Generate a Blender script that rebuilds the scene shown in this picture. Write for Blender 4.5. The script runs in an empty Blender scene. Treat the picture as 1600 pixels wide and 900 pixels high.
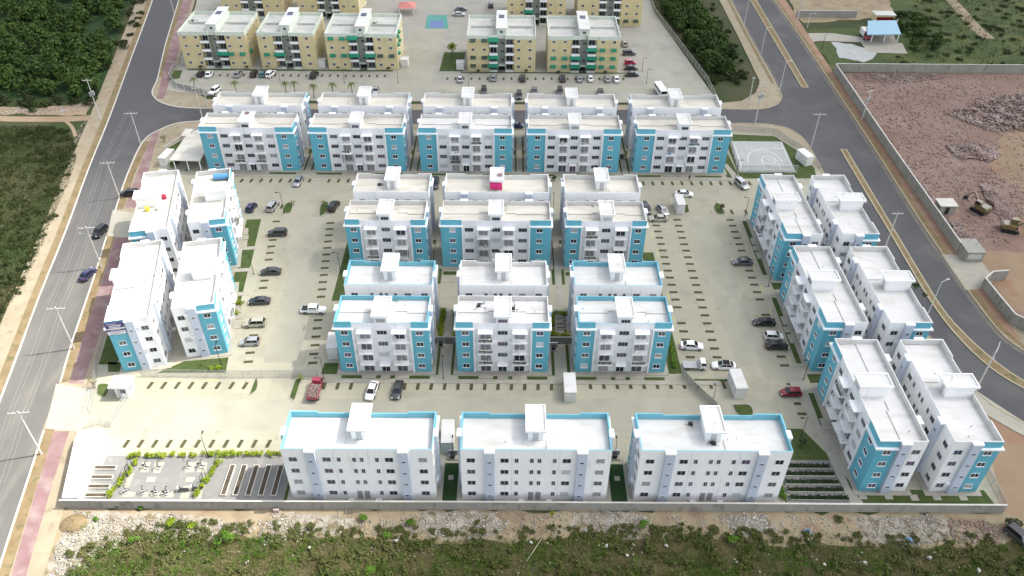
import bpy, math, random
import numpy as np
from mathutils import Matrix, Vector
R = math.radians
rnd = random.Random(7)
C = bpy.context.scene.collection
scene = bpy.context.scene

# ------------------------------------------------------------------ camera, world, sun, exposure
cam_d = bpy.data.cameras.new('camera')
cam = bpy.data.objects.new('camera', cam_d); C.objects.link(cam)
cam_d.sensor_width = 36.0
cam_d.lens = 1267.57 * 36.0 / 1600.0
cam_d.clip_start = 1.0; cam_d.clip_end = 6000.0
cam.matrix_world = (Matrix.Translation((0, 0, 112.08)) @ Matrix.Rotation(-0.0048806, 4, 'Z')
                    @ Matrix.Rotation(math.pi / 2 - 0.6861960, 4, 'X') @ Matrix.Rotation(0.0101533, 4, 'Z'))
scene.camera = cam

SUN_EL = R(52.6); SUN_DIR = Vector((0.973 * math.cos(SUN_EL), 0.23 * math.cos(SUN_EL), math.sin(SUN_EL)))
w = bpy.data.worlds.new('World'); scene.world = w; w.use_nodes = True
nt = w.node_tree
sky = nt.nodes.new('ShaderNodeTexSky'); sky.sky_type = 'NISHITA'; sky.sun_disc = False
sky.sun_elevation = SUN_EL; sky.sun_rotation = math.atan2(0.973, 0.23)
sky.air_density = 1.0; sky.dust_density = 3.0; sky.ozone_density = 1.0
bg = nt.nodes['Background']; bg.inputs['Strength'].default_value = 0.15
bw = nt.nodes.new('ShaderNodeRGBToBW'); nt.links.new(sky.outputs[0], bw.inputs[0])
mixc = nt.nodes.new('ShaderNodeMix'); mixc.data_type = 'RGBA'; mixc.inputs['Factor'].default_value = 0.72   # bright half-clouded sky: less blue than clear air
nt.links.new(sky.outputs[0], mixc.inputs['A']); nt.links.new(bw.outputs[0], mixc.inputs['B'])
nt.links.new(mixc.outputs['Result'], bg.inputs['Color'])
sl = bpy.data.lights.new('sun', 'SUN'); sl.energy = 2.7; sl.angle = R(0.53); sl.color = (1.0, 0.95, 0.87)
so = bpy.data.objects.new('sun', sl); C.objects.link(so)
so.rotation_euler = SUN_DIR.to_track_quat('Z', 'Y').to_euler()
CLOUD_DENSITY = 0.021
scene.view_settings.view_transform = 'Standard'; scene.view_settings.look = 'None'
scene.view_settings.exposure = 1.8; scene.view_settings.gamma = 1.0
scene.view_settings.use_curve_mapping = False
scene.render.engine = 'CYCLES'
scene.cycles.max_bounces = 6; scene.cycles.diffuse_bounces = 3; scene.cycles.glossy_bounces = 2
scene.cycles.transmission_bounces = 2; scene.cycles.transparent_max_bounces = 6; scene.cycles.volume_bounces = 0

# ------------------------------------------------------------------ materials
MATS = {}
def srgb(r, g_, b):
    f = lambda c: (c / 255.0 / 12.92) if c / 255.0 <= 0.04045 else ((c / 255.0 + 0.055) / 1.055) ** 2.4
    return (f(r), f(g_), f(b), 1.0)
def base_mat(name, rough=0.8, spec=0.3):
    m = bpy.data.materials.new(name); m.use_nodes = True
    b = m.node_tree.nodes['Principled BSDF']
    b.inputs['Roughness'].default_value = rough
    b.inputs['Specular IOR Level'].default_value = spec
    MATS[name] = m
    return m, m.node_tree, b
def mat(name, c1, c2=None, scale=0.5, rough=0.8, spec=0.3, detail=5.0, bump=0.0, bscale=None, contrast=(0.3, 0.7), stretch=(1, 1, 1), c3=None, scale3=None, thr3=(0.55, 0.7), metallic=0.0):
    m, t, b = base_mat(name, rough, spec)
    b.inputs['Metallic'].default_value = metallic
    if c2 is None:
        b.inputs['Base Color'].default_value = (*c1, 1); return m
    geo = t.nodes.new('ShaderNodeNewGeometry')
    mp = t.nodes.new('ShaderNodeMapping'); mp.inputs['Scale'].default_value = stretch
    t.links.new(geo.outputs['Position'], mp.inputs[0])
    n = t.nodes.new('ShaderNodeTexNoise'); n.inputs['Scale'].default_value = scale; n.inputs['Detail'].default_value = detail; n.inputs['Roughness'].default_value = 0.6
    t.links.new(mp.outputs[0], n.inputs['Vector'])
    r = t.nodes.new('ShaderNodeValToRGB')
    r.color_ramp.elements[0].position = contrast[0]; r.color_ramp.elements[0].color = (*c1, 1)
    r.color_ramp.elements[1].position = contrast[1]; r.color_ramp.elements[1].color = (*c2, 1)
    t.links.new(n.outputs['Fac'], r.inputs[0])
    out = r.outputs[0]
    if c3 is not None:
        n3 = t.nodes.new('ShaderNodeTexNoise'); n3.inputs['Scale'].default_value = scale3 or scale * 4; n3.inputs['Detail'].default_value = 6
        t.links.new(mp.outputs[0], n3.inputs['Vector'])
        r3 = t.nodes.new('ShaderNodeValToRGB'); r3.color_ramp.elements[0].position = thr3[0]; r3.color_ramp.elements[1].position = thr3[1]
        t.links.new(n3.outputs['Fac'], r3.inputs[0])
        mx = t.nodes.new('ShaderNodeMix'); mx.data_type = 'RGBA'
        t.links.new(r3.outputs[0], mx.inputs['Factor']); t.links.new(out, mx.inputs['A']); mx.inputs['B'].default_value = (*c3, 1)
        out = mx.outputs['Result']
    t.links.new(out, b.inputs['Base Color'])
    if bump > 0:
        nb = t.nodes.new('ShaderNodeTexNoise'); nb.inputs['Scale'].default_value = bscale or scale * 6; nb.inputs['Detail'].default_value = 4
        t.links.new(geo.outputs['Position'], nb.inputs['Vector'])
        bp = t.nodes.new('ShaderNodeBump'); bp.inputs['Strength'].default_value = bump; bp.inputs['Distance'].default_value = 0.1
        t.links.new(nb.outputs['Fac'], bp.inputs['Height']); t.links.new(bp.outputs[0], b.inputs['Normal'])
    return m
def leaf_mat(name, cols, rough=0.75):
    m, t, b = base_mat(name, rough, 0.15)
    geo = t.nodes.new('ShaderNodeNewGeometry')
    r = t.nodes.new('ShaderNodeValToRGB')
    el = r.color_ramp.elements
    while len(el) < len(cols): el.new(0.5)
    for i, c in enumerate(cols):
        el[i].position = i / (len(cols) - 1); el[i].color = (*c, 1)
    n = t.nodes.new('ShaderNodeTexNoise'); n.inputs['Scale'].default_value = 0.16; n.inputs['Detail'].default_value = 3
    t.links.new(geo.outputs['Position'], n.inputs['Vector'])
    mr = t.nodes.new('ShaderNodeMapRange'); mr.inputs['From Min'].default_value = 0.3; mr.inputs['From Max'].default_value = 0.7
    t.links.new(n.outputs['Fac'], mr.inputs['Value'])
    mx = t.nodes.new('ShaderNodeMix'); mx.data_type = 'FLOAT'; mx.inputs['Factor'].default_value = 0.55
    t.links.new(geo.outputs['Random Per Island'], mx.inputs['A']); t.links.new(mr.outputs[0], mx.inputs['B'])
    t.links.new(mx.outputs['Result'], r.inputs[0])
    t.links.new(r.outputs[0], b.inputs['Base Color'])
    return m

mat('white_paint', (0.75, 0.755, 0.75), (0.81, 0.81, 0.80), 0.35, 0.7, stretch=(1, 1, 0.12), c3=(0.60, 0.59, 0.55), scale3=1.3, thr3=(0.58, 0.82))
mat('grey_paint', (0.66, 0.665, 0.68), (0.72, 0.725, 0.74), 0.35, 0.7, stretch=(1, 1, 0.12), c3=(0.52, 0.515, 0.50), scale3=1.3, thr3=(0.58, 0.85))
mat('band_paint', (0.44, 0.49, 0.57), (0.49, 0.54, 0.62), 0.35, 0.7, stretch=(1, 1, 0.25))
mat('blue_paint', (0.10, 0.345, 0.435), (0.125, 0.39, 0.485), 0.3, 0.6, stretch=(1, 1, 0.12), c3=(0.15, 0.36, 0.42), scale3=1.2, thr3=(0.56, 0.85))
mat('parapet_blue', (0.13, 0.36, 0.44), (0.16, 0.40, 0.48), 0.3, 0.6)
mat('roof_white', (0.50, 0.497, 0.48), (0.58, 0.575, 0.56), 0.22, 0.75, c3=(0.43, 0.415, 0.37), scale3=0.3, thr3=(0.52, 0.80), stretch=(0.6, 1.6, 1))
mat('trim_white', (0.74, 0.74, 0.735), (0.80, 0.80, 0.79), 0.5, 0.7)
mat('rubble_ground', (0.17, 0.14, 0.10), (0.34, 0.32, 0.28), 0.45, 0.95, c3=(0.14, 0.115, 0.065), scale3=0.7, thr3=(0.48, 0.62), bump=1.0, bscale=2.5, detail=9)
mat('roof_cream', (0.46, 0.44, 0.38), (0.55, 0.53, 0.475), 0.2, 0.8, c3=(0.37, 0.34, 0.26), scale3=0.35, thr3=(0.52, 0.80), stretch=(0.5, 1.8, 1))
mat('roof_old', (0.374, 0.374, 0.338), (0.504, 0.504, 0.475), 0.25, 0.8, c3=(0.252, 0.259, 0.238), scale3=0.5, thr3=(0.56, 0.75), stretch=(0.7, 1.4, 1))
mat('cream_wall', (0.52, 0.435, 0.235), (0.58, 0.50, 0.29), 0.25, 0.8, stretch=(1, 1, 0.3), c3=(0.46, 0.40, 0.25), scale3=0.6)
mat('pale_green_wall', (0.50, 0.55, 0.47), (0.58, 0.62, 0.54), 0.3, 0.8, c3=(0.42, 0.47, 0.40), scale3=0.6)
mat('stair_grey', (0.30, 0.33, 0.29), (0.36, 0.39, 0.34), 0.3, 0.8)
mat('frame_white', (0.78, 0.78, 0.78), rough=0.5)
mat('frame_grey', (0.45, 0.45, 0.46), rough=0.5)
for nm, c, rg in (('glass_dark', (0.02, 0.024, 0.03), 0.12), ('glass_grey', (0.085, 0.09, 0.10), 0.2), ('glass_door', (0.22, 0.222, 0.22), 0.3), ('glass_blind', (0.30, 0.29, 0.28), 0.35), ('glass_pale', (0.48, 0.49, 0.50), 0.4), ('glass_purple', (0.10, 0.07, 0.12), 0.25), ('glass_rose', (0.25, 0.13, 0.14), 0.3), ('glass_blue', (0.035, 0.05, 0.10), 0.15)):
    mat(nm, c, rough=rg, spec=0.5)
cm = mat('concrete', (0.288, 0.274, 0.209), (0.344, 0.328, 0.252), 0.055, 0.85, c3=(0.237, 0.228, 0.181), scale3=0.16, thr3=(0.54, 0.80), bump=0.15, bscale=3)
def joints(m, wx, wy, dark=0.80):
    t = m.node_tree; b = t.nodes['Principled BSDF']; src = b.inputs['Base Color'].links[0].from_socket
    geo = t.nodes.new('ShaderNodeNewGeometry'); br = t.nodes.new('ShaderNodeTexBrick'); br.offset = 0.0; br.inputs['Scale'].default_value = 1.0
    br.inputs['Brick Width'].default_value = wx; br.inputs['Row Height'].default_value = wy; br.inputs['Mortar Size'].default_value = 0.05; br.inputs['Mortar Smooth'].default_value = 0.6
    br.inputs['Color1'].default_value = (1, 1, 1, 1); br.inputs['Color2'].default_value = (.95, .95, .94, 1); br.inputs['Mortar'].default_value = (dark, dark, dark, 1)
    t.links.new(geo.outputs['Position'], br.inputs['Vector']); mx = t.nodes.new('ShaderNodeMix'); mx.data_type = 'RGBA'; mx.blend_type = 'MULTIPLY'; mx.inputs['Factor'].default_value = 1.0
    t.links.new(src, mx.inputs['A']); t.links.new(br.outputs['Color'], mx.inputs['B']); n = t.nodes.new('ShaderNodeTexNoise'); n.inputs['Scale'].default_value = 0.55; n.inputs['Detail'].default_value = 3; t.links.new(geo.outputs['Position'], n.inputs['Vector'])   # oil and tyre stains
    rp = t.nodes.new('ShaderNodeValToRGB'); rp.color_ramp.elements[0].position = .62; rp.color_ramp.elements[1].position = .74; rp.color_ramp.elements[0].color = (1, 1, 1, 1); rp.color_ramp.elements[1].color = (.80, .79, .78, 1); t.links.new(n.outputs['Fac'], rp.inputs[0])
    m2 = t.nodes.new('ShaderNodeMix'); m2.data_type = 'RGBA'; m2.blend_type = 'MULTIPLY'; m2.inputs['Factor'].default_value = 1.0; t.links.new(mx.outputs['Result'], m2.inputs['A']); t.links.new(rp.outputs[0], m2.inputs['B']); t.links.new(m2.outputs['Result'], b.inputs['Base Color'])
joints(cm, 5.0, 5.0)
mat('lane_concrete', (0.272, 0.262, 0.207), (0.325, 0.313, 0.248), 0.08, 0.85, c3=(0.242, 0.236, 0.192), scale3=0.2, thr3=(0.50, 0.8))
mat('road_dust', (0.115, 0.105, 0.09), (0.15, 0.135, 0.11), 0.5, 0.9, c3=(0.085, 0.082, 0.08), scale3=0.5, thr3=(0.45, 0.65))
def dust_sun_fade(m, y0, y1, clean):  # fades dust and painted-in sunlight to the plain colour along Y
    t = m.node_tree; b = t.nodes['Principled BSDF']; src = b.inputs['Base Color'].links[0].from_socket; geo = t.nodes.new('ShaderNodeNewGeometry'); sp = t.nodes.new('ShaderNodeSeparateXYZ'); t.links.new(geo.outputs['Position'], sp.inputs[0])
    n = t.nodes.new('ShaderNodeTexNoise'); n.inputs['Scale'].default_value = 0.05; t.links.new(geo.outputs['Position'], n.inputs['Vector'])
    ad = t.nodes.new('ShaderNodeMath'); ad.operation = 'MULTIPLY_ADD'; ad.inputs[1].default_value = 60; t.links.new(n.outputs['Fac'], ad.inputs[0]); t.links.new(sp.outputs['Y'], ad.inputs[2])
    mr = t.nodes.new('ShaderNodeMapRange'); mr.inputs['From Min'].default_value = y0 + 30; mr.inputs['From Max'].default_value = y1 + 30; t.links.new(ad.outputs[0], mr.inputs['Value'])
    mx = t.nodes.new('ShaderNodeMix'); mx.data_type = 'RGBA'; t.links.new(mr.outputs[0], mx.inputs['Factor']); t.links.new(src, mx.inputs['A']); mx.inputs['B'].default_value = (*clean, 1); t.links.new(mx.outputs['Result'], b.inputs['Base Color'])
mat('walk_concrete', (0.269, 0.258, 0.213), (0.321, 0.306, 0.254), 0.3, 0.85, c3=(0.269, 0.247, 0.202), scale3=0.7)
mat('pavement_tan', (0.225, 0.188, 0.128), (0.285, 0.245, 0.175), 0.15, 0.85, c3=(0.20, 0.165, 0.11), scale3=0.5, bump=0.1, bscale=2)
mat('far_concrete', (0.255, 0.248, 0.212), (0.31, 0.30, 0.255), 0.07, 0.85, c3=(0.225, 0.22, 0.195), scale3=0.2, thr3=(0.52, 0.78))
mat('pink_paving', (0.165, 0.095, 0.096), (0.215, 0.138, 0.136), 0.2, 0.85, c3=(0.25, 0.195, 0.18), scale3=0.35, thr3=(0.47, 0.72))
mat('red_paving', (0.217, 0.128, 0.083), (0.268, 0.166, 0.109), 0.15, 0.85, c3=(0.268, 0.210, 0.140), scale3=0.3, thr3=(0.56, 0.7))
mat('asphalt', (0.057, 0.057, 0.060), (0.084, 0.083, 0.084), 0.05, 0.9, c3=(0.105, 0.101, 0.094), scale3=0.09, thr3=(0.52, 0.75), bump=0.2, bscale=6)
mat('asphalt_dusty_sunlit', (0.095, 0.093, 0.088), (0.131, 0.126, 0.115), 0.06, 0.9, c3=(0.158, 0.149, 0.126), scale3=0.14, thr3=(0.5, 0.75), bump=0.2, bscale=6, stretch=(2.2, 0.5, 1))  # dust tint, with the sunlit brightness of the near road put into the colour

mat('garden_paving', (0.153, 0.153, 0.146), (0.191, 0.187, 0.176), 0.2, 0.9, c3=(0.214, 0.207, 0.191), scale3=0.5)
mat('kerb_cream', (0.309, 0.268, 0.167), (0.357, 0.321, 0.226), 0.4, 0.8)
mat('kerb_white', (0.422, 0.408, 0.360), (0.490, 0.476, 0.435), 0.4, 0.8)
mat('yellow_paint', (0.62, 0.60, 0.04), (0.55, 0.52, 0.12), 0.8, 0.7)
mat('line_paint', (0.75, 0.75, 0.72), (0.62, 0.62, 0.6), 1.5, 0.7)
mat('soil', (0.045, 0.036, 0.026), (0.085, 0.065, 0.045), 0.6, 0.95, c3=(0.03, 0.035, 0.02), scale3=0.9, bump=0.4, bscale=4)
mat('strip_soil', (0.139, 0.101, 0.053), (0.208, 0.158, 0.088), 0.35, 0.95, c3=(0.095, 0.095, 0.038), scale3=0.6)
mat('lawn', (0.032, 0.054, 0.013), (0.061, 0.086, 0.022), 0.6, 0.95, c3=(0.086, 0.079, 0.032), scale3=1.4, thr3=(0.55, 0.8), bump=0.5, bscale=9)
mat('turf', (0.012, 0.035, 0.010), (0.022, 0.052, 0.014), 0.7, 0.95, bump=0.4, bscale=9)
mat('strip_grass', (0.045, 0.044, 0.019), (0.075, 0.071, 0.034), 0.9, 0.95, bump=0.5, bscale=8)
mat('ground_mix', (0.034, 0.042, 0.015), (0.066, 0.062, 0.028), 0.05, 0.95, c3=(0.026, 0.042, 0.010), scale3=0.07, thr3=(0.42, 0.62), bump=0.6, bscale=1.5)
mat('scrub_ground', (0.054, 0.049, 0.022), (0.090, 0.076, 0.036), 0.15, 0.95, c3=(0.036, 0.047, 0.013), scale3=0.3, bump=0.5, bscale=2)
mat('sand', (0.208, 0.167, 0.104), (0.272, 0.225, 0.150), 0.25, 0.95, c3=(0.173, 0.122, 0.081), scale3=0.2, thr3=(0.5, 0.7), bump=0.3, bscale=3)
mat('red_sand', (0.196, 0.134, 0.086), (0.245, 0.178, 0.116), 0.1, 0.95, c3=(0.220, 0.116, 0.073), scale3=0.12, bump=0.3, bscale=2)
mat('lot_dirt', (0.150, 0.092, 0.070), (0.215, 0.152, 0.124), 0.09, 0.95, c3=(0.28, 0.212, 0.18), scale3=1.1, thr3=(0.57, 0.72), bump=0.8, bscale=0.9, detail=9)
mat('grass_field', (0.026, 0.045, 0.010), (0.055, 0.078, 0.020), 0.05, 0.95, c3=(0.080, 0.088, 0.026), scale3=0.11, thr3=(0.48, 0.68), bump=0.6, bscale=1.2)
mat('path_dirt', (0.226, 0.161, 0.101), (0.274, 0.208, 0.143), 0.2, 0.95, c3=(0.196, 0.131, 0.077), scale3=0.3)
mat('rock_pale', (0.36, 0.34, 0.30), (0.58, 0.56, 0.52), 1.2, 0.9)
mat('rock_pink', (0.27, 0.21, 0.19), (0.42, 0.35, 0.33), 1.0, 0.9)
mat('wall_grey', (0.222, 0.216, 0.189), (0.297, 0.284, 0.249), 0.4, 0.85, stretch=(1, 1, 0.4), c3=(0.169, 0.162, 0.142), scale3=0.8)
mat('wall_dark', (0.16, 0.16, 0.15), (0.21, 0.21, 0.195), 0.4, 0.85)
mat('coping', (0.416, 0.400, 0.360), (0.480, 0.464, 0.424), 0.5, 0.8)
mat('box_white', (0.581, 0.572, 0.528), (0.651, 0.642, 0.607), 0.5, 0.7)
mat('pole_concrete', (0.42, 0.40, 0.36), (0.52, 0.5, 0.46), 1.0, 0.8)
mat('pole_dark', (0.02, 0.022, 0.022), rough=0.5)
mat('metal_grey', (0.35, 0.36, 0.37), rough=0.45, metallic=0.4)
mat('steel_white', (0.6, 0.6, 0.6), rough=0.5)
mat('awning_green', (0.008, 0.15, 0.085), (0.012, 0.19, 0.11), 2.0, 0.7)
mat('awning_dark', (0.035, 0.06, 0.045), rough=0.7)
mat('roof_blue', (0.17, 0.31, 0.40), (0.22, 0.37, 0.46), 0.5, 0.5, stretch=(8, 0.4, 1))
mat('roof_red', (0.42, 0.15, 0.13), (0.5, 0.2, 0.17), 0.5, 0.7)
mat('court_grey', (0.29, 0.305, 0.295), (0.35, 0.36, 0.35), 0.3, 0.8, c3=(0.26, 0.27, 0.26), scale3=0.6)
mat('court_green', (0.06, 0.22, 0.19), (0.08, 0.26, 0.22), 0.4, 0.7)
mat('court_blue', (0.10, 0.14, 0.29), (0.13, 0.17, 0.33), 0.4, 0.7)
mat('solar', (0.02, 0.025, 0.06), rough=0.15)
mat('tank_blue', (0.09, 0.26, 0.46), rough=0.5)
mat('tank_yellow', (0.55, 0.48, 0.05), rough=0.5)
mat('tank_black', (0.02, 0.02, 0.02), rough=0.4)
mat('tank_red', (0.36, 0.03, 0.07), rough=0.6)
mat('pink_cloth', (0.55, 0.03, 0.16), rough=0.8)
mat('banner_purple', (0.075, 0.055, 0.16), rough=0.5)
mat('banner_white', (0.62, 0.62, 0.64), rough=0.5)
mat('tyre', (0.015, 0.015, 0.016), rough=0.8)
mat('rim', (0.35, 0.35, 0.36), rough=0.35, metallic=0.7)
mat('car_glass', (0.008, 0.01, 0.012), rough=0.06, spec=0.6)
mat('lamp_glass', (0.7, 0.7, 0.68), rough=0.15, spec=0.5)
mat('tail_red', (0.3, 0.01, 0.01), rough=0.3)
for nm, c, mt in (('car_white', (0.72, 0.72, 0.71), 0), ('car_black', (0.012, 0.012, 0.014), 0), ('car_silver', (0.42, 0.43, 0.44), 0.5), ('car_dark', (0.055, 0.057, 0.062), 0.3), ('car_grey', (0.13, 0.135, 0.145), 0.4), ('car_beige', (0.42, 0.40, 0.33), 0.3), ('car_red', (0.18, 0.008, 0.02), 0.1), ('car_navy', (0.03, 0.03, 0.085), 0.2), ('car_teal', (0.03, 0.17, 0.19), 0.1), ('car_crimson', (0.35, 0.01, 0.05), 0.1), ('truck_red', (0.24, 0.025, 0.045), 0), ('machine_yellow', (0.12, 0.092, 0.035), 0)):
    m_ = mat(nm, c, rough=0.25, spec=0.5, metallic=mt)
    m_.node_tree.nodes['Principled BSDF'].inputs['Coat Weight'].default_value = 0.5
mat('bark', (0.10, 0.075, 0.05), (0.16, 0.12, 0.08), 2.0, 0.9)
mat('dead_wood', (0.30, 0.26, 0.20), (0.4, 0.35, 0.28), 2.0, 0.9)
mat('skin', (0.2, 0.11, 0.07), rough=0.6)
mat('cloth_dark', (0.015, 0.015, 0.02), rough=0.9)
mat('cloth_tan', (0.32, 0.26, 0.18), rough=0.9)
leaf_mat('leaf_forest', [(0.010, 0.024, 0.006), (0.022, 0.046, 0.009), (0.040, 0.072, 0.013), (0.066, 0.102, 0.022)])
leaf_mat('leaf_scrub', [(0.030, 0.045, 0.010), (0.054, 0.070, 0.017), (0.082, 0.087, 0.029), (0.122, 0.108, 0.050)])
leaf_mat('leaf_field', [(0.012, 0.020, 0.006), (0.020, 0.031, 0.008), (0.031, 0.041, 0.012), (0.050, 0.055, 0.020)])
leaf_mat('leaf_bright', [(0.034, 0.08, 0.009), (0.068, 0.142, 0.014), (0.112, 0.205, 0.024)])
leaf_mat('leaf_hedge', [(0.085, 0.13, 0.008), (0.16, 0.22, 0.012), (0.25, 0.31, 0.03)])
leaf_mat('leaf_bed', [(0.012, 0.025, 0.012), (0.03, 0.05, 0.022), (0.05, 0.075, 0.03)])
leaf_mat('leaf_palm', [(0.05, 0.07, 0.02), (0.09, 0.11, 0.03), (0.14, 0.15, 0.05)])
leaf_mat('leaf_dry', [(0.09, 0.082, 0.03), (0.16, 0.145, 0.058), (0.25, 0.225, 0.105)])
leaf_mat('stone_mix', [(0.18, 0.16, 0.13), (0.26, 0.24, 0.20), (0.35, 0.33, 0.29), (0.50, 0.485, 0.45)])
leaf_mat('stone_pink', [(0.17, 0.115, 0.092), (0.23, 0.165, 0.14), (0.30, 0.235, 0.21), (0.42, 0.365, 0.335)])

dust_sun_fade(MATS['asphalt_dusty_sunlit'], 120, 205, (0.072, 0.072, 0.075))  # dust and painted sun lightening end toward the far road

# ------------------------------------------------------------------ mesh helpers
class MB:
    """collects boxes, prisms, tubes and quads; build() links them as ONE mesh object"""
    def __init__(s): s.v = []; s.f = []; s.m = []
    def quad(s, pts, m=0):
        b = len(s.v); s.v += [tuple(p) for p in pts]; s.f.append(tuple(range(b, b + len(pts)))); s.m.append(m)
    def box(s, x0, y0, z0, x1, y1, z1, m=0, fm=None, skip=''):
        b = len(s.v)
        s.v += [(x0, y0, z0), (x1, y0, z0), (x1, y1, z0), (x0, y1, z0), (x0, y0, z1), (x1, y0, z1), (x1, y1, z1), (x0, y1, z1)]
        for k, q in (('b', (0, 3, 2, 1)), ('t', (4, 5, 6, 7)), ('s', (0, 1, 5, 4)), ('e', (1, 2, 6, 5)), ('n', (2, 3, 7, 6)), ('w', (3, 0, 4, 7))):
            if k in skip: continue
            s.f.append(tuple(b + i for i in q)); s.m.append((fm or {}).get(k, m))
        return s
    def prism(s, poly, z0, z1, m=0, mtop=None):
        if sum(poly[i][0] * poly[(i + 1) % len(poly)][1] - poly[(i + 1) % len(poly)][0] * poly[i][1] for i in range(len(poly))) < 0: poly = poly[::-1]
        b = len(s.v); n = len(poly)
        s.v += [(p[0], p[1], z0) for p in poly] + [(p[0], p[1], z1) for p in poly]
        s.f.append(tuple(b + n + i for i in range(n))); s.m.append(m if mtop is None else mtop)
        for i in range(n):
            j = (i + 1) % n
            s.f.append((b + i, b + j, b + n + j, b + n + i)); s.m.append(m)
        return s
    def tube(s, p0, p1, r0, r1=None, n=6, m=0, cap=True):
        r1 = r0 if r1 is None else r1
        p0 = Vector(p0); p1 = Vector(p1); d = (p1 - p0).normalized()
        a = d.orthogonal().normalized(); c = d.cross(a); b = len(s.v)
        for p, r in ((p0, r0), (p1, r1)):
            for k in range(n):
                t = 2 * math.pi * k / n
                s.v.append(tuple(p + a * (r * math.cos(t)) + c * (r * math.sin(t))))
        for k in range(n):
            j = (k + 1) % n
            s.f.append((b + k, b + j, b + n + j, b + n + k)); s.m.append(m)
        if cap:
            s.f.append(tuple(b + k for k in reversed(range(n)))); s.m.append(m)
            s.f.append(tuple(b + n + k for k in range(n))); s.m.append(m)
        return s
    def mesh(s, name, mats, smooth=False):
        me = bpy.data.meshes.new(name); me.from_pydata(s.v, [], s.f)
        for m in ([mats] if isinstance(mats, str) else mats): me.materials.append(MATS[m])
        me.polygons.foreach_set('material_index', s.m)
        if smooth: me.polygons.foreach_set('use_smooth', [True] * len(s.f))
        me.update(); return me
    def build(s, name, mats, parent=None, loc=(0, 0, 0), rz=0, smooth=False):
        return put(name, s.mesh(name, mats, smooth), parent, loc, rz)
def put(name, me, parent=None, loc=(0, 0, 0), rz=0, scale=None):
    o = bpy.data.objects.new(name, me); C.objects.link(o)
    o.location = loc; o.rotation_euler = (0, 0, rz)
    if scale: o.scale = scale
    if parent: o.parent = parent
    return o
def setmat(o, m):
    o.material_slots[0].link = 'OBJECT'; o.material_slots[0].material = MATS[m]; return o
def tag(o, label, cat, group=None):
    o['label'] = label; o['category'] = cat
    if group: o['group'] = group
    return o
def thing(name, label, cat, loc=(0, 0, 0), rz=0, group=None):
    return tag(put(name, None, None, loc, rz), label, cat, group)
def struct(o, kind='structure'):
    o['kind'] = kind; return o
def sheet(name, poly, z, m, kind='structure'):
    b = MB()
    if sum(poly[i][0] * poly[(i + 1) % len(poly)][1] - poly[(i + 1) % len(poly)][0] * poly[i][1] for i in range(len(poly))) < 0: poly = poly[::-1]
    b.quad([(p[0], p[1], z) for p in poly]); o = b.build(name, m)
    if kind: o['kind'] = kind
    return o
def slab(name, poly, z0, z1, m, kind='structure', parent=None):
    o = MB().prism(poly, z0, z1).build(name, m, parent)
    if kind: o['kind'] = kind
    return o
def rough_edge(poly, step=2.0, amp=0.6, seed=1, closed=True):
    r = random.Random(seed); out = []
    n = len(poly)
    for i in range(n if closed else n - 1):
        a = Vector(poly[i]); b = Vector(poly[(i + 1) % n]); k = max(1, int((b - a).length / step))
        for j in range(k):
            p = a.lerp(b, j / k); out.append((p.x + r.uniform(-amp, amp), p.y + r.uniform(-amp, amp)))
    return out
def offset_line(pts, d):
    out = []
    for i, p in enumerate(pts):
        a = Vector(pts[max(0, i - 1)]); b = Vector(pts[min(len(pts) - 1, i + 1)])
        t = (b - a).normalized(); out.append((p[0] - t.y * d, p[1] + t.x * d))
    return out
def smooth_line(pts, k=5):
    P = [Vector((*p, 0)) for p in pts]; out = []
    for i in range(len(P) - 1):
        p0 = P[max(0, i - 1)]; p1 = P[i]; p2 = P[i + 1]; p3 = P[min(len(P) - 1, i + 2)]
        for j in range(k):
            t = j / k
            q = 0.5 * ((2 * p1) + (p2 - p0) * t + (2 * p0 - 5 * p1 + 4 * p2 - p3) * t * t + (3 * p1 - p0 - 3 * p2 + p3) * t ** 3)
            out.append((q.x, q.y))
    out.append((P[-1].x, P[-1].y)); return out
def ribbon(name, pts, d0, d1, z0, z1, m, kind='structure'):
    a = offset_line(pts, d0); b = offset_line(pts, d1); mb = MB()
    for i in range(len(pts) - 1):
        q = [a[i], a[i + 1], b[i + 1], b[i]]
        if z1 - z0 < 0.02: mb.quad([(p[0], p[1], z1) for p in (q if d1 > d0 else q[::-1])])
        else: mb.prism(q, z0, z1)
    o = mb.build(name, m)
    if kind: o['kind'] = kind
    return o
def inside(px, py, poly):
    x = np.asarray(px); y = np.asarray(py); r = np.zeros(x.shape, bool); n = len(poly)
    for i in range(n):
        x0, y0 = poly[i]; x1, y1 = poly[(i + 1) % n]
        if y0 == y1: continue
        c = ((y0 > y) != (y1 > y)) & (x < (x1 - x0) * (y - y0) / (y1 - y0) + x0)
        r ^= c
    return r
def scatter(poly, n, rs):
    xs = [p[0] for p in poly]; ys = [p[1] for p in poly]; ox = []; oy = []; c = 0
    while c < n:
        x = rs.uniform(min(xs), max(xs), n * 2); y = rs.uniform(min(ys), max(ys), n * 2)
        k = inside(x, y, poly); ox.append(x[k]); oy.append(y[k]); c += int(k.sum())
    return np.concatenate(ox)[:n], np.concatenate(oy)[:n]
def quads_mesh(name, V, m):
    """V: (n,4,3) array of separate quads"""
    n = len(V); me = bpy.data.meshes.new(name)
    me.vertices.add(n * 4); me.vertices.foreach_set('co', V.reshape(-1).astype(np.float32))
    me.loops.add(n * 4); me.loops.foreach_set('vertex_index', np.arange(n * 4, dtype=np.int32))
    me.polygons.add(n); me.polygons.foreach_set('loop_start', np.arange(0, n * 4, 4, dtype=np.int32))
    me.materials.append(MATS[m]); me.update(); me.validate(); return me
def unit(a): return a / np.maximum(np.linalg.norm(a, axis=-1, keepdims=True), 1e-9)
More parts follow.
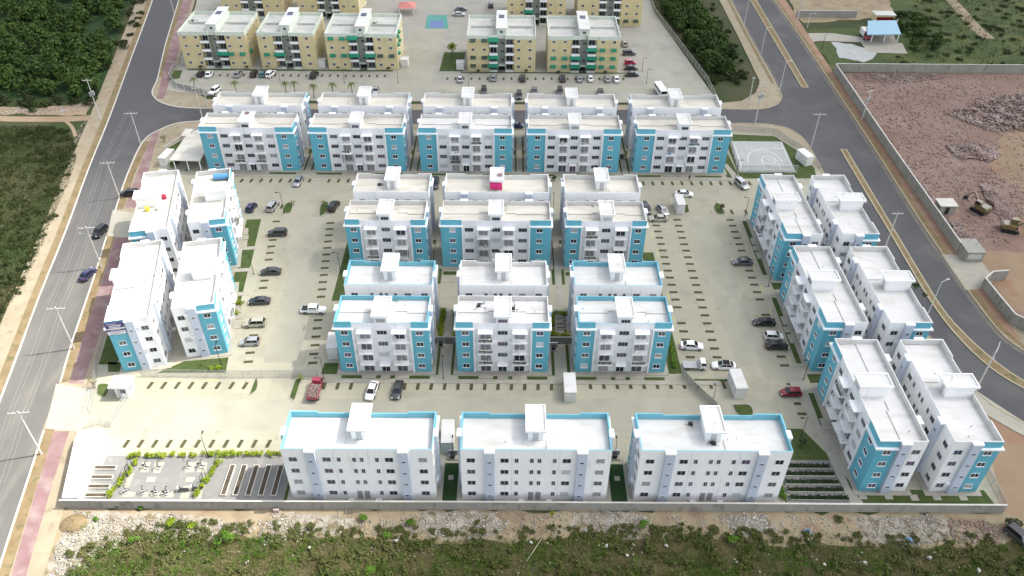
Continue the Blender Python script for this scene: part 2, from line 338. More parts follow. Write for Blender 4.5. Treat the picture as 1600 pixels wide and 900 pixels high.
def leaf_quads(P, Nn, size, rs, asp=0.55):
    """diamond leaves at P with normals Nn"""
    t = unit(np.cross(Nn, rs.normal(size=P.shape))); b = np.cross(Nn, t)
    s = (np.asarray(size).reshape(-1, 1) if np.ndim(size) else size) * rs.uniform(0.6, 1.35, (len(P), 1))
    return np.stack([P - t * s, P - b * s * asp, P + t * s, P + b * s * asp], 1)
def crown(c, r, n, size, rs, lumps=7, low=-0.35):
    """leaf quads through a lumpy crown: clusters on an ellipsoid"""
    c = np.array(c); r = np.array(r)
    d = unit(rs.normal(size=(lumps, 3))); d[:, 2] = np.abs(d[:, 2]) * 0.9 + low * rs.uniform(0, 1, lumps)
    lc = d * rs.uniform(0.35, 0.75, (lumps, 1)); lr = rs.uniform(0.32, 0.55, lumps)
    k = rs.integers(0, lumps, n); o = unit(rs.normal(size=(n, 3)))
    P = lc[k] + o * (lr[k] * rs.uniform(0.55, 1.0, n) ** 0.5)[:, None]
    Nn = unit(o * 0.7 + rs.normal(size=(n, 3)) * 0.5 + np.array([0, 0, 0.5]))
    return leaf_quads(c + P * r, Nn, size, rs)
def blades(x, y, z, h, wdt, rs, lean=0.5):
    n = len(x); P = np.stack([x, y, np.full(n, z)], 1); a = rs.uniform(0, 2 * np.pi, n)
    t = np.stack([np.cos(a), np.sin(a), np.zeros(n)], 1) * wdt
    hh = h * rs.uniform(0.5, 1.3, (n, 1)); l = rs.normal(size=(n, 3)) * lean; l[:, 2] = 0
    top = P + np.array([0, 0, 1.0]) * hh + l * hh
    mid = P + np.array([0, 0, 0.55]) * hh + l * hh * 0.35
    return np.stack([P - t, mid - t * .9, top, mid + t * .9], 1)
def patch(x, y): return np.sin(.31 * x + 1.3 + .8 * np.sin(.6 * y)) * np.cos(.43 * y + .17 * x) + .6 * np.sin(.83 * x - .7 * y + 2) + .35 * np.sin(1.9 * x + 1.1 * y)
def tufts(poly, nt, per, h, wdt, seed, spread=.28, z=-.03, mask=None):
    rs = np.random.default_rng(seed); x, y = scatter(poly, nt, rs)
    if mask is not None:
        k = (patch(x, y) * mask + rs.normal(size=nt) * .3) > -.1; x, y = x[k], y[k]; nt = len(x)
    s = np.repeat(rs.uniform(.5, 1.5, nt) ** 1.5, per)
    x = np.repeat(x, per) + rs.normal(size=nt * per) * spread * s; y = np.repeat(y, per) + rs.normal(size=nt * per) * spread * s
    return blades(x, y, z, h * s[:, None], wdt, rs, .42)
def rocks_mesh(name, x, y, z, s, rs, m):
    """many small irregular boxes (octahedra with jitter) joined"""
    n = len(x)
    base = np.array([(1, 0, 0), (0, 1, 0), (-1, 0, 0), (0, -1, 0), (0, 0, 1), (0, 0, -1)], float)
    j = base[None] * rs.uniform(0.55, 1.25, (n, 6, 1)) + rs.normal(size=(n, 6, 3)) * 0.16
    j[..., 2] *= 0.7
    a = rs.uniform(0, 6.28, n); ca, sa = np.cos(a)[:, None], np.sin(a)[:, None]
    jx = j[..., 0] * ca - j[..., 1] * sa; jy = j[..., 0] * sa + j[..., 1] * ca
    V = np.stack([jx, jy, j[..., 2]], -1) * np.asarray(s).reshape(-1, 1, 1) + np.stack([x, y, z], 1)[:, None, :]
    F = np.array([(0, 1, 4), (1, 2, 4), (2, 3, 4), (3, 0, 4), (1, 0, 5), (2, 1, 5), (3, 2, 5), (0, 3, 5)])
    F = (F[None] + (np.arange(n) * 6)[:, None, None]).reshape(-1)
    me = bpy.data.meshes.new(name); me.vertices.add(n * 6); me.vertices.foreach_set('co', V.reshape(-1).astype(np.float32))
    me.loops.add(len(F)); me.loops.foreach_set('vertex_index', F.astype(np.int32))
    me.polygons.add(len(F) // 3); me.polygons.foreach_set('loop_start', np.arange(0, len(F), 3, dtype=np.int32))
    me.materials.append(MATS[m]); me.update(); me.validate(); return me

# ------------------------------------------------------------------ the ground, roads and pavements
b = MB(); b.quad([(-2500, -600, -0.08), (2500, -600, -0.08), (2500, 4000, -0.08), (-2500, 4000, -0.08)]); struct(b.build('ground', 'ground_mix'))
LRL = [(-210, 620), (-165, 420), (-148.4, 353.7), (-136.5, 308.6), (-125.3, 255.8), (-116.7, 215.3), (-110.9, 185.5), (-104.9, 157.2), (-100.2, 132.9), (-94.8, 107.1), (-88.5, 75), (-82, 40), (-76, 0)]
LRR = [(-198, 620), (-153, 420), (-136.6, 354), (-126.8, 308.8), (-117.9, 266.5), (-111.6, 240), (-106, 218), (-101.6, 197), (-99.9, 182.1), (-95.3, 157.9), (-91.6, 140.1), (-87.6, 119), (-85.1, 107.2), (-82.4, 93.2), (-80.4, 82.8), (-77.8, 69.7), (-71.5, 40), (-63, 0)]
def fill(name, l, r, z, m):
    mb = MB(); l = smooth_line(l, 4); r = smooth_line(r, 4)
    mb.quad([(p[0], p[1], z) for p in l] + [(p[0], p[1], z) for p in r[::-1]]); o = mb.build(name, m); o['kind'] = 'structure'; return o
sheet('sandy_shoulder', rough_edge([(-90, 79.8), (84, 79.8), (96, 88), (104, 110), (130, 118), (150, 60), (88, 69), (60, 71.5), (30, 73), (-10, 73), (-45, 73.5), (-66, 71), (-71, 60), (-78, 60)], 2.5, 0.9, 3), -0.045, 'sand')
sheet('scrub_soil', rough_edge([(-67, 72), (-60, 75.5), (-45, 74.3), (-30, 74.5), (-10, 73.6), (12, 74.2), (30, 75.2), (45, 73.5), (62, 73.2), (78, 73.6), (100, 80), (130, 60), (130, -50), (-60, -50)], 2.0, 0.9, 4), -0.035, 'scrub_ground')
for i, q in enumerate(([(-70.2,79.1),(-61.5,78.4),(-53.2,78.5),(-46.2,77.4),(-43.0,75.8),(-46.8,74.3),(-53.5,73.8),(-59.6,73.3),(-63.3,69.9),(-66.9,65.7),(-70.2,65.7),(-70.7,73.0)], [(-37.8,78.9),(-28.3,78.6),(-24.0,77.2),(-25.7,75.1),(-32.7,74.4),(-38.1,75.8)], [(-13.8,79.1),(-2.4,79.3),(0.8,77.0),(-3.3,74.2),(-10.4,74.1),(-14.6,76.0)], [(11.2,79.3),(20.1,79.5),(23.0,77.5),(21.1,74.3),(14.0,74.7),(10.0,77.1)], [(34.9,78.7),(42.5,79.0),(43.3,75.9),(36.4,74.7)], [(56.0,78.6),(63.4,78.9),(70.8,79.2),(72.4,75.5),(64.3,73.1),(56.6,74.2)])):
    sheet('rubble_ground', rough_edge(q, .9, .38, 30 + i), -0.030 - .0005 * i, 'rubble_ground')
sheet('bare_red_ground', rough_edge([(81, 80), (82, 90), (86, 104), (92, 100), (110, 90), (125, 80), (110, 72), (95, 74), (86, 77)], 2.0, 0.6, 5), -0.040, 'red_sand')
sheet('building_lot_dirt', rough_edge([(104.6, 248.5), (260, 250), (270, 110), (150, 112), (106, 122), (104.6, 150)], 6, 0.2, 6), -0.030, 'lot_dirt')
sheet('lot_sand', rough_edge([(133.0,197.5),(152.0,217.7),(173.9,216.1),(160.5,145.5),(117.7,116.1),(109.4,130.3),(107.6,132.8),(107.6,143.7),(107.1,148.5),(112.1,152.7),(119.9,151.8),(125.0,165.6),(132.3,177.3),(128.5,185.1)], 3, 1.2, 7), -0.022, 'red_sand')
sheet('verge_sand', rough_edge([(111.8,336.3),(106.4,297.1),(107.1,290.8),(118.0,292.9),(131.0,295.1),(143.4,297.9),(146.5,311.8),(155.3,345.2)], 3, 0.8, 8), -0.03, 'sand')
sheet('grass_field', rough_edge([(105.6, 251), (330, 252), (460, 460), (150, 460), (140, 330), (136, 300), (133, 270), (106, 266)], 4, 1.0, 21), -0.034, 'grass_field')
ribbon('dirt_path', smooth_line([(-163.9,215.3),(-147.8,212.8),(-138.4,212.5),(-129.3,212.7),(-122.2,213.6)], 5), -1.6, 1.6, -0.03, -0.025, 'path_dirt')
ribbon('narrow_dirt_path', smooth_line([(-129.1,212.3),(-125.1,208.1),(-121.7,202.6)], 4), -0.5, 0.5, -0.03, -0.022, 'path_dirt')
sheet('field_clearing', rough_edge([(-162.8,220.2),(-151.5,220.3),(-139.9,219.7),(-132.7,220.7),(-125.2,223.3),(-123.6,214.7),(-138.0,215.7),(-149.2,215.5),(-160.7,216.1)], 2.5, 0.8, 9), -0.034, 'path_dirt')
ribbon('field_track', smooth_line([(172.3,322.9),(170.6,305.6),(169.0,291.0),(168.9,277.9)], 5), -2.2, 2.2, -0.03, -0.025, 'sand')
fill('left_road', LRL, LRR, -0.004, 'asphalt_dusty_sunlit')
RRL = [(84.5, 620), (84.9, 420), (85.1, 313.8), (84.3, 279), (84.1, 237.1), (83.6, 215), (83.3, 186.7), (83.2, 160), (84, 132), (88.8, 107.1), (94.2, 99.2), (104, 90), (125, 80), (170, 66)]
RRR = [(102.2, 620), (102, 420), (101.9, 314.2), (102.1, 281.2), (101.7, 236), (101.2, 203.1), (100.2, 163.3), (100.2, 146.5), (100.2, 138.4), (101, 124), (103.4, 117.9), (110, 109), (130, 97), (175, 82)]
fill('right_road', RRL, RRR, -0.004, 'asphalt')
CN = [(-111.2, 237), (-110.2, 231), (-107.5, 226), (-103.5, 222.5), (-98, 220.3), (-90.6, 219.7), (1, 220.1), (63.6, 222), (73.3, 221.9), (79.5, 224.2), (83, 229), (84.2, 237)]
CS = [(-101.5, 189.9), (-102.0, 200.0), (-99.4, 207), (-95.4, 210.9), (-88, 212.4), (1, 210.5), (65.8, 213.3), (74.4, 213), (80.1, 210.6), (82.9, 205.1), (83.5, 198)]
sheet('cross_road', [(-112.6, 238)] + CN + CS[::-1] + [(-106, 189)], 0.0, 'asphalt')
# pavements round the compound and beyond the roads
WL = offset_line(LRL, -5.8)
mb = MB(); mb.prism(WL + LRL[::-1], -0.06, 0.10); struct(mb.build('left_pavement', 'pavement_tan'))
ribbon('planting_strip', LRL, -2.0, -0.35, 0.10, 0.106, 'strip_soil')
ribbon('left_kerb', smooth_line(LRL, 3), -0.28, 0.0, -0.05, 0.16, 'kerb_white')
east1 = [(-102.0, 199.6), (-99.9, 182.1), (-96.8, 166.0)]; east2 = [(-94.6, 154.5), (-91.6, 140.1), (-87.6, 119), (-85.1, 107.4)]; east3 = [(-83.0, 96.0), (-80.4, 82.8), (-77.8, 69.7), (-71.5, 40)]
slab('compound_pavement', [(-102.0, 200.0), (-99.4, 207), (-95.4, 210.9), (-88, 212.4), (1, 210.5), (65.8, 213.3), (74.4, 213), (80.1, 210.6), (82.9, 205.1), (83.5, 198), (83.3, 186.7), (83.2, 160), (84, 132), (88.8, 107.1), (81.5, 80.2), (-72.3, 80.2), (-69, 60), (-66, 40), (-71.5, 40), (-77.8, 69.7), (-80.4, 82.8), (-82.7, 94), (-85.1, 107.4), (-87.6, 119), (-91.6, 140.1), (-95.3, 157.9), (-99.9, 182.1)], -0.06, 0.08, 'pavement_tan')
slab('yellow_block_pavement', [(-110.2, 231), (-107.5, 226), (-103.5, 222.5), (-98, 220.3), (-90.6, 219.7), (1, 220.1), (63.6, 222), (63.6, 224.5), (-60, 223.5), (-92, 226), (-106, 240), (-125, 330), (-165, 480), (-178, 480), (-137, 354), (-126.8, 308.8), (-117.9, 266.5), (-111.6, 240)], -0.06, 0.08, 'pavement_tan')
slab('corner_pavement', [(63.6, 222), (73.3, 221.9), (79.5, 224.2), (83, 229), (84.1, 237.1), (84.3, 279), (85.1, 313.8), (84.9, 420), (84.5, 620), (80.5, 620), (80.7, 420), (80.6, 313.8), (80.2, 279), (79.3, 241), (76, 233), (70.5, 227.5), (63.6, 226.0)], -0.06, 0.1, 'pavement_tan')
slab('right_pavement', RRR[:10] + [(104.4, 121), (104.2, 150), (104.4, 190), (104.9, 249), (105.6, 279), (106.4, 314), (107, 420), (107, 620)], -0.06, 0.1, 'red_paving')
slab('south_right_pavement', [RRR[9], RRR[10], RRR[11], RRR[12], RRR[13], (178, 86), (133, 101.5), (114, 112.5), (107.6, 121.5), (104.4, 127)], -0.06, 0.094, 'pavement_tan')
slab('gate_apron', [(99.9, 150), (99.9, 137), (104.3, 138), (108, 141), (108, 149), (104.3, 150)], 0.0, 0.108, 'walk_concrete')
ribbon('road_dust', smooth_line(RRR, 3), -1.1, 0.0, -0.001, 0.0, 'road_dust'); ribbon('road_dust', smooth_line([(85.1, 313.8), (84.3, 279), (84.1, 240)], 3), 0.0, 1.0, -0.001, 0.0, 'road_dust'); ribbon('road_dust', smooth_line([(83.3, 186.7), (83.2, 160), (84, 132), (88.8, 107.1)], 3), 0.0, 0.9, -0.001, 0.0, 'road_dust')
ribbon('right_planting_strip', RRR[2:12], 0.35, 1.5, 0.1, 0.107, 'strip_soil')
for nm, L in (('right_kerb', RRR), ):
    ribbon(nm, smooth_line(L, 3), 0.0, 0.25, -0.05, 0.16, 'kerb_cream')
ribbon('corner_kerb', smooth_line([(84.5, 620), (84.9, 420), (85.1, 313.8), (84.3, 279), (84.1, 237.1), (83, 229), (79.5, 224.2), (73.3, 221.9), (63.6, 222)], 3), -0.25, 0.0, -0.05, 0.16, 'kerb_cream')
ribbon('corner_planting_strip', [(85, 420), (85.1, 313.8), (84.3, 279), (84.1, 240)], -1.5, -0.4, 0.1, 0.107, 'strip_soil')
ribbon('compound_east_kerb', smooth_line([(65.8, 213.3), (74.4, 213), (80.1, 210.6), (82.9, 205.1), (83.5, 198), (83.3, 186.7), (83.2, 160), (84, 132), (88.8, 107.1), (94.2, 99.2), (104, 90)], 3), -0.25, 0.0, -0.05, 0.15, 'kerb_cream')
slab('south_verge', [(88.8, 107.1), (94.2, 99.2), (104, 90), (102, 87.5), (91.5, 97), (85.5, 104)], -0.06, 0.084, 'walk_concrete')
for nm, L in (('pink_walk_kerb', [(-88, 212.4), (-95.4, 210.9), (-99.4, 207), (-102, 200), (-99.9, 182.1), (-96.4, 164.0)]), ('pink_walk_kerb', [(-94.6, 154.5), (-91.6, 140.1), (-87.6, 119), (-85.1, 107.6)]), ('pink_walk_kerb', [(-82.9, 95.6), (-80.4, 82.8), (-77.8, 69.7), (-71.5, 40)]), ('pink_walk_kerb', [(-198, 620), (-153, 420), (-136.6, 354), (-126.8, 308.8), (-117.9, 266.5), (-111.6, 240), (-110.2, 231), (-107.5, 226), (-103.5, 222.5), (-98, 220.3), (-90.6, 219.7)])):
    ribbon(nm, smooth_line(L, 4), 0.0, 0.28, -0.05, 0.16, 'kerb_white')
# brown planting strip and pink paving along the left road
def lerp_line(a, bb, k): return [(p[0] * (1 - k) + q[0] * k, p[1] * (1 - k) + q[1] * k) for p, q in zip(a, bb)]
ribbon('planting_strip', [(-153, 420), (-136.6, 354), (-126.8, 308.8), (-117.9, 266.5), (-111.8, 241)], 0.4, 1.7, 0.08, 0.086, 'strip_soil')
for L, nmk in ((east1, 0), (east2, 1), (east3, 2)):
    ribbon('planting_strip', L, 0.35, 2.0, 0.08, 0.086, 'strip_soil')
def pink(l, r):
    mb = MB(); mb.quad([(p[0], p[1], 0.092) for p in l + r[::-1]]); struct(mb.build('pink_paving', 'pink_paving'))
pink([(-150, 420), (-134.2, 354), (-125.1, 308.9), (-112.7, 251), (-106.9, 225.7)], [(-147, 420), (-131, 354), (-121.7, 308.9), (-109.4, 251), (-104.7, 225.8)])
pink([(-100.9, 205.2), (-99.7, 198), (-97.2, 181), (-94.6, 166.6)], [(-99.6, 206.6), (-96.8, 193), (-94.2, 180.5), (-91.2, 166.8)])
pink([(-92.3, 154.3), (-89.4, 140), (-85.6, 119), (-83.3, 107.3)], [(-88.8, 154.3), (-85.9, 140), (-82.4, 119), (-80.6, 107.3)])
pink([(-80.9, 95.6), (-78.2, 82.3), (-75.5, 69.4), (-69.2, 40)], [(-78.2, 95.6), (-75.8, 82.2), (-73.1, 69), (-66.8, 40)])
for x0, y0, x1, y1 in ((-97.3, 165.8, -94.5, 155.0), (-85.6, 107.2, -82.7, 96.2)):
    slab('driveway', [(x0, y0), (x0 + 13.5, y0 - 2.5), (x1 + 13.5, y1 - 1.5), (x1, y1)], 0.0, 0.096, 'walk_concrete')
# medians
def median(name, l, r):
    mb = MB(); mb.prism(l + r[::-1], -0.05, 0.14); o = struct(mb.build(name, 'strip_soil'))
    ribbon('median_kerb', l, -0.16, 0.14, -0.05, 0.17, 'kerb_cream'); ribbon('median_kerb', r, -0.14, 0.16, -0.05, 0.17, 'kerb_cream')
    mb = MB(); a, c = Vector(l[-1]), Vector(r[-1]); mb.box(min(a.x, c.x) + 0.16, min(a.y, c.y) - 0.15, -0.05, max(a.x, c.x) - 0.16, max(a.y, c.y) + 0.12, 0.165); struct(mb.build('median_kerb_end', 'kerb_cream'))
median('median', [(92.6, 620), (92.6, 420), (92.6, 314), (92.1, 270), (91.6, 237.2)], [(95.2, 620), (95.2, 420), (94.9, 314), (94.1, 270), (93.5, 237.2)])
ML = smooth_line([(175, 72.5), (130, 87), (111, 97), (104.6, 101.4), (96.8, 109.4), (93.6, 115.3), (91.5, 123.9), (90.7, 133.7), (90.8, 144.7), (91.1, 159.4), (91.3, 178.2), (91.6, 198.3)], 3)
MR = smooth_line([(176, 74.5), (132, 89.5), (113, 99), (106, 103.5), (99.0, 109.9), (95.4, 116.8), (93.2, 124.3), (92.2, 131.4), (92.2, 143.8), (92.5, 160.8), (92.8, 177.4), (93.2, 198.3)], 3)
median('median', ML, MR)

# ------------------------------------------------------------------ the thin cloud over the right and far part of the place (its shade dulls the sun there)
def make_cloud():
    NS, NR = 46, 40; dirs = Vector((1.0, 0.9)).normalized(); perp = Vector((-dirs.y, dirs.x)); base = Vector((0, 80)); off = Vector((SUN_DIR.x, SUN_DIR.y)) * (800 / SUN_DIR.z); rr = random.Random(3)
    sm = lambda t: max(0, min(1, t)) ** 2 * (3 - 2 * max(0, min(1, t)))
    vt, vb, ids, f = [], [], {}, []
    V = []
    for i in range(NS):
        for j in range(NR):
            s_ = -45 + 700 * (i / (NS - 1)) ** 1.5; r_ = -500 + 1500 * j / (NR - 1)
            th = 110 * sm((s_ + 45) / 115) * sm((660 - s_) / 150) * sm((r_ + 500) / 150) * sm((1000 - r_) / 200)
            p = base + dirs * (s_ + 14 * math.sin(r_ * .02) * sm((s_ + 40) / 60)) + perp * r_ + off
            if th > 1: th *= 1 + .12 * math.sin(s_ * .05 + 1) * math.cos(r_ * .03)
            if i in (0, NS - 1) or j in (0, NR - 1): V.append((p.x, p.y, 800)); ids[i, j] = (len(V) - 1,) * 2
            else: V.append((p.x, p.y, 800 + max(th, .02) * .7)); V.append((p.x, p.y, 800 - max(th, .02) * .3)); ids[i, j] = (len(V) - 2, len(V) - 1)
    for i in range(NS - 1):
        for j in range(NR - 1):
            q = [ids[i, j], ids[i + 1, j], ids[i + 1, j + 1], ids[i, j + 1]]; f.append([a[0] for a in q]); f.append([a[1] for a in q][::-1])
    me = bpy.data.meshes.new('cloud'); me.from_pydata(V, [], f); me.polygons.foreach_set('use_smooth', [True] * len(f))
    m = bpy.data.materials.new('cloud'); m.use_nodes = True; t = m.node_tree; t.nodes.remove(t.nodes['Principled BSDF'])
    vol = t.nodes.new('ShaderNodeVolumePrincipled'); vol.inputs['Color'].default_value = (.98, .98, 1, 1); vol.inputs['Density'].default_value = CLOUD_DENSITY; vol.inputs['Anisotropy'].default_value = .4
    t.links.new(vol.outputs[0], t.nodes['Material Output'].inputs['Volume']); me.materials.append(m)
    o = put('cloud', me); o['kind'] = 'stuff'; o['label'] = 'thin cloud high above the place whose shade lies over the right and far part'; return o
make_cloud()

# ------------------------------------------------------------------ inside the compound: one concrete yard, lanes, lawns, walks
WEST = [(-72.6, 79.9), (-75.6, 95.0), (-77.6, 106.0), (-79.6, 112.0), (-82.5, 126.0), (-86.5, 145.0), (-90.0, 163.0), (-91.6, 178.0), (-94.6, 196.0), (-90.6, 204.6), (-82, 206.5)]
EAST = [(64, 208.4), (75.0, 207.2), (81.0, 196), (82.4, 186.7), (82.4, 160), (82.6, 132), (82.9, 112), (81.3, 80.0)]
yard = slab('concrete_yard', WEST + EAST, -0.05, 0.104, 'concrete')
lanes = [[(-67, 96.0), (-36, 96.0), (46, 96.3), (50, 99.5), (50, 104.0), (42, 104.6), (-36, 103.8), (-67, 103.6)],
         [(-49.4, 163.5), (-44.4, 163.5), (-41, 113), (-48, 113)], [(44.2, 165.2), (50.3, 165.2), (50.6, 113), (44.4, 113)], [(-70, 173.2), (58, 173.6), (58, 177.0), (-70, 176.6)]]
for L in lanes: sheet('driving_lane', rough_edge(L, 3, 0.35, 11), 0.108, 'lane_concrete')
def lawn(poly, z=0.13, m='lawn'): return slab('lawn', poly, 0.08, z, m)
def rect(x0, y0, x1, y1): return [(x0, y0), (x1, y0), (x1, y1), (x0, y1)]
def walk(poly, z=0.15): return slab('walkway', poly, 0.08, z, 'walk_concrete')
GRP = 'parking bay grass strips'
strip_me = MB().prism([(-0.31, -0.88), (0.31, -0.88), (0.31, 0.88), (-0.31, 0.88)], 0.0, 0.045).mesh('grass_strip', 'strip_grass')
edge_me = MB().quad([(-1.1, -0.05, 0), (1.1, -0.05, 0), (1.1, 0.05, 0), (-1.1, 0.05, 0)])
eb = MB(); eb.quad([(-1.15, -0.05, 0.0), (1.15, -0.05, 0.0), (1.15, 0.05, 0.0), (-1.15, 0.05, 0.0)]); bay_line_me = eb.mesh('bay_line', 'yellow_paint')
def strips(p0, p1, rz, n=None, skip=(), yellow=None, yoff=1.5):
    a = Vector(p0); c = Vector(p1); n = n or round((c - a).length / 2.5) + 1
    for i in range(n):
        if i in skip: continue
        p = a.lerp(c, i / (n - 1)); q = put('grass_strip', strip_me, yard, (p.x, p.y, 0.104), rz + rnd.uniform(-.02, .02))
    if yellow:
        d = (c - a).normalized(); nrm = Vector((-d.y, d.x)) * yoff
        for i in range(1, n - 1, 3):
            p = a.lerp(c, (i + .5) / (n - 1)) + nrm; put('bay_line', bay_line_me, yard, (p.x, p.y, 0.112), math.atan2(d.y, d.x))
strips((-67.7, 106.9), (-49.8, 107.0), R(-12), 8, yellow=1, yoff=1.4)
strips((-39.9, 107.0), (8.2, 107.2), R(-3), 20, skip=(1, 5, 7), yellow=1, yoff=1.3)
strips((15.6, 107.6), (41.1, 107.9), R(4), 11, yellow=1, yoff=1.3)
strips((-67.0, 92.8), (-42.1, 93.0), R(-10), 11, yellow=1, yoff=-1.3)
strips((-76.8, 179.7), (-41.8, 180.1), R(-6), 15, skip=(11,))
strips((-39.3, 180.1), (32.2, 180.0), 0, 29, skip=(20, 21))
strips((34.6, 179.9), (62.3, 180.3), R(4), 12, skip=(10,))
strips((-56.2, 161.4), (-50.8, 113.4), R(90 + 6), 20, skip=(1, 7, 8, 11, 13, 15))
strips((-43.1, 160.9), (-38.2, 113.2), R(90 + 6), 20, skip=(12,))
strips((35.4, 160.9), (36.0, 113.0), R(90), 20, skip=(13, 17), yellow=1, yoff=-1.4)
strips((40.8, 163.4), (41.3, 113.0), R(90), 21, skip=(20,))
strips((53.8, 163.5), (54.1, 100.8), R(90), 26, skip=(7, 13, 15, 16, 21), yellow=1, yoff=1.4)
strips((-61.3, 167.6), (-56.3, 167.8), R(-6), 3, skip=(0,))
strips((51.4, 166.9), (58.4, 166.9), R(3), 3)
strips((29.5, 167.0), (34.5, 167.0), R(3), 3, skip=(1,))
# lanes of lawn and walk between the blocks
for x0, x1 in ((-55.0, -51.5), (-27.0, -23.6), (0.9, 4.2), (28.8, 32.2)):
    m = (x0 + x1) / 2
    lawn(rect(x0 + 0.1, 185.2, m - 0.75, 204.0)); lawn(rect(m + 0.75, 185.2, x1 - 0.1, 204.0)); walk(rect(m - 0.75, 182.2, m + 0.75, 205.5))
for x0 in (-79.2, -51.2, -23.4, 4.4, 32.5): lawn(rect(x0 + 0.5, 183.1, x0 + 7.2, 183.9)); lawn(rect(x0 + 16.2, 183.1, x0 + 23.2, 183.9))
walk(rect(-79, 181.6, 60, 182.9), 0.19)
lawn([(56.9, 183), (60.3, 183), (59.3, 204.5), (56.9, 204.5)]); walk([(58.6, 181.8), (60.6, 181.8), (58.4, 190), (57.2, 190)], 0.16)
lawn([(60.4, 182.6), (80.5, 183), (81.4, 188), (80.2, 196), (75, 205.6), (62, 206.6), (60.4, 204)], 0.12)
for x0, x1, yb, yf in ((-36.2, -17.6, 144.1, 162.8), (-15.4, 9.6, 144.1, 162.8), (11.7, 30.4, 144.1, 162.8)):
    pass
for m in (-16.4, 10.9):
    lawn(rect(m - 1.4, 138.0, m - 0.75, 155.0)); lawn(rect(m + 0.75, 138.0, m + 1.4, 155.0)); walk(rect(m - 0.75, 131.0, m + 0.75, 163.4), 0.14)
for x0, x1 in ((-35.2, -18.2), (-14.6, 8.9), (12.6, 29.6)):
    lawn(rect(x0, 141.2, x1, 142.4)); walk(rect(x0, 138.6, x1, 140.8), 0.16)
for m in (-12.3, 10.2):
    lawn(rect(m - 2.6, 110.2, m - 1.2, 118.8)); lawn(rect(m + 1.2, 110.2, m + 2.6, 118.8)); lawn(rect(m - 2.6, 119.4, m - 1.2, 129.0)); lawn(rect(m + 1.2, 119.4, m + 2.6, 129.0)); walk(rect(m - 1.1, 109.6, m + 1.1, 129.6), 0.14)
for x0, x1 in ((-32.3, -14.8), (-9.9, 7.8), (12.7, 30.3)):
    lawn(rect(x0 + 0.3, 109.1, x0 + 4.2, 109.9), 0.135); lawn(rect(x1 - 4.2, 109.1, x1 - 0.3, 109.9), 0.135); lawn(rect(x0 + 7.0, 109.1, x0 + 7.8, 109.9), 0.13); lawn(rect(x1 - 7.8, 109.1, x1 - 7.0, 109.9), 0.13)
walk(rect(-36.4, 107.9, 40.5, 109.0), 0.2)
lawn([(-36.0, 110.2), (-32.8, 110.2), (-33.2, 113.2), (-35.9, 113.2)], 0.14); lawn([(30.7, 110.9), (33.6, 110.9), (33.4, 127), (30.9, 127)], 0.14)
lawn(rect(-37.8, 132, -35.3, 158)); lawn(rect(-36.0, 118, -33.2, 131), 0.14); lawn(rect(30.4, 133, 33.2, 150)); lawn(rect(35.6, 108.9, 42.4, 109.5), 0.16)
# left strip between parking and the left blocks
def along(t, off):   # along the left parking edge, from south to north
    a = Vector((-53.8, 112.6)); c = Vector((-59.2, 163.5)); d = (c - a).normalized(); p = a.lerp(c, t); return (p.x + d.y * off, p.y - d.x * off)
for t0, t1, o0, o1 in ((0.26, 0.42, -3.6, -1.2), (0.43, 0.58, -4.0, -1.2), (0.60, 0.74, -3.6, -0.9), (0.76, 0.98, -4.4, -1.0)):
    lawn([along(t0, o0), along(t0, o1), along(t1, o1), along(t1, o0)], 0.14)
for t in (0.425, 0.59, 0.75): walk([along(t - .012, -4.5), along(t - .012, -0.6), along(t + .012, -0.6), along(t + .012, -4.5)], 0.16)
lawn([(-77.0, 110.4), (-70.9, 110.4), (-71, 111.6), (-74.4, 111.2), (-75.5, 113), (-78, 113)], 0.14); lawn([(-67.5, 110.2), (-54.4, 110.4), (-55.0, 114.6), (-63.3, 113.4)], 0.14)
lawn([(-79.6, 112.4), (-76.0, 112.4), (-80.5, 134), (-83.6, 134)], 0.14); lawn([(-94, 196), (-88.2, 188), (-85.0, 184), (-84.2, 186), (-89.5, 203.5)], 0.14)
# planted islands
def island(poly, zz=0.2):
    k = slab('planted_island', poly, 0.08, zz, 'walk_concrete'); cx = sum(p[0] for p in poly) / len(poly); cy = sum(p[1] for p in poly) / len(poly)
    q = [(cx + (p[0] - cx) * 0.84, cy + (p[1] - cy) * 0.88) for p in poly]; slab('island_lawn', q, 0.1, zz + 0.02, 'lawn')
for s in ([(-55.6,164.9),(-55.8,168.3),(-54.9,170.0),(-53.7,168.9),(-53.5,164.9)], [(-46.2,163.3),(-46.9,167.8),(-46.3,170.1),(-45.1,170.1),(-44.9,165.0)], [(50.6,168.8),(51.5,170.8),(52.3,170.9),(53.3,166.3),(51.3,165.7)], [(43.2,166.2),(43.5,170.2),(44.3,170.2),(44.4,166.8)], [(-48.4,104.4),(-48.3,107.5),(-48.2,109.2),(-47.5,107.5),(-47.4,105.6)], [(-40.8,103.8),(-40.7,107.6),(-40.4,109.0),(-39.6,109.0),(-39.6,105.0),(-39.8,103.0)], [(-76.8,104.3),(-77.7,107.1),(-75.3,107.0),(-74.8,103.7)]):
    island(smooth_line(s + [s[0]], 3)[:-1])
island(smooth_line([(41.4, 103.0), (45.0, 103.0), (45.2, 100.6), (43.4, 99.8), (41.8, 100.8), (41.4, 103.0)], 4)[:-1])
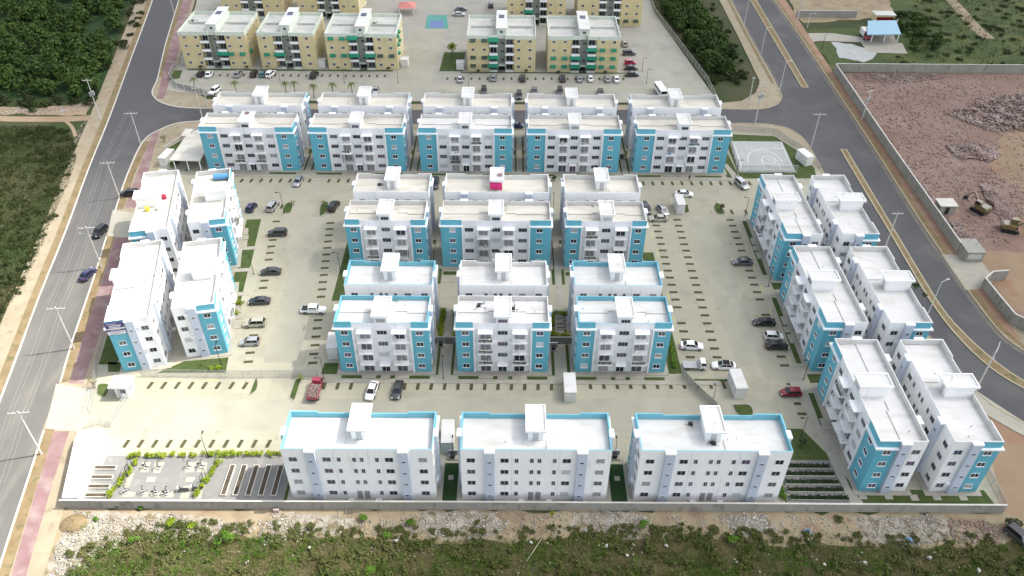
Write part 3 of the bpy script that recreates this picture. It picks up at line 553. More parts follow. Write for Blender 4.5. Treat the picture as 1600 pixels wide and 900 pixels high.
# right-hand lawn, path and bed area
lawn([(44.8, 97.2), (53.0, 97.2), (56.5, 90.2), (58.4, 84.0), (80.0, 84.0), (80.6, 80.9), (46.0, 80.9), (44.8, 90)], 0.13)
walk([(44.6, 97.4), (46.6, 97.4), (48.6, 90.3), (44.6, 90.3)], 0.16); slab('garden_path', [(46.2, 90.1), (55.9, 90.1), (58.6, 81.2), (46.2, 81.2)], 0.1, 0.145, 'garden_paving')
walk([(53.2, 113), (56.4, 113), (57.6, 84), (59, 81), (56.6, 81), (55.4, 97)], 0.16)
lawn([(56.6, 163), (57.6, 163), (57.6, 142), (56.6, 142)], 0.17); lawn([(56.6, 134), (57.6, 134), (57.6, 114), (56.6, 114)], 0.17); lawn([(56.6, 106), (57.6, 106), (57.6, 98), (56.6, 98)], 0.17)
for y0, y1 in ((136.3, 139.5), (108.1, 111.4)): lawn(rect(57.8, y0 + 0.6, 67.5, y1 - 0.4), 0.15)
for p in ((58.5, 82.6), (62.8, 82.6), (67.0, 82.4), (70.8, 82.5), (75.2, 82.5)): walk(rect(p[0], p[1] - 0.6, p[0] + 1.3, p[1] + 0.6), 0.165)
# exercise garden at the left front corner
slab('garden_paving', [(-72.4, 81.0), (-37.0, 81.0), (-37.0, 90.1), (-70.6, 90.1), (-70.4, 88.2)], 0.08, 0.128, 'garden_paving')
lawn([(-36.9, 81.0), (-35.6, 81.0), (-35.6, 90), (-36.9, 90)], 0.16)
PADS = [[(-62.8,88.8),(-61.3,88.8),(-61.0,86.6),(-62.5,86.6)], [(-60.7,88.8),(-58.9,88.8),(-59.0,86.5),(-60.2,86.5)], [(-55.1,88.8),(-53.5,88.8),(-53.3,86.7),(-54.8,86.6)], [(-53.0,88.8),(-51.6,88.8),(-51.2,86.7),(-52.8,86.7)], [(-60.8,85.7),(-59.3,85.7),(-59.3,84.6),(-60.7,84.6)], [(-54.2,85.7),(-52.6,85.7),(-52.7,84.7),(-54.2,84.7)], [(-64.2,86.7),(-63.2,86.4),(-63.2,83.5),(-64.0,83.3)], [(-51.5,86.0),(-50.5,86.3),(-50.5,83.4),(-51.1,83.4)], [(-63.8,82.5),(-61.6,82.5),(-61.6,81.6),(-63.7,81.6)], [(-60.1,82.5),(-58.7,82.5),(-58.7,81.7),(-60.3,81.6)], [(-58.4,82.7),(-57.1,82.7),(-57.1,81.5),(-58.1,81.5)], [(-56.5,82.7),(-55.2,82.7),(-55.2,81.5),(-56.4,81.5)], [(-54.2,83.9),(-52.8,83.9),(-52.6,81.3),(-54.0,81.3)], [(-52.0,83.9),(-50.8,83.9),(-50.5,81.3),(-51.8,81.3)]]
for q in PADS: slab('garden_pad', q, 0.1, 0.15, 'walk_concrete')
# lawns between the front blocks
for x0, x1 in ((-11.4, -7.8), (16.7, 20.4)):
    lawn(rect(x0 + 0.3, 80.9, x1 - 0.3, 89.0), 0.13, 'turf')
    slab('concrete_pad', rect((x0 + x1) / 2 - 0.45, 85.4, (x0 + x1) / 2 + 0.45, 86.3), 0.1, 0.3, 'walk_concrete')
# basketball court
court = slab('basketball_court', [(61.8, 202.4), (76.4, 202.4), (75.9, 186.0), (60.9, 186.0)], 0.08, 0.17, 'court_grey')
def line_pts(pts, wd=0.12, z=0.176, m='line_paint', name='court_line'):
    o = ribbon(name, pts, -wd / 2, wd / 2, z - 0.001, z, m, None); o.parent = court
cx, cy = 69.0, 194.4
line_pts([(61.9, 187.4), (75.4, 187.4)]); line_pts([(61.9, 187.4), (62.6, 201.6)]); line_pts([(75.4, 187.4), (75.9, 201.6)])
line_pts([(69.0 + 4.6 * math.sin(t), 190.6 + 7.2 * math.cos(t)) for t in [i * 0.157 - 1.57 for i in range(21)]])
line_pts([(70.2 + 1.9 * math.sin(t), 192.2 + 1.9 * math.cos(t)) for t in [i * 0.262 for i in range(25)]])
line_pts([(68.1, 187.5), (68.1, 192.2), (72.3, 192.2), (72.3, 187.5)]); line_pts([(69.0, 198.6), (75.6, 198.6)])
# yellow complex ground
slab('far_yard', [(-107, 232), (-93, 228.5), (-60, 225.5), (62, 226), (62.5, 232), (53.5, 300), (54, 420), (-150, 420), (-124, 330), (-108, 250)], -0.05, 0.088, 'far_concrete')
fy = lambda poly, z=0.094: sheet('far_lane', rough_edge(poly, 4, 0.4, 13), z, 'lane_concrete')
fy([(-92, 232), (58, 233), (58, 237), (-92, 236.5)]); fy([(-37, 237), (-25, 237), (-23, 282), (-36, 282)])
for poly in ([(-109, 246), (-105.5, 246), (-104.5, 240), (-107.5, 239)], [(-104, 246.2), (-38, 246.5), (-38, 247.4), (-104, 247.3)], [(-16, 245.8), (38, 246.2), (38, 247.0), (-16, 246.6)], [(-23, 247), (-15.4, 247), (-15.2, 262), (-22.4, 262)]):
    slab('far_lawn', poly, 0.05, 0.12, 'lawn')
def fstrips(p0, p1, n, rz=0):
    a = Vector(p0); c = Vector(p1)
    for i in range(n):
        p = a.lerp(c, i / (n - 1)); put('grass_strip', strip_me, bpy.data.objects['far_yard'], (p.x, p.y, 0.089), rz)
fstrips((-100, 242.6), (-40, 243.0), 25); fstrips((-20, 241.5), (36, 242.3), 23)
slab('far_sport_court', [(-30.6,282.4),(-22.2,282.6),(-23.7,295.4),(-30.8,295.3)], 0.05, 0.12, 'court_green'); slab('sport_court_centre', [(-29.1,283.1),(-23.8,283.2),(-24.7,289.8),(-29.1,289.7)], 0.1, 0.126, 'court_blue')
# the plot beside the right road
slab('pavilion_drive', [(105.8,281.2),(114.5,281.4),(123.7,278.1),(136.4,272.8),(134.9,264.0),(121.5,264.8),(122.2,273.6),(107.9,274.4),(104.9,273.2)], -0.02, 0.07, 'walk_concrete')
slab('pavilion_terrace', rough_edge([(112.1,273.4),(118.3,271.8),(121.9,268.1),(126.3,268.2),(121.9,259.6),(117.7,256.9),(110.3,260.4),(111.7,267.9)], 2, 0.4, 14), -0.02, 0.066, 'court_grey')
slab('pavilion_lawn', rough_edge([(105.8,284.8),(126.4,286.4),(123.9,278.7),(113.8,279.1),(106.2,281.2)], 3, 0.3, 15), -0.02, 0.05, 'lawn')
slab('pavilion_garden', rough_edge([(105.4,272.1),(111.6,273.4),(111.7,267.9),(110.4,259.4),(116.7,256.9),(109.1,255.2),(106.0,256.2)], 2, 0.3, 16), -0.02, 0.055, 'lawn')

# ------------------------------------------------------------------ windows, doors and other repeated pieces
def window_mesh(wd, h, panes, frame='frame_white', sill=True):
    """frame (part) and glass (sub-part); looks to -y, origin at the middle of the opening on the wall face"""
    fr = MB(); t = 0.055; a = wd / 2; c = h / 2
    for q in ((-a - t, c, a + t, c + t), (-a - t, -c - t, a + t, -c), (-a - t, -c, -a, c), (a, -c, a + t, c)):
        fr.box(q[0], -0.07, q[1], q[2], 0.02, q[3], skip='n')
    for i in range(1, panes):
        x = -a + wd * i / panes; fr.box(x - 0.025, -0.06, -c, x + 0.025, 0.02, c, skip='nbt')
    if sill: fr.box(-a - 0.12, -0.13, -c - 0.13, a + 0.12, 0.02, -c - t - 0.001, skip='n')
    gl = MB()
    for i in range(panes):
        x0 = -a + wd * i / panes; x1 = -a + wd * (i + 1) / panes; y = -0.022 - 0.014 * (i % 2)
        gl.quad([(x0, y, -c), (x1, y, -c), (x1, y, c), (x0, y, c)])
    return fr.mesh('window', frame), gl.mesh('pane', 'glass_dark')
WIN = {'blue': window_mesh(1.2, 0.95, 2), 'wide': window_mesh(1.75, 0.92, 3, 'frame_grey', False), 'pair': window_mesh(1.2, 0.95, 2, 'frame_grey', False),
       'slim': window_mesh(0.5, 0.95, 2, 'frame_grey', False), 'tiny': window_mesh(0.5, 0.32, 1, 'frame_grey', False), 'door': window_mesh(1.9, 1.95, 2, 'frame_white', False),
       'head': window_mesh(1.6, 0.72, 3, 'frame_grey', False), 'square': window_mesh(0.95, 0.85, 2, 'frame_white', False), 'entry': window_mesh(1.5, 2.0, 2, 'frame_white', False)}
GLASS = ['glass_dark'] * 8 + ['glass_grey'] * 5 + ['glass_blind'] * 2 + ['glass_pale', 'glass_purple', 'glass_blue']
def add_window(kind, parent, x, y, z, rz, name='window', glass=None):
    fm, gm = WIN[kind]; o = put(name, fm, parent, (x, y, z), rz)
    p = put('pane', gm, o); g_ = glass or rnd.choice(GLASS)
    if kind in ('slim', 'tiny'): g_ = 'glass_dark' if rnd.random() < .8 else 'glass_grey'
    if kind == 'door' and glass is None: g_ = rnd.choice(['glass_grey', 'glass_door', 'glass_door', 'glass_door', 'glass_door', 'glass_dark', 'glass_blind'])
    if g_ != 'glass_dark': setmat(p, g_)
    return o
def railing_mesh():
    b = MB(); W2 = 1.33; dp = 1.28
    b.box(-W2, -dp, 0.98, W2, -dp + 0.04, 1.03)
    for s in (-1, 1): b.box(s * W2 - 0.02, -dp + 0.04, 0.98, s * W2 + 0.02, -0.02, 1.03)
    for i in range(11):
        x = -W2 + 2 * W2 * i / 10; b.box(x - 0.01, -dp + 0.005, 0.19, x + 0.01, -dp + 0.025, 0.98, skip='tb')
    for s in (-1, 1):
        for j in range(5):
            y = -dp + 0.25 * j + 0.06; b.box(s * W2 - 0.013, y, 0.2, s * W2 + 0.013, y + 0.026, 0.98, skip='tb')
    return b.mesh('railing', 'frame_white')
RAIL = railing_mesh()
BALC = MB().box(-1.38, -1.34, -0.13, 1.38, -0.005, 0.04).box(-1.38, -1.34, 0.04, 1.38, -1.22, 0.19, skip='b').box(-1.38, -1.22, 0.04, -1.27, -0.005, 0.19, skip='b').box(1.27, -1.22, 0.04, 1.38, -0.005, 0.19, skip='b').mesh('balcony', ['white_paint'])
CANOPY = MB().box(-1.38, -1.3, -0.06, 1.38, -0.005, 0.1).box(-1.3, -1.22, 0.1, 1.3, -0.005, 0.13, skip='b').mesh('canopy', 'trim_white')
ENTRY = MB().box(-1.0, -1.25, 0, 1.0, -0.005, 0.14).mesh('entrance_canopy', 'trim_white')
GRILLE_B = MB()
for i in range(12):
    x = -1.35 + 2.7 * i / 11; GRILLE_B.box(x - .015, -1.36, 0.02, x + .015, -1.33, 2.5)
for z in (0.05, 0.9, 1.7, 2.47): GRILLE_B.box(-1.36, -1.37, z, 1.36, -1.33, z + .04)
for s in (-1, 1):
    for j in range(5): GRILLE_B.box(s * 1.35 - .015, -1.33 + .27 * j, .02, s * 1.35 + .015, -1.30 + .27 * j, 2.5)
GRILLE = GRILLE_B.mesh('security_grille', 'pole_dark')
PIPE = MB().tube((0, 0, 0), (0, 0, .55), .07, n=6).mesh('vent_pipe', 'frame_grey')
ACU = MB().box(-.42, -.34, -.3, .42, -.03, .3).mesh('air_conditioner', 'frame_white')
POT = MB().tube((0, 0, 0), (0, 0, .3), .14, .18, 8).mesh('flower_pot', 'cloth_tan')
rsP = np.random.default_rng(5)
PLANT = quads_mesh('balcony_plants', np.concatenate([crown((x, -1.15, .55), (.42, .3, .5), 60, .13, rsP) for x in (-.9, -.2, .5, 1.0)]), 'leaf_scrub')

LAUNDRY = []
for k in range(3):
    lm = MB(); r3 = random.Random(k)
    for q in range(2 + k):
        x0 = -1.2 + .6 * q + r3.uniform(0, .2); x1 = x0 + r3.uniform(.3, .5); z0 = r3.uniform(.3, .55); yy = -1.27 - .01 * q
        lm.quad([(x0, yy - .02, z0), (x1, yy, z0 + .03), (x1, yy + .01, 1.04), (x0, yy + .01, 1.04)]); lm.quad([(x0, yy + .01, 1.04), (x1, yy + .01, 1.04), (x1, yy + .1, .7), (x0, yy + .1, .7)])
    LAUNDRY.append(lm.mesh('laundry', 'frame_white'))
CHAIR = MB().box(-.22, -.22, .40, .22, .22, .45).box(-.22, .18, .45, .22, .22, .9).box(-.2, -.2, 0, -.15, -.15, .4).box(.15, -.2, 0, .2, -.15, .4).box(-.2, .15, 0, -.15, .2, .4).box(.15, .15, 0, .2, .2, .4).mesh('chair', 'frame_grey')
# ------------------------------------------------------------------ the white four-storey blocks
FL = [0.2, 3.02, 5.84, 8.66]; RZ = 11.6; HP = 12.62; HR = 12.9; TH = 0.17
SHELL = {}
def shells(kind, Ln, D, inner, roof):
    key = (kind, Ln, inner, roof)
    if key in SHELL: return SHELL[key]
    a = Ln / 2; d = D / 2; wb = 4.4 * Ln / 23.65 if kind == 'A' else 3.05; out = {}
    out['wb'] = wb
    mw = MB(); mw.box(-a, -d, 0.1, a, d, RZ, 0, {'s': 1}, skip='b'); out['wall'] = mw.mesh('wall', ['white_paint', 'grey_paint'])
    out['apron'] = MB().box(-a - .95, -d - .95, 0.06, a + .95, d + .95, 0.205, skip='b').mesh('apron', 'walk_concrete')
    for s, nm in ((-1, 'l'), (1, 'r')):
        c = MB(); x0, x1 = sorted((s * (a + .12), s * (a - wb))); c.box(x0, -d - .12, .2, x1, -d + 3.2, 11.17, skip='b'); out['corner' + nm] = c.mesh('corner_panel', 'blue_paint')
        c = MB(); x0, x1 = sorted((s * (a + .5), s * (a - wb))); c.box(x0, -d - .5, 11.17, x1, -d - .1, 11.47)
        x2, x3 = sorted((s * (a + .5), s * (a + .1))); c.box(x2, -d - .1, 11.17, x3, -d + 3.2, 11.47); out['cornice' + nm] = c.mesh('cornice', 'trim_white')
        c = MB(); x0, x1 = sorted((s * (a - wb), s * (a - wb - .26))); c.box(x0, -d - .42, .2, x1, -d - .002, 11.43); out['trim' + nm] = c.mesh('trim', 'trim_white')
    p = MB()   # parapet: 0 white, 1 inner colour, 2 outer blue, 3 grey
    rr = d - TH; fr = -d - .1
    p.box(-a, rr, RZ, a, d, HP + .18, 0, {'s': 1, 't': 1})
    for s in (-1, 1):
        xo = s * (a + .1); xi = s * (a + .1 - TH - .1); x0, x1 = sorted((xo, xi)); ofc = 'e' if s > 0 else 'w'; ifc = 'w' if s > 0 else 'e'
        p.box(x0, -d + .12, RZ - .15, x1, -d + 3.2, HR, 0, {ofc: 2, ifc: 1, 't': 1, 'n': 1})
        x2, x3 = sorted((s * a, s * (a - TH))); p.box(x2, -d + 3.2, RZ, x3, rr, HP + .18, 0, {ifc: 1, 't': 1})
        x4, x5 = sorted((xo, s * (a - wb))); p.box(x4, fr, RZ - .17, x5, -d + .12, HR, 0, {'s': 2, 'n': 1, 't': 1, ofc: 2, ifc: 1})
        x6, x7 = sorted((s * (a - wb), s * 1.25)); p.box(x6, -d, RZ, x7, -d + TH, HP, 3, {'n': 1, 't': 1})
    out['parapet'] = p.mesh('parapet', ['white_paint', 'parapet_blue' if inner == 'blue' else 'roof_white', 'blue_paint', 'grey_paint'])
    rf = MB(); rf.quad([(-a + .05, -d + .05, RZ + .03), (a - .05, -d + .05, RZ + .03), (a - .05, d - .05, RZ + .03), (-a + .05, d - .05, RZ + .03)]); out['roof'] = rf.mesh('roof', roof)
    rp = MB(); e = TH + .02; rp.prism([(-a + e, .1), (-a * .33, .1), (-a * .33, .5), (-1.7, .5), (-1.7, d - e), (-a + e, d - e)], RZ, RZ + .16, 1, 0); out['screed1'] = rp.mesh('roof_screed', [roof, 'wall_grey'])
    rp = MB(); rp.prism([(2.1, -d + 1.2), (2.1, .3), (4.3, .3), (4.3, -.2), (a - .3, -.2), (a - .3, d - e), (2.6, d - e), (2.6, -d + 1.2)] if False else [(2.2, .45), (4.4, .45), (4.4, 0), (a - e - .1, 0), (a - e - .1, d - e), (2.2, d - e)], RZ, RZ + .16, 1, 0); out['screed2'] = rp.mesh('roof_screed', [roof, 'wall_grey'])
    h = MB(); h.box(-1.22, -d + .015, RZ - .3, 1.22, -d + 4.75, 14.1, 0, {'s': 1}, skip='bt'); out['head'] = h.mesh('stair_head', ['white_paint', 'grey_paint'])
    h = MB(); y0, y1 = -d - .32, -d + 5.35; h.box(-1.62, y0, 14.1, 1.62, y1, 14.32, 0, {'t': 1})
    for q in ((-1.62, y0, 1.62, y0 + .16), (-1.62, y1 - .16, 1.62, y1), (-1.62, y0 + .16, -1.46, y1 - .16), (1.46, y0 + .16, 1.62, y1 - .16)): h.box(q[0], q[1], 14.32, q[2], q[3], 14.56, skip='b')
    out['headroof'] = h.mesh('stair_head_roof', ['trim_white', 'roof_white'])
    sh = MB(); sh.box(-.75, -.58, .2, .75, .1, RZ + .9, 0, skip='bn').box(-.83, -.66, RZ + .9, .83, .12, HP + .2, 1); out['shaft'] = sh.mesh('duct_shaft', ['band_paint', 'white_paint'])
    SHELL[key] = out; return out
def block(kind, x, y, rz, label, group, faces, inner='white', roof='roof_white', Ln=None, floors=(0, 1, 2, 3), opts=()):
    Ln = Ln or (23.65 if kind == 'A' else 17.1); D = 7.65; a = Ln / 2; d = D / 2; S = shells(kind, Ln, D, inner, roof)
    t = thing('apartment_block', label, 'apartment building', (x, y, 0), rz, group)
    put('wall', S['wall'], t); put('apron', S['apron'], t); put('roof', S['roof'], t); put('parapet', S['parapet'], t)
    put('roof_screed', S['screed1'], t); put('roof_screed', S['screed2'], t)
    for s in 'lr': put('corner_panel', S['corner' + s], t); put('cornice', S['cornice' + s], t); put('trim', S['trim' + s], t)
    hd = put('stair_head', S['head'], t); put('stair_head_roof', S['headroof'], hd)
    dr = MB(); dr.box(-.45, -d + 4.75, RZ + .05, .45, -d + 4.8, RZ + 2.05); dr.build('door', 'frame_grey', hd)
    k = Ln / 23.65
    if kind == 'A':
        front = [('blue', -9.45 * k, .12), ('wide', -5.85 * k, 0), ('bal', -2.75 * k, 0), ('wide', 0, 0), ('bal', 2.75 * k, 0), ('wide', 5.8 * k, 0), ('blue', 9.45 * k, .12)]
        rear = [('pair', -10.2 * k), ('tiny', -7.25 * k), ('pair', -4.9 * k), ('slim', -3.0 * k), ('slim', -.6), ('slim', .6), ('slim', 3.0 * k), ('pair', 4.9 * k), ('tiny', 7.25 * k), ('pair', 10.2 * k)]
        shx = (-7.25 * k, 7.25 * k)
    else:
        front = [('blue', -6.95, .12), ('bal', -3.2, 0), ('wide', 0, 0), ('bal', 3.2, 0), ('blue', 6.95, .12)]
        rear = [('pair', -6.7), ('slim', -3.35), ('slim', -1.55), ('slim', -.45), ('slim', 1.3), ('pair', 3.7), ('pair', 6.95)]
        shx = ()
    for sx in shx: put('duct_shaft', S['shaft'], t, (-sx, d, 0), math.pi)
    for s in (-1, 1): put('duct_shaft', S['shaft'], t, (s * a, -d + 4.08, 0), s * math.pi / 2)
    if 'front' in faces:
        add_window('head', hd, 0, -d + .015, 13.15, 0)
        for kd, u, off in front:
            if kd == 'bal': put('canopy', CANOPY, t, (u, -d, 10.98))
            for f in floors:
                if kd == 'bal':
                    if f > 0:
                        bl = put('balcony', BALC, t, (u, -d, FL[f])); put('railing', RAIL, bl)
                        if (f, u > 0) in opts: put('security_grille', GRILLE, bl)
                        if rnd.random() < .16: put('balcony_plants', PLANT, bl)
                        if rnd.random() < .12: setmat(put('laundry', LAUNDRY[rnd.randrange(3)], bl), rnd.choice(['cloth_dark', 'tank_red', 'tank_blue', 'frame_white', 'cloth_tan', 'frame_white', 'metal_grey']))
                        if rnd.random() < .4: put('chair', CHAIR, bl, (rnd.uniform(-.9, .9), -.55, .04), rnd.uniform(0, 6))
                    add_window('door', t, u, -d, FL[f] + 1.02, 0, 'balcony_door')
                elif kd == 'wide' and abs(u) < .1 and f == 0:
                    add_window('entry', t, u, -d, 1.22, 0, 'entrance_door'); put('entrance_canopy', ENTRY, t, (u, -d, 2.62))
                else: add_window(kd, t, u, -d - off, FL[f] + 1.6, 0)
        st = MB()
        for u in [q[1] for q in front if q[0] == 'bal']: st.box(u - 1.35, -d - 2.0, .1, u + 1.35, -d - .95, .22)
        st.box(-.9, -d - 2.2, .1, .9, -d - .95, .235); st.build('terrace', 'walk_concrete', t)
    if 'rear' in faces:
        for kd, u in rear:
            for f in floors:
                if f == 0 and kd == 'slim' and abs(u) < .7:
                    dm = MB().box(-.42, -.05, -1.05, .42, .01, 1.0, skip='n').mesh('service_door', 'metal_grey'); put('service_door', dm, t, (-u, d, 1.3), math.pi)
                else: add_window(kd, t, -u, d + (.58 if kd == 'tiny' else 0), FL[f] + (1.75 if kd == 'tiny' else 1.6), math.pi)
        if kind == 'A' and 0 in floors:
            for u in (-2.4, 2.1): MB().box(u - .5, d + .1, .2, u + .5, d + .9, .55).build('step', 'roof_white', t)
        lines = MB()
        for u in ((-3.75, 3.75) if kind == 'A' else (-3.6, 1.8, 5.3)): lines.box(u * k - .02, d, .2, u * k + .02, d + .02, HP)
        lines.build('wall_joint', 'band_paint', t)
    r2 = random.Random(int(x * 7 + y * 13))
    for q in range(r2.randint(3, 6)):
        px, py = r2.uniform(-a + 1, a - 1), r2.choice([d - .45, d - .5, -d + r2.uniform(1, 6)])
        if abs(px) > 2.2: put('vent_pipe', PIPE, t, (px, py, RZ + .03))
    if r2.random() < .55:
        an = MB(); px = r2.uniform(-.6, .6); an.tube((px, -d + 4.2, 14.3), (px, -d + 4.2, 15.6), .025, n=4).tube((px - .5, -d + 4.2, 15.5), (px + .5, -d + 4.2, 15.5), .02, n=4).tube((px - .35, -d + 4.2, 15.25), (px + .35, -d + 4.2, 15.25), .02, n=4); an.build('antenna', 'metal_grey', t)
    if 'front' in faces:
        for kd, u, off in front:
            if kd == 'bal':
                for f in floors:
                    if r2.random() < .3: put('air_conditioner', ACU, t, (u + r2.choice([-1.0, 1.0]) * 1.7, -d, FL[f] + 2.2))
    for s, nm, rr in ((-1, 'left', -math.pi / 2), (1, 'right', math.pi / 2)):
        if nm in faces:
            for f in floors:
                if r2.random() < .3: put('air_conditioner', ACU, t, (s * a, -d + 5.3, FL[f] + 2.3), rr)
                add_window('blue', t, s * (a + .12), -d + 1.65, FL[f] + 1.6, rr)
                add_window('tiny', t, s * (a + .58), -d + 4.08, FL[f] + 1.75, rr)
                add_window('pair', t, s * a, -d + 6.35, FL[f] + 1.6, rr)
    return t
ORD = ['leftmost', 'second from the left', 'middle', 'second from the right', 'rightmost']
G1 = 'white and blue apartment blocks'
XA = [-67.2, -39.25, -11.4, 16.5, 44.5]
BL = {}
for i, x in enumerate(XA):
    BL['N%d' % i] = block('A', x, 200.75 + .004 * (x + 67), math.pi, ORD[i] + ' of five white blocks with plain rear walls nearest the cross road', G1, ('rear', 'left', 'right') if i in (0, 4) else ('rear', 'left', 'right'), 'white', 'roof_cream', floors=(2, 3))
    BL['S%d' % i] = block('A', x, 188.7 + .004 * (x + 67), 0, ORD[i] + ' of five blue-cornered balcony blocks facing the top parking row', G1, ('front', 'left', 'right'), 'white', 'roof_white' if i == 2 else 'roof_cream', opts=((1, False),) if i in (1, 2) else ())
TRI = ['left', 'middle', 'right']
for i, (kd, x, xd, xe) in enumerate((('B', -26.8, -23.45, -23.5), ('A', -2.9, -1.1, -1.1), ('B', 21.05, 21.3, 21.5))):
    BL['B%d' % i] = block(kd, x, 159.05 + .1 * i, math.pi, TRI[i] + ' white flat-roofed block with its rear to the cream-roofed balcony block in the centre', G1, ('rear', 'left', 'right'), 'white', 'roof_cream', floors=(1, 2, 3))
    BL['C%d' % i] = block(kd, x, 147.9 + .12 * i, 0, TRI[i] + ' balcony block with blue corners and cream roof in the upper centre row', G1, ('front', 'left', 'right'), 'white', 'roof_cream', opts=((2, False), (1, False)) if i == 1 else ((1, True),))
    BL['D%d' % i] = block('B', xd, 125.75 + .15 * i, math.pi, (('left', 'middle', 'right')[i]) + (' rear-facing block with bright blue inner parapet in the lower centre', ' rear-facing block with all-white parapet in the lower centre', ' rear-facing block with bright blue inner parapet in the lower centre')[i], G1, ('rear', 'left', 'right'), 'white' if i == 1 else 'blue', 'roof_white', floors=(1, 2, 3))
    BL['E%d' % i] = block('B', xe, 114.9 + .15 * i, 0, (('left', 'middle', 'right')[i]) + (' balcony block with blue inner parapet facing the lower parking row', ' balcony block with all-white roof facing the lower parking row', ' balcony block with blue inner parapet facing the lower parking row')[i], G1, ('front', 'left', 'right'), 'white' if i == 1 else 'blue', 'roof_white')
    BL['F%d' % i] = block('A', (-23.55, 4.4, 32.6)[i], 85.35, math.pi, ('left', 'middle', 'right')[i] + ' of three plain-backed white blocks behind the front boundary wall', G1, ('rear', 'left', 'right'), 'blue', 'roof_white')
for i, y in enumerate((95.55, 123.75, 151.85)):
    nm = ('nearest', 'middle', 'farthest')[i]
    BL['Ra%d' % i] = block('A', 62.65, y, -math.pi / 2, nm + ' of the three right-hand balcony blocks along the car park', G1, ('front', 'right', 'left'), 'white', 'roof_white')
    BL['Rb%d' % i] = block('A', 74.4, y, math.pi / 2, nm + ' of the three right-hand blocks beside the curving road', G1, ('rear', 'left', 'right'), 'white', 'roof_white')
BL['La0'] = block('A', -72.8, 123.4, R(-77.2), 'nearest left-hand white block with purple banner beside the pink walk', G1, ('rear', 'right', 'left'), 'white', 'roof_white', Ln=24.6)
BL['Lb0'] = block('A', -61.4, 125.7, R(101.4), 'nearest left-hand white block with sunlit balconies over the car park', G1, ('front', 'left', 'right'), 'white', 'roof_white', Ln=21.4)
BL['La1'] = block('A', -78.5, 151.4, R(-77.6), 'far left-hand white block with water tanks on its roof', G1, ('rear', 'right', 'left'), 'white', 'roof_cream', Ln=24.2)
BL['Lb1'] = block('A', -67.1, 153.6, R(101.6), 'far left-hand white block with a blue tank on its roof corner', G1, ('front', 'left', 'right'), 'white', 'roof_cream', Ln=21.0)
# banner on the nearest left-hand block (a printed sheet fixed to the blue corner; too blurred to read, its lines of print built as bars)
t0 = BL['La0']; bn = MB(); L2 = 24.6 / 2
bn.box(L2 + .43, -3.95, 9.9, L2 + .5, -.7, 12.75); bo = bn.build('banner', 'banner_purple', t0)
bm = MB(); bm.box(L2 + .5, -3.9, 9.95, L2 + .505, -.75, 10.75); bm.build('banner_print', 'banner_white', bo)
bm = MB()
for z, y0, y1, h_ in ((12.42, -3.6, -1.9, .1), (11.95, -3.3, -1.2, .2), (11.6, -3.3, -1.4, .16), (11.25, -3.5, -1.1, .1), (11.0, -3.1, -1.5, .08)): bm.box(L2 + .5, y0, z, L2 + .506, y1, z + h_)
bm.build('banner_lettering', 'banner_white', bo)
bm = MB()
for z, y0, y1 in ((10.5, -3.6, -1.2), (10.3, -3.3, -1.0), (10.1, -3.6, -2.0)): bm.box(L2 + .505, y0, z, L2 + .51, y1, z + .07)
bm.build('banner_lettering', 'banner_purple', bo)

# ------------------------------------------------------------------ the yellow complex
AWN_W = MB(); AWN_W.quad([(-.85, 0, .6), (-.85, -.8, .0), (.85, -.8, .0), (.85, 0, .6)]); AWN_W.quad([(-.85, -.8, .0), (-.85, -.8, -.28), (.85, -.8, -.28), (.85, -.8, .0)]); AWN_W.quad([(-.85, 0, .6), (-.85, 0, -.28), (-.85, -.8, -.28), (-.85, -.8, .0)]); AWN_W.quad([(.85, 0, .6), (.85, -.8, .0), (.85, -.8, -.28), (.85, 0, -.28)])
AWN_W = AWN_W.mesh('awning', 'awning_green')
AWN_B = MB(); AWN_B.quad([(-1.7, 0, .7), (-1.7, -1.25, -.05), (1.7, -1.25, -.05), (1.7, 0, .7)]); AWN_B.quad([(-1.7, -1.25, -.05), (-1.7, -1.25, -.42), (1.7, -1.25, -.42), (1.7, -1.25, -.05)])
AWN_B.quad([(-1.7, 0, .7), (-1.7, 0, -.3), (-1.7, -1.25, -.42), (-1.7, -1.25, -.05)]); AWN_B.quad([(1.7, 0, .7), (1.7, -1.25, -.05), (1.7, -1.25, -.42), (1.7, 0, -.3)])
AWN_B = AWN_B.mesh('awning', 'awning_green')
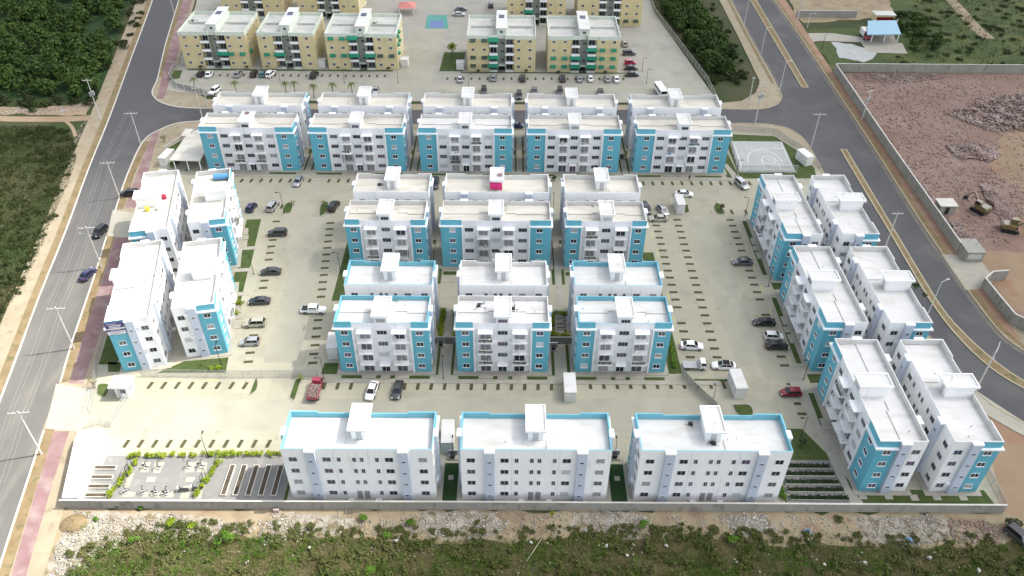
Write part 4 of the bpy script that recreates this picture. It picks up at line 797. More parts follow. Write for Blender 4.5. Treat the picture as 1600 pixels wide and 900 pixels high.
def yellow(x, y, W, label, awn=(), wins=2, rz=0):
    """origin: middle of the front base; looks to -y; awn: set of (column, floor, dark)"""
    D = 17.3; H = 12.1; a = W / 2; t = thing('yellow_apartment_block', label, 'apartment building', (x, y, 0), rz, 'yellow apartment blocks')
    fz = [0.25, 3.05, 5.85, 8.65]; bx0, bx1 = 1.15, 4.0
    mw = MB()
    for s in (-1, 1):
        x0, x1 = sorted((s * bx1, s * a)); mw.box(x0, 0, 0, x1, D, 10.9, 0, skip='b'); mw.box(x0, 0, 10.9, x1, D, H - 1.0, 1, skip='b')
        x0, x1 = sorted((s * bx0, s * bx1)); mw.box(x0, 1.5, 0, x1, D, H - 1.0, 0, skip='b'); mw.box(x0, 0, 10.9, x1, 1.5, H - 1.0, 1)
        x2, x3 = sorted((s * bx0, s * (bx0 + .15))); mw.box(x2, .0, 0, x3, 1.5, 10.9, 2)
    mw.box(-bx0, 1.9, 0, bx0, D, 11.4, 2, skip='b')
    mw.build('wall', ['cream_wall', 'pale_green_wall', 'stair_grey'], t)
    p = MB()
    for q in ((-a, 0, -bx0, .2), (bx0, 0, a, .2), (-a, D - .2, a, D), (-a, .2, -a + .2, D - .2), (a - .2, .2, a, D - .2), (-bx0 - .2, .2, -bx0, D - .2), (bx0, .2, bx0 + .2, D - .2)): p.box(q[0], q[1], H - 1.0, q[2], q[3], H, 0, skip='b')
    p.build('parapet', ['pale_green_wall'], t)
    rf = MB(); rf.quad([(-a, 0, H - .97), (a, 0, H - .97), (a, D, H - .97), (-a, D, H - .97)]); rf.build('roof', 'roof_old', t)
    rf = MB()
    for s in (-1, 1):
        x0, x1 = sorted((s * 2.2, s * (a - 1.0))); rf.box(x0, D * .5, H - .97, x1, D * .5 + .25, H - .3)
    rf.build('roof_beam', 'roof_old', t)
    sh = MB(); sh.box(-1.5, 1.2, H - .98, 1.5, D * .92, H + 1.7, 0, skip='b').box(-1.75, 1.0, H + 1.7, 1.75, D * .95, H + 1.95, 1); sh = sh.build('stair_tower', ['pale_green_wall', 'roof_white'], t)
    sp = MB(); sp.box(-.9, D * .55, H + 1.96, .8, D * .7, H + 2.05); sp.build('solar_panel', 'solar', sh)
    add_window('square', t, 0, 1.2, H + .7, 0, glass='glass_dark')
    cols = ([-a + 1.8, -a + 5.4] if wins == 2 else [-a + 2.2])
    for ci, cx_ in enumerate([*cols, *[-c for c in cols[::-1]]]):
        for f in range(4):
            add_window('square', t, cx_, 0, fz[f] + 1.6, 0, glass=rnd.choice(['glass_dark'] * 4 + ['glass_grey']))
            if (ci, f) in awn:
                o = put('awning', AWN_W, t, (cx_, -.02, fz[f] + 1.75))
                if (ci, f, 'd') in awn: setmat(o, 'awning_dark')
    for s in (-1, 1):
        m = s * (bx0 + bx1) / 2
        for f in range(4):
            bl = MB(); bl.box(m - 1.35, -.35, fz[f] - .2, m + 1.35, 1.5, fz[f]).box(m - 1.35, -.35, fz[f], m + 1.35, -.23, fz[f] + .55).build('balcony', 'white_paint' if f else 'pale_green_wall', t)
            add_window('door', t, m, 1.5, fz[f] + 1.05, 0, 'balcony_door', glass=rnd.choice(['glass_dark', 'glass_dark', 'glass_grey']))
            if ('b', s, f) in awn: put('awning', AWN_B, t, (m, -.02, fz[f] + 2.05))
            lt = MB(); 
            for i in range(9): lt.box(m - 1.3 + i * .325 - .012, -.31, fz[f] + .55, m - 1.3 + i * .325 + .012, -.28, fz[f] + 1.05)
            lt.box(m - 1.33, -.32, fz[f] + 1.05, m + 1.33, -.27, fz[f] + 1.09); lt.build('railing', 'pole_dark', t)
    for f in range(1, 4): add_window('square', t, .3, 1.9, fz[f] + .3, 0, glass='glass_dark')
    en = MB(); en.box(-1.1, -1.2, 2.5, 1.1, 1.9, 2.65); en.build('entrance_canopy', 'stair_grey', t)
    MB().box(-1.0, 1.84, .1, 1.0, 1.9, 2.4).build('entrance_door', 'pole_dark', t)
    for s, rr in ((-1, -math.pi / 2), (1, math.pi / 2)):
        for v in (2.5, 6.0, 10.5, 14.2):
            for f in range(4):
                add_window('square', t, s * a, v, fz[f] + 1.6, rr, glass='glass_dark')
                if ('e', s, f, v) in awn: put('awning', AWN_W, t, (s * (a + .02), v, fz[f] + 1.75), rr)
    return t
yellow(-94.4, 248.2, 21.0, 'yellow block at the far left corner beside the pink pavement with one green awning row', {('b', 1, 1), (2, 1), (3, 1), ('e', 1, 1, 2.5), (0, 9)})
yellow(-71.2, 248.0, 17.8, 'narrowest yellow block, between the two wider ones at the far left', {('b', -1, 1), (0, 1), ('b', -1, 9)}, wins=1)
yellow(-47.4, 247.6, 22.4, 'yellow block with green awnings on two floors left of the access road', {(0, 3), (1, 3), ('b', -1, 3), (0, 1), (1, 1), ('b', -1, 1), ('b', 1, 1), (2, 1), (3, 1), (2, 1, 'd'), (3, 1, 'd'), ('e', 1, 3, 2.5), ('e', 1, 3, 6.0), ('e', 1, 2, 6.0), ('e', 1, 1, 2.5), ('e', 1, 2, 2.5)})
yellow(-2.9, 247.0, 21.7, 'yellow block right of the access road with dark awnings on its left windows', {(0, 3), (1, 3), (0, 3, 'd'), (1, 3, 'd'), (0, 1), (1, 1), (0, 1, 'd'), (1, 1, 'd'), (0, 0), (1, 0), (0, 0, 'd'), (1, 0, 'd'), ('b', -1, 3), ('b', -1, 1), ('b', -1, 0)})
yellow(23.2, 246.9, 22.7, 'yellow block with the most bright green awnings, by the parked cars at far right', {(0, 1), (1, 1), (0, 0), (1, 0), ('b', -1, 1), ('b', 1, 1), ('b', -1, 0), ('b', 1, 0), ('b', 1, 2), (2, 2), (3, 2), (2, 1), (3, 1), (2, 0), (3, 0)})
yellow(35.2, 286.0, 22.9, 'yellow block at the top right edge, behind the row and beside the green trees', {(3, 0), (2, 0), (2, 0, 'd'), (3, 0, 'd')})
yellow(9.0, 286.6, 21.0, 'yellow block at the top edge, half hidden behind the roof right of the access road', {('b', -1, 1), ('b', -1, 3)})
yellow(-66.0, 291.0, 22.0, 'yellow block at the top edge behind the narrow yellow block', {(0, 9)})
yellow(-93.5, 291.0, 22.0, 'yellow block at the top left edge beside the pink pavement', {(0, 9)})

# ------------------------------------------------------------------ walls and fences
def wall_run(name, label, cat, pts, h, th, step, m='wall_grey', cop='coping', z0=-0.05):
    t = thing(name, label, cat, (pts[0][0], pts[0][1], 0)); ox, oy = pts[0]
    for i in range(len(pts) - 1):
        a = Vector(pts[i]); c = Vector(pts[i + 1]); L = (c - a).length; n = max(1, round(L / step)); ang = math.atan2(c.y - a.y, c.x - a.x)
        pm = MB().box(0.012, -th / 2, z0, L / n - 0.012, th / 2, h - .07, skip='b').mesh('wall_panel', m)
        cm = MB().box(0.006, -th / 2 - .05, h - .07, L / n - .006, th / 2 + .05, h).mesh('coping', cop)
        pl = MB().box(-.11, -th / 2 - .035, z0, .11, th / 2 + .035, h - .072, skip='b').mesh('pillar', m)
        for j in range(n):
            p = a.lerp(c, j / n); l = (p.x - ox, p.y - oy, rnd.uniform(-.015, .015))
            put('wall_panel', pm, t, l, ang); put('coping', cm, t, l, ang); put('pillar', pl, t, l, ang)
    return t
def mesh_fence_mat():
    m, t, b_ = base_mat('chain_mesh', 0.5, 0.3); b_.inputs['Base Color'].default_value = (0.33, 0.34, 0.33, 1); b_.inputs['Alpha'].default_value = 0.38
    m, t, b_ = base_mat('wind_screen', 0.8, 0.2); b_.inputs['Base Color'].default_value = (0.20, 0.20, 0.19, 1); b_.inputs['Alpha'].default_value = 0.75
mesh_fence_mat()
def fence(label, pts, h=1.8, step=3.0, screen='chain_mesh', pm='metal_grey', bars=False, z0=.1):
    t = thing('mesh_fence', label, 'fence', (pts[0][0], pts[0][1], 0)); ox, oy = pts[0]
    for i in range(len(pts) - 1):
        a = Vector(pts[i]) - Vector((ox, oy)); c = Vector(pts[i + 1]) - Vector((ox, oy)); L = (c - a).length; n = max(1, round(L / step))
        for j in range(n + (1 if i == len(pts) - 2 else 0)):
            p = a.lerp(c, j / n); MB().tube((p.x, p.y, z0 - .05), (p.x, p.y, h + .05), .04, n=5).build('post', pm, t)
        for j in range(n):
            p = a.lerp(c, j / n); q = a.lerp(c, (j + 1) / n)
            mb = MB().tube((p.x, p.y, h), (q.x, q.y, h), .028, n=4).tube((p.x, p.y, z0 + .08), (q.x, q.y, z0 + .08), .025, n=4)
            if bars:
                mb.tube((p.x, p.y, h * .5), (q.x, q.y, h * .5), .02, n=4)
                for k in range(1, 12):
                    s = p.lerp(q, k / 12); mb.tube((s.x, s.y, z0), (s.x, s.y, h), .012, n=3, cap=False)
            mb.build('rail', pm, t)
            if screen:
                mb = MB(); d = (q - p).normalized() * .05; mb.quad([(p.x + d.x, p.y + d.y, z0 + .05), (q.x - d.x, q.y - d.y, z0 + .05), (q.x - d.x, q.y - d.y, h - .03), (p.x + d.x, p.y + d.y, h - .03)]); mb.build('mesh_panel', screen, t)
    return t
wall_run('boundary_wall', 'long grey concrete panel wall along the front edge of the compound', 'wall', [(-72.4, 79.55), (-40, 79.6), (0, 79.72), (40, 79.72), (81.2, 79.7)], 2.05, .2, 5.2)
wall_run('boundary_wall', 'grey concrete wall along the right side of the road, in front of the brown lot', 'wall', [(103.85, 151.0), (104.0, 168.2), (104.2, 196.4), (105.2, 248.9)], 2.9, .22, 4.2)
wall_run('boundary_wall', 'grey panel wall across the back of the brown building lot', 'wall', [(105.4, 249.1), (170, 249.3), (250, 250)], 2.9, .22, 4.0)
wall_run('boundary_wall', 'bent grey wall on the far side of the lot gate, lower right', 'wall', [(110.2, 141.0), (106.6, 140.6), (103.8, 138.2), (104.6, 126.4), (107.4, 123.4), (122, 112), (150, 99)], 2.7, .22, 4.0)
wall_run('boundary_wall', 'grey wall behind the strip of lawn at the top right plot', 'wall', [(105.8, 297.0), (128.2, 297.0)], 2.4, .2, 4.0)
wall_run('garden_wall', 'short dark wall closing the gap left of the middle lower blocks', 'wall', [(-15.0, 119.0), (-9.6, 119.0)], 1.9, .2, 2.7, 'wall_dark', 'wall_dark')
wall_run('garden_wall', 'short dark wall closing the gap right of the middle lower blocks', 'wall', [(7.6, 119.2), (12.9, 119.2)], 1.9, .2, 2.6, 'wall_dark', 'wall_dark')
wall_run('low_wall', 'low pale wall behind the white pavilion in the far left corner', 'wall', [(-94.6, 196), (-90.6, 204.4), (-83, 206.3)], 0.7, .2, 3.0, 'coping', 'kerb_white')
fence('grey mesh fence crossing the yard between the two left car parks', [(-70.2, 109.3), (-61, 109.2), (-50.6, 109.1), (-36.4, 109.5)], 2.0, 3.4)
fence('dark screened mesh fence running aslant across the lower parking row', [(33.4, 110.6), (35.4, 106.4), (38.4, 101.6)], 2.0, 2.3, 'wind_screen')
fence('tall metal railing beside the pink walk and the bannered block', [(-76.0, 99.5), (-77.7, 106.2), (-79.7, 112.3), (-82.5, 126), (-86.5, 145)], 2.1, 3.2, None, 'metal_grey', True)
fence('thin metal railing on the corner pavement behind the basketball court', [(64, 208.2), (75.0, 207.0), (81.0, 196), (82.4, 187)], 1.9, 2.6, 'chain_mesh')
fence('mesh fence along the near side of the basketball court', [(60.9, 185.6), (75.9, 185.6)], 2.4, 3.0, 'chain_mesh', 'steel_white')
fence('mesh fence along the left side of the basketball court', [(60.6, 186), (61.5, 202.4)], 2.4, 3.2, 'chain_mesh', 'steel_white')
fence('fence of concrete posts between the yellow complex and the trees', [(62.6, 226.4), (62.4, 240), (53.6, 300), (53.4, 330)], 2.0, 3.0, 'chain_mesh', 'pole_concrete')
fence('thin fence at the lower right corner beside the bare ground', [(82.2, 92), (81.6, 80.6)], 1.8, 2.4, 'chain_mesh')
fence('railing around the far left corner of the yellow complex', [(-108.5, 249), (-107.5, 240), (-103, 233.2), (-92.5, 228.6)], 1.9, 2.6, 'wind_screen', 'steel_white')

# ------------------------------------------------------------------ small structures
def utility_box(x, y, rz, wx, wy, h, label):
    t = thing('utility_shed', label, 'shed', (x, y, .1), rz)
    MB().box(-wx / 2, -wy / 2, 0, wx / 2, wy / 2, h - .12, skip='b').build('wall', 'box_white', t)
    MB().box(-wx / 2 - .08, -wy / 2 - .08, h - .12, wx / 2 + .08, wy / 2 + .08, h).build('roof', 'roof_white', t)
    for s in (-.24, .24): MB().box(s * wx - .2 * wx, -wy / 2 - .03, .1, s * wx + .2 * wx, -wy / 2 + .02, 1.75).build('door', 'box_white', t)
    MB().box(-wx / 2 - .03, -.4, 1.6, -wx / 2 + .02, .4, 2.0).build('vent', 'frame_grey', t)
    return t
utility_box(-91.2, 188.9, R(-10), 2.0, 5.0, 2.6, 'narrow white shed on the pavement left of the open pavilion')
utility_box(41.9, 168.0, R(2), 1.9, 4.6, 2.9, 'narrow white shed by the white sedan in the top right car park')
utility_box(11.5, 105.8, 0, 2.1, 5.0, 2.7, 'narrow white shed between the middle and right lower balcony blocks')
utility_box(43.2, 107.0, R(4), 2.1, 5.0, 2.8, 'narrow white shed on the rounded island at the lower right')
utility_box(-10.5, 93.8, R(2), 2.1, 5.2, 2.8, 'narrow cream shed between the left and middle front blocks')
utility_box(-34.5, 116.6, R(4), 2.0, 4.6, 3.0, 'narrow white shed against the left lower balcony block')
utility_box(79.4, 191.5, R(20), 2.2, 4.6, 2.8, 'white shed near the road corner right of the basketball court')
utility_box(59.3, 203.0, 0, 2.0, 2.2, 2.8, 'square white hut beside the top right balcony block')
def generator(x, y, label):
    t = thing('pump_unit', label, 'pump unit', (x, y, .1))
    MB().box(-.9, -.7, 0, .9, .7, .25).build('base', 'walk_concrete', t)
    MB().box(-.85, .35, .25, .85, .68, 1.3).build('panel', 'metal_grey', t)
    MB().tube((0, -.2, .25), (0, -.2, 1.0), .42, n=12).build('tank', 'pole_dark', t); MB().tube((-.55, -.2, .25), (-.55, -.2, .8), .16, n=8).build('motor', 'metal_grey', t)
    return t
generator(-9.5, 90.3, 'small pump unit on a white base behind the lawn left of the middle front block'); generator(18.6, 90.5, 'small pump unit on a white base behind the lawn right of the middle front block')
generator(-13.5, 112.5 + 6, 'small white pump unit by the left lower balcony block'); generator(9.0, 117.6, 'small white pump unit by the middle lower balcony block')
generator(30.3, 192.5, 'small white pump unit between the two rightmost top blocks')
# open pavilion, far left
def pavilion(name, label, roof_poly, h, m, posts, colr, x0=0):
    cx = sum(p[0] for p in roof_poly) / len(roof_poly); cy = sum(p[1] for p in roof_poly) / len(roof_poly)
    t = thing(name, label, 'pavilion', (cx, cy, 0)); q = [(p[0] - cx, p[1] - cy) for p in roof_poly]
    MB().prism(q, h - .22, h).build('roof', m, t)
    MB().prism([(a * .93, b_ * .93) for a, b_ in q], 0.05, .16).build('floor', 'walk_concrete', t)
    for px, py in posts: MB().tube((px - cx, py - cy, .1), (px - cx, py - cy, h - .22), .17, n=8).build('column', colr, t)
    return t, cx, cy
pv, cx, cy = pavilion('pavilion', 'open white flat-roofed pavilion at the far left corner of the compound', [(-88.6, 184.2), (-80.6, 184.0), (-80.6, 202.4), (-85.4, 202.4), (-88.4, 196.5)], 3.4, 'roof_cream', [(-87.9, 185), (-84.4, 184.8), (-81.2, 184.8), (-87.9, 190), (-87.9, 195.5), (-81.2, 190), (-81.2, 201)], 'white_paint')
MB().box(-2.6, 4, .16, 3.0, 8, 3.18, skip='bt').build('wall', 'white_paint', pv); MB().box(-5.6, 4.5, 2.5, -3.4, 8.6, 2.7).build('side_roof', 'roof_cream', pv)
# low white store along the left of the exercise garden
t = thing('store_building', 'long low white-roofed store at the left front corner by the exercise garden', 'building', (-71.6, 86.0, 0))
P4 = [(-71.9, 79.8), (-74.7, 91.4), (-74.9, 93.6), (-71.0, 94.0), (-69.7, 92.6), (-69.4, 88.4), (-70.4, 87.6), (-69.4, 79.9)]; P4 = [(p[0] + 71.6, p[1] - 86) for p in P4]
MB().prism(P4, 0, 2.3).build('wall', 'white_paint', t); MB().prism([(p[0] * 1.03, p[1] * 1.01) for p in P4], 2.3, 2.45).build('roof', 'roof_white', t)
for z, y in ((.6, -.4), (1.1, 0), (1.6, .5)): MB().tube((1.9, 4.2 + y, 2.5), (1.9, 5.2 + y, 3.3), .05, n=5).build('pipe', 'frame_grey', t)
mb = MB()
for i in range(7): mb.box(.2 + .22 * i, 2.9, 2.45, .25 + .22 * i, 5.6, 2.53)
mb.build('roof_rack', 'frame_grey', t); MB().box(-.2, 2.8, 2.45, 1.7, 5.7, 2.5).build('hatch', 'box_white', t)
# guard house with sliding gate
t = thing('guard_house', 'small white guard house with flat overhanging roof at the gate', 'guard house', (-71.6, 105.0, .1))
MB().box(-1.0, -1.3, 0, 1.2, 1.3, 2.75, skip='b').build('wall', 'white_paint', t); MB().box(-1.9, -1.75, 2.75, 2.0, 1.6, 2.95).build('roof', 'roof_white', t)
MB().box(-1.9, -1.75, 2.95, 2.0, -1.6, 3.05).build('roof_rim', 'roof_white', t)
add_window('pair', t, .3, -1.3, 1.7, 0); add_window('pair', t, 1.2, 0, 1.7, math.pi / 2); MB().box(-.75, -1.34, .05, -.05, -1.28, 2.1).build('door', 'frame_grey', t)
t = thing('sliding_gate', 'long metal sliding gate left open below the guard house', 'gate', (-70.6, 103.2, .1))
d = Vector((-.6, -6.6, 0)); mb = MB()
for z in (.2, 1.0, 1.8): mb.tube((0, 0, z), (d.x, d.y, z), .04, n=5)
mb.build('rail', 'metal_grey', t); mb = MB()
for i in range(24): mb.tube((d.x * i / 23, d.y * i / 23, .1), (d.x * i / 23, d.y * i / 23, 1.8), .018, n=4)
mb.build('bars', 'metal_grey', t)
t = thing('gate_railing', 'short metal railing left of the open sliding gate', 'railing', (-75.6, 96.2, .1)); mb = MB()
for a, c in (((0, 0), (2.4, 1.2)), ((2.4, 1.2), (4.6, .4))):
    for z in (.5, 1.2): mb.tube((*a, z), (*c, z), .035, n=4)
    for k in range(7): p = Vector(a).lerp(Vector(c), k / 6); mb.tube((p.x, p.y, 0), (p.x, p.y, 1.25), .025, n=4)
mb.build('rail', 'metal_grey', t)
# blue-roofed pavilion at the top right, gate hut of the lot, site hut
def at_(p): return (p[0], p[1])
BPR = [(127.2,284.1),(137.4,284.6),(134.5,271.8),(122.6,271.2)]
pavilion('carport', 'blue metal carport roof on white posts at the top right', BPR, 3.7, 'roof_blue', [at_(q) for q in [(125.6,273.6),(130.1,273.7),(134.8,273.8),(130.0,285.3),(138.6,286.1)]], 'frame_white')
t = thing('plot_building', 'low grey-roofed building behind the blue carport', 'building', (*(136.75, 293.96), 0)); MB().box(-3.5, -2, 0, 3.5, 2, 2.6, skip='b').build('wall', 'cream_wall', t); MB().box(-3.8, -2.3, 2.6, 3.8, 2.3, 2.8).build('roof', 'roof_old', t); MB().box(-3.0, -2.05, .2, 3.0, -2.0, 2.0).build('shutter', 'car_red', t)
t = thing('gate_hut', 'flat-roofed grey concrete gate hut at the end of the lot wall', 'hut', (105.9, 149.6, 0)); MB().box(-2.0, -2.3, 0, 2.0, 2.9, 2.7, skip='b').build('wall', 'wall_grey', t); MB().box(-2.1, -2.4, 2.7, 2.1, 3.0, 2.85).build('roof', 'wall_grey', t); MB().box(-1.6, -2.36, .9, 1.5, -2.28, 2.2).build('shutter', 'coping', t)
t = thing('site_hut', 'small pale site hut against the wall inside the brown lot', 'hut', (*(107.77, 168.16), 0)); MB().box(-1.9, -1.5, 0, 1.9, 1.5, 2.5, skip='b').build('wall', 'wall_grey', t); MB().box(-2.2, -1.8, 2.5, 2.2, 1.8, 2.65).build('roof', 'coping', t); MB().box(-.6, -1.56, .2, .4, -1.48, 2.1).build('door', 'pole_dark', t)
t = thing('gazebo', 'red-roofed gazebo beside the far sport court', 'gazebo', (*(-38.31, 297.66), 0)); rb = MB()
for i in range(4):
    a = [(-3.2, -3.2), (3.2, -3.2), (3.2, 3.2), (-3.2, 3.2)]; rb.quad([(*a[i], 2.8), (*a[(i + 1) % 4], 2.8), (0, 0, 4.2)])
rb.build('roof', 'roof_red', t)
for sx in (-2.6, 2.6):
    for sy in (-2.6, 2.6): MB().tube((sx, sy, 0), (sx, sy, 2.8), .12, n=6).build('post', 'frame_white', t)
# small box structures between the yellow blocks
for p, lb in (((-61.14, 248.50), 'white utility cabin between two yellow blocks at the left'), ((-34.54, 249.99), 'white utility cabin right of the yellow block by the access road'), ((-16.29, 247.89), 'white utility cabin on the lawn right of the access road')):
    utility_box(p[0], p[1] + 1.5, 0, 2.4, 2.6, 2.3, lb)

# ------------------------------------------------------------------ poles and lamps
def utility_pole(x, y, h, label, arm=2.0, rz=0, transformer=False, lamp=False):
    t = thing('utility_pole', label, 'utility pole', (x, y, 0), rz)
    MB().tube((0, 0, 0), (0, 0, h), .19, .11, 8).build('pole', 'pole_concrete', t)
    cr = MB().box(-arm, -.06, h - .55, arm, .06, h - .42).build('crossarm', 'pole_concrete', t)
    for q in (-.95, -.5, .5, .95): MB().tube((arm * q, 0, h - .42), (arm * q, 0, h - .15), .05, .035, 6).build('insulator', 'steel_white', cr)
    if transformer:
        MB().tube((.45, 0, h * .62), (.45, 0, h * .62 + 1.2), .34, n=10).build('transformer', 'metal_grey', t); MB().tube((-.45, 0, h * .6), (-.45, 0, h * .6 + 1.1), .3, n=10).build('transformer', 'metal_grey', t)
    if lamp:
        am = MB().tube((0, 0, h * .8), (-1.6, 0, h * .8 + .5), .04, n=5).build('lamp_arm', 'metal_grey', t); MB().box(-2.1, -.12, h * .8 + .45, -1.5, .12, h * .8 + .58).build('lamp_head', 'metal_grey', am)
    return t
GP = 'concrete utility poles'
PL = [((-80.8, 90.4), 'utility pole nearest the camera, beside the pink walk at the lower left', 11.1), ((-86.2, 116.8), 'utility pole on the kerb beside the bannered block', 11.0), ((-91.1, 143.1), 'utility pole on the kerb behind the dark blue car', 11.2), ((-97.6, 171.2), 'utility pole on the kerb just beyond the driveway', 10.6), ((-102.0, 198.4), 'utility pole on the corner kerb before the cross road', 9.8)]
for p, lb, h in PL: utility_pole(p[0], p[1], h, lb, 1.7, R(6), lamp=(p[1] > 140 and p[1] < 150))
utility_pole(*(-118.14, 211.68), 13.0, 'utility pole with transformers beyond the left road', 1.3, R(8), True)
utility_pole(*(-124.06, 295.09), 10.5, 'utility pole beside the far pink paving at the top left', 1.2); utility_pole(*(-89.81, 214.51), 9.5, 'pole at the cross road by the left end of the far blocks', .9)
utility_pole(*(-90.45, 221.81), 8.0, 'slim pole by the palms of the yellow complex', .6); utility_pole(*(71.30, 222.92), 10.0, 'bare pole on the corner pavement by the scrub', .5)
utility_pole(*(71.19, 212.85), 13.5, 'utility pole with transformers at the right end of the cross road', 1.4, 0, True); utility_pole(*(83.75, 199.62), 10.5, 'utility pole at the road corner by the small white shed', 1.8)
utility_pole(*(103.52, 216.14), 9.5, 'utility pole with transformer by the lot wall', 1.3, R(30), True); utility_pole(*(102.42, 285.30), 12.5, 'leaning utility pole at the top of the right pavement', .8)
utility_pole(*(88.80, 107.11), 11.7, 'white utility pole with lamp arm behind the nearest right-hand blocks', 1.6, R(55), lamp=True)
utility_pole(*(88.21, 153.45), 9.5, 'utility pole on the verge between the farthest right-hand blocks and the median', 1.3)
def street_lamp(x, y, h, label, rz=0, m='steel_white'):
    t = thing('street_lamp', label, 'street lamp', (x, y, .1), rz)
    MB().tube((0, 0, 0), (0, 0, h), .1, .06, 7).build('pole', m, t); MB().tube((0, 0, h), (1.3, 0, h + .35), .045, n=5).build('arm', m, t); MB().box(1.1, -.14, h + .28, 1.75, .14, h + .4).build('lamp_head', 'frame_grey', t); return t
street_lamp(*(84.67, 288.52), 9.0, 'farthest street lamp on the pavement left of the right road'); street_lamp(*(84.69, 262.51), 9.0, 'middle street lamp on the pavement left of the right road'); street_lamp(*(83.94, 234.80), 9.5, 'street lamp at the corner where the cross road meets the right road')
street_lamp(*(88.56, 129.30), 8.5, 'curved street lamp behind the middle right-hand blocks', R(20)); street_lamp(*(106.88, 285.99), 5.0, 'short lamp on the sandy plot beside the right road'); street_lamp(*(106.67, 267.21), 5.0, 'thin dark lamp on the pavilion lawn at the top right', 0, 'pole_dark')
def yard_lamp(b0, h, rz, label):
    t = thing('yard_lamp', label, 'lamp post', (b0[0], b0[1], .1), rz)
    MB().tube((0, 0, 0), (0, 0, .25), .14, n=8).build('base', 'pole_dark', t); MB().tube((0, 0, .25), (0, 0, h), .065, .045, 6).build('pole', 'pole_dark', t)
    MB().tube((0, 0, h), (.75, 0, h + .05), .04, n=5).build('arm', 'pole_dark', t); MB().box(.6, -.13, h, 1.2, .13, h + .09).build('lamp_head', 'pole_dark', t); return t
for b0, h, rz, lb in (((-35.17, 108.84), 5.6, 180, 'thin dark lamp post at the right end of the mesh fence'), ((-55.09, 164.88), 6.0, 180, 'thin dark lamp post on the green island in the top left car park'), ((-56.55, 140.92), 5.6, 180, 'thin dark lamp post on the lawn beside the dark sedan, left'), ((56.79, 137.81), 5.4, 180, 'thin dark lamp post at the gap between the far and middle right-hand blocks'), ((57.79, 165.25), 5.4, 180, 'thin dark lamp post at the top right corner of the right car park'), ((56.69, 109.52), 5.2, 180, 'thin dark lamp post at the gap between the middle and nearest right-hand blocks'), ((52.43, 95.52), 4.8, 180, 'thin dark lamp post by the lawn right of the front blocks'), ((-51.74, 89.85), 5.6, 90, 'thin dark lamp post in the hedge above the exercise garden'), ((-12.43, 109.05), 5.2, 90, 'thin dark lamp post on the walk between left and middle lower blocks'), ((-55.79, 112.36), 5.4, 90, 'thin dark lamp post on the lawn under the sunlit left block'), ((-37.52, 141.83), 5.4, 180, 'thin dark lamp post at the corner left of the rear-facing blue-parapet block'), ((59.01, 182.46), 5.6, 0, 'thin dark lamp post at the corner of the basketball court'), ((-9.47, 90.14), 4.6, 90, 'thin dark lamp post in the gap between left and middle front blocks'), ((18.72, 91.06), 3.6, 90, 'thin dark lamp post in the gap between middle and right front blocks'), ((10.64, 164.64), 6.0, 90, 'thin dark lamp post right of the middle cream-roofed balcony block'), ((37.80, 102.75), 4.6, 90, 'thin dark lamp post at the end of the slanting fence')):
    yard_lamp(b0, h, R(rz), lb)
for p, lb in (((43.00, 239.52), 0), ((-13.04, 234.85), 1), ((-72.35, 238.33), 2), ((-52.15, 237.78), 3), ((-35.31, 238.08), 4), ((42.63, 248.03), 5)):
    yard_lamp(p, 4.6, 0, ['lamp post by the white bus at the far right of the yellow complex', 'lamp post by the dark cars facing the middle white blocks', 'leftmost lamp post in front of the yellow blocks', 'lamp post before the yellow block left of the access road', 'lamp post beside the access road of the yellow complex', 'lamp post beside the crimson car of the yellow complex'][lb])
# wires along the left road
tops = [(p[0][0], p[0][1], p[2]) for p in PL]; tops = [(-75.5, 63.6, 11.0)] + tops
for k, off in enumerate((-1.6, -.85, .85, 1.6)):
    mb = MB()
    for i in range(len(tops) - 1):
        a = Vector(tops[i]) + Vector((off, 0, -.15)); c = Vector(tops[i + 1]) + Vector((off, 0, -.15)); prev = a
        for j in range(1, 9):
            tt = j / 8; p = a.lerp(c, tt) - Vector((0, 0, 4 * .5 * tt * (1 - tt))); mb.tube(prev, p, .009, n=3, cap=False); prev = p
    tag(mb.build('power_line', 'frame_grey'), ['power line on the outer left of the roadside poles', 'second power line from the left on the roadside poles', 'third power line from the left on the roadside poles', 'power line on the compound side of the roadside poles'][k], 'wire', 'power lines along the left road')

# ------------------------------------------------------------------ vehicles (length along x, front at +x)
def loft(st, prof):
    b_ = MB(); n = None; rings = []
    for s in st:
        ring = prof(*s); n = len(ring); rings.append(len(b_.v)); b_.v += ring
    for i in range(len(rings) - 1):
        for k in range(n):
            j = (k + 1) % n; b_.f.append((rings[i] + k, rings[i + 1] + k, rings[i + 1] + j, rings[i] + j)); b_.m.append(0)
    b_.f.append(tuple(rings[0] + k for k in range(n))); b_.m.append(0); b_.f.append(tuple(rings[-1] + k for k in reversed(range(n)))); b_.m.append(0)
    return b_
def car_prof(x, wd, zt, zb=.24): return [(x, -wd * .94, zb), (x, -wd, zb + .22), (x, -wd * .985, zb + .42 * (zt - zb) + .1), (x, -wd * .9, zt - .04), (x, -wd * .7, zt), (x, wd * .7, zt), (x, wd * .9, zt - .04), (x, wd * .985, zb + .42 * (zt - zb) + .1), (x, wd, zb + .22), (x, wd * .94, zb)]
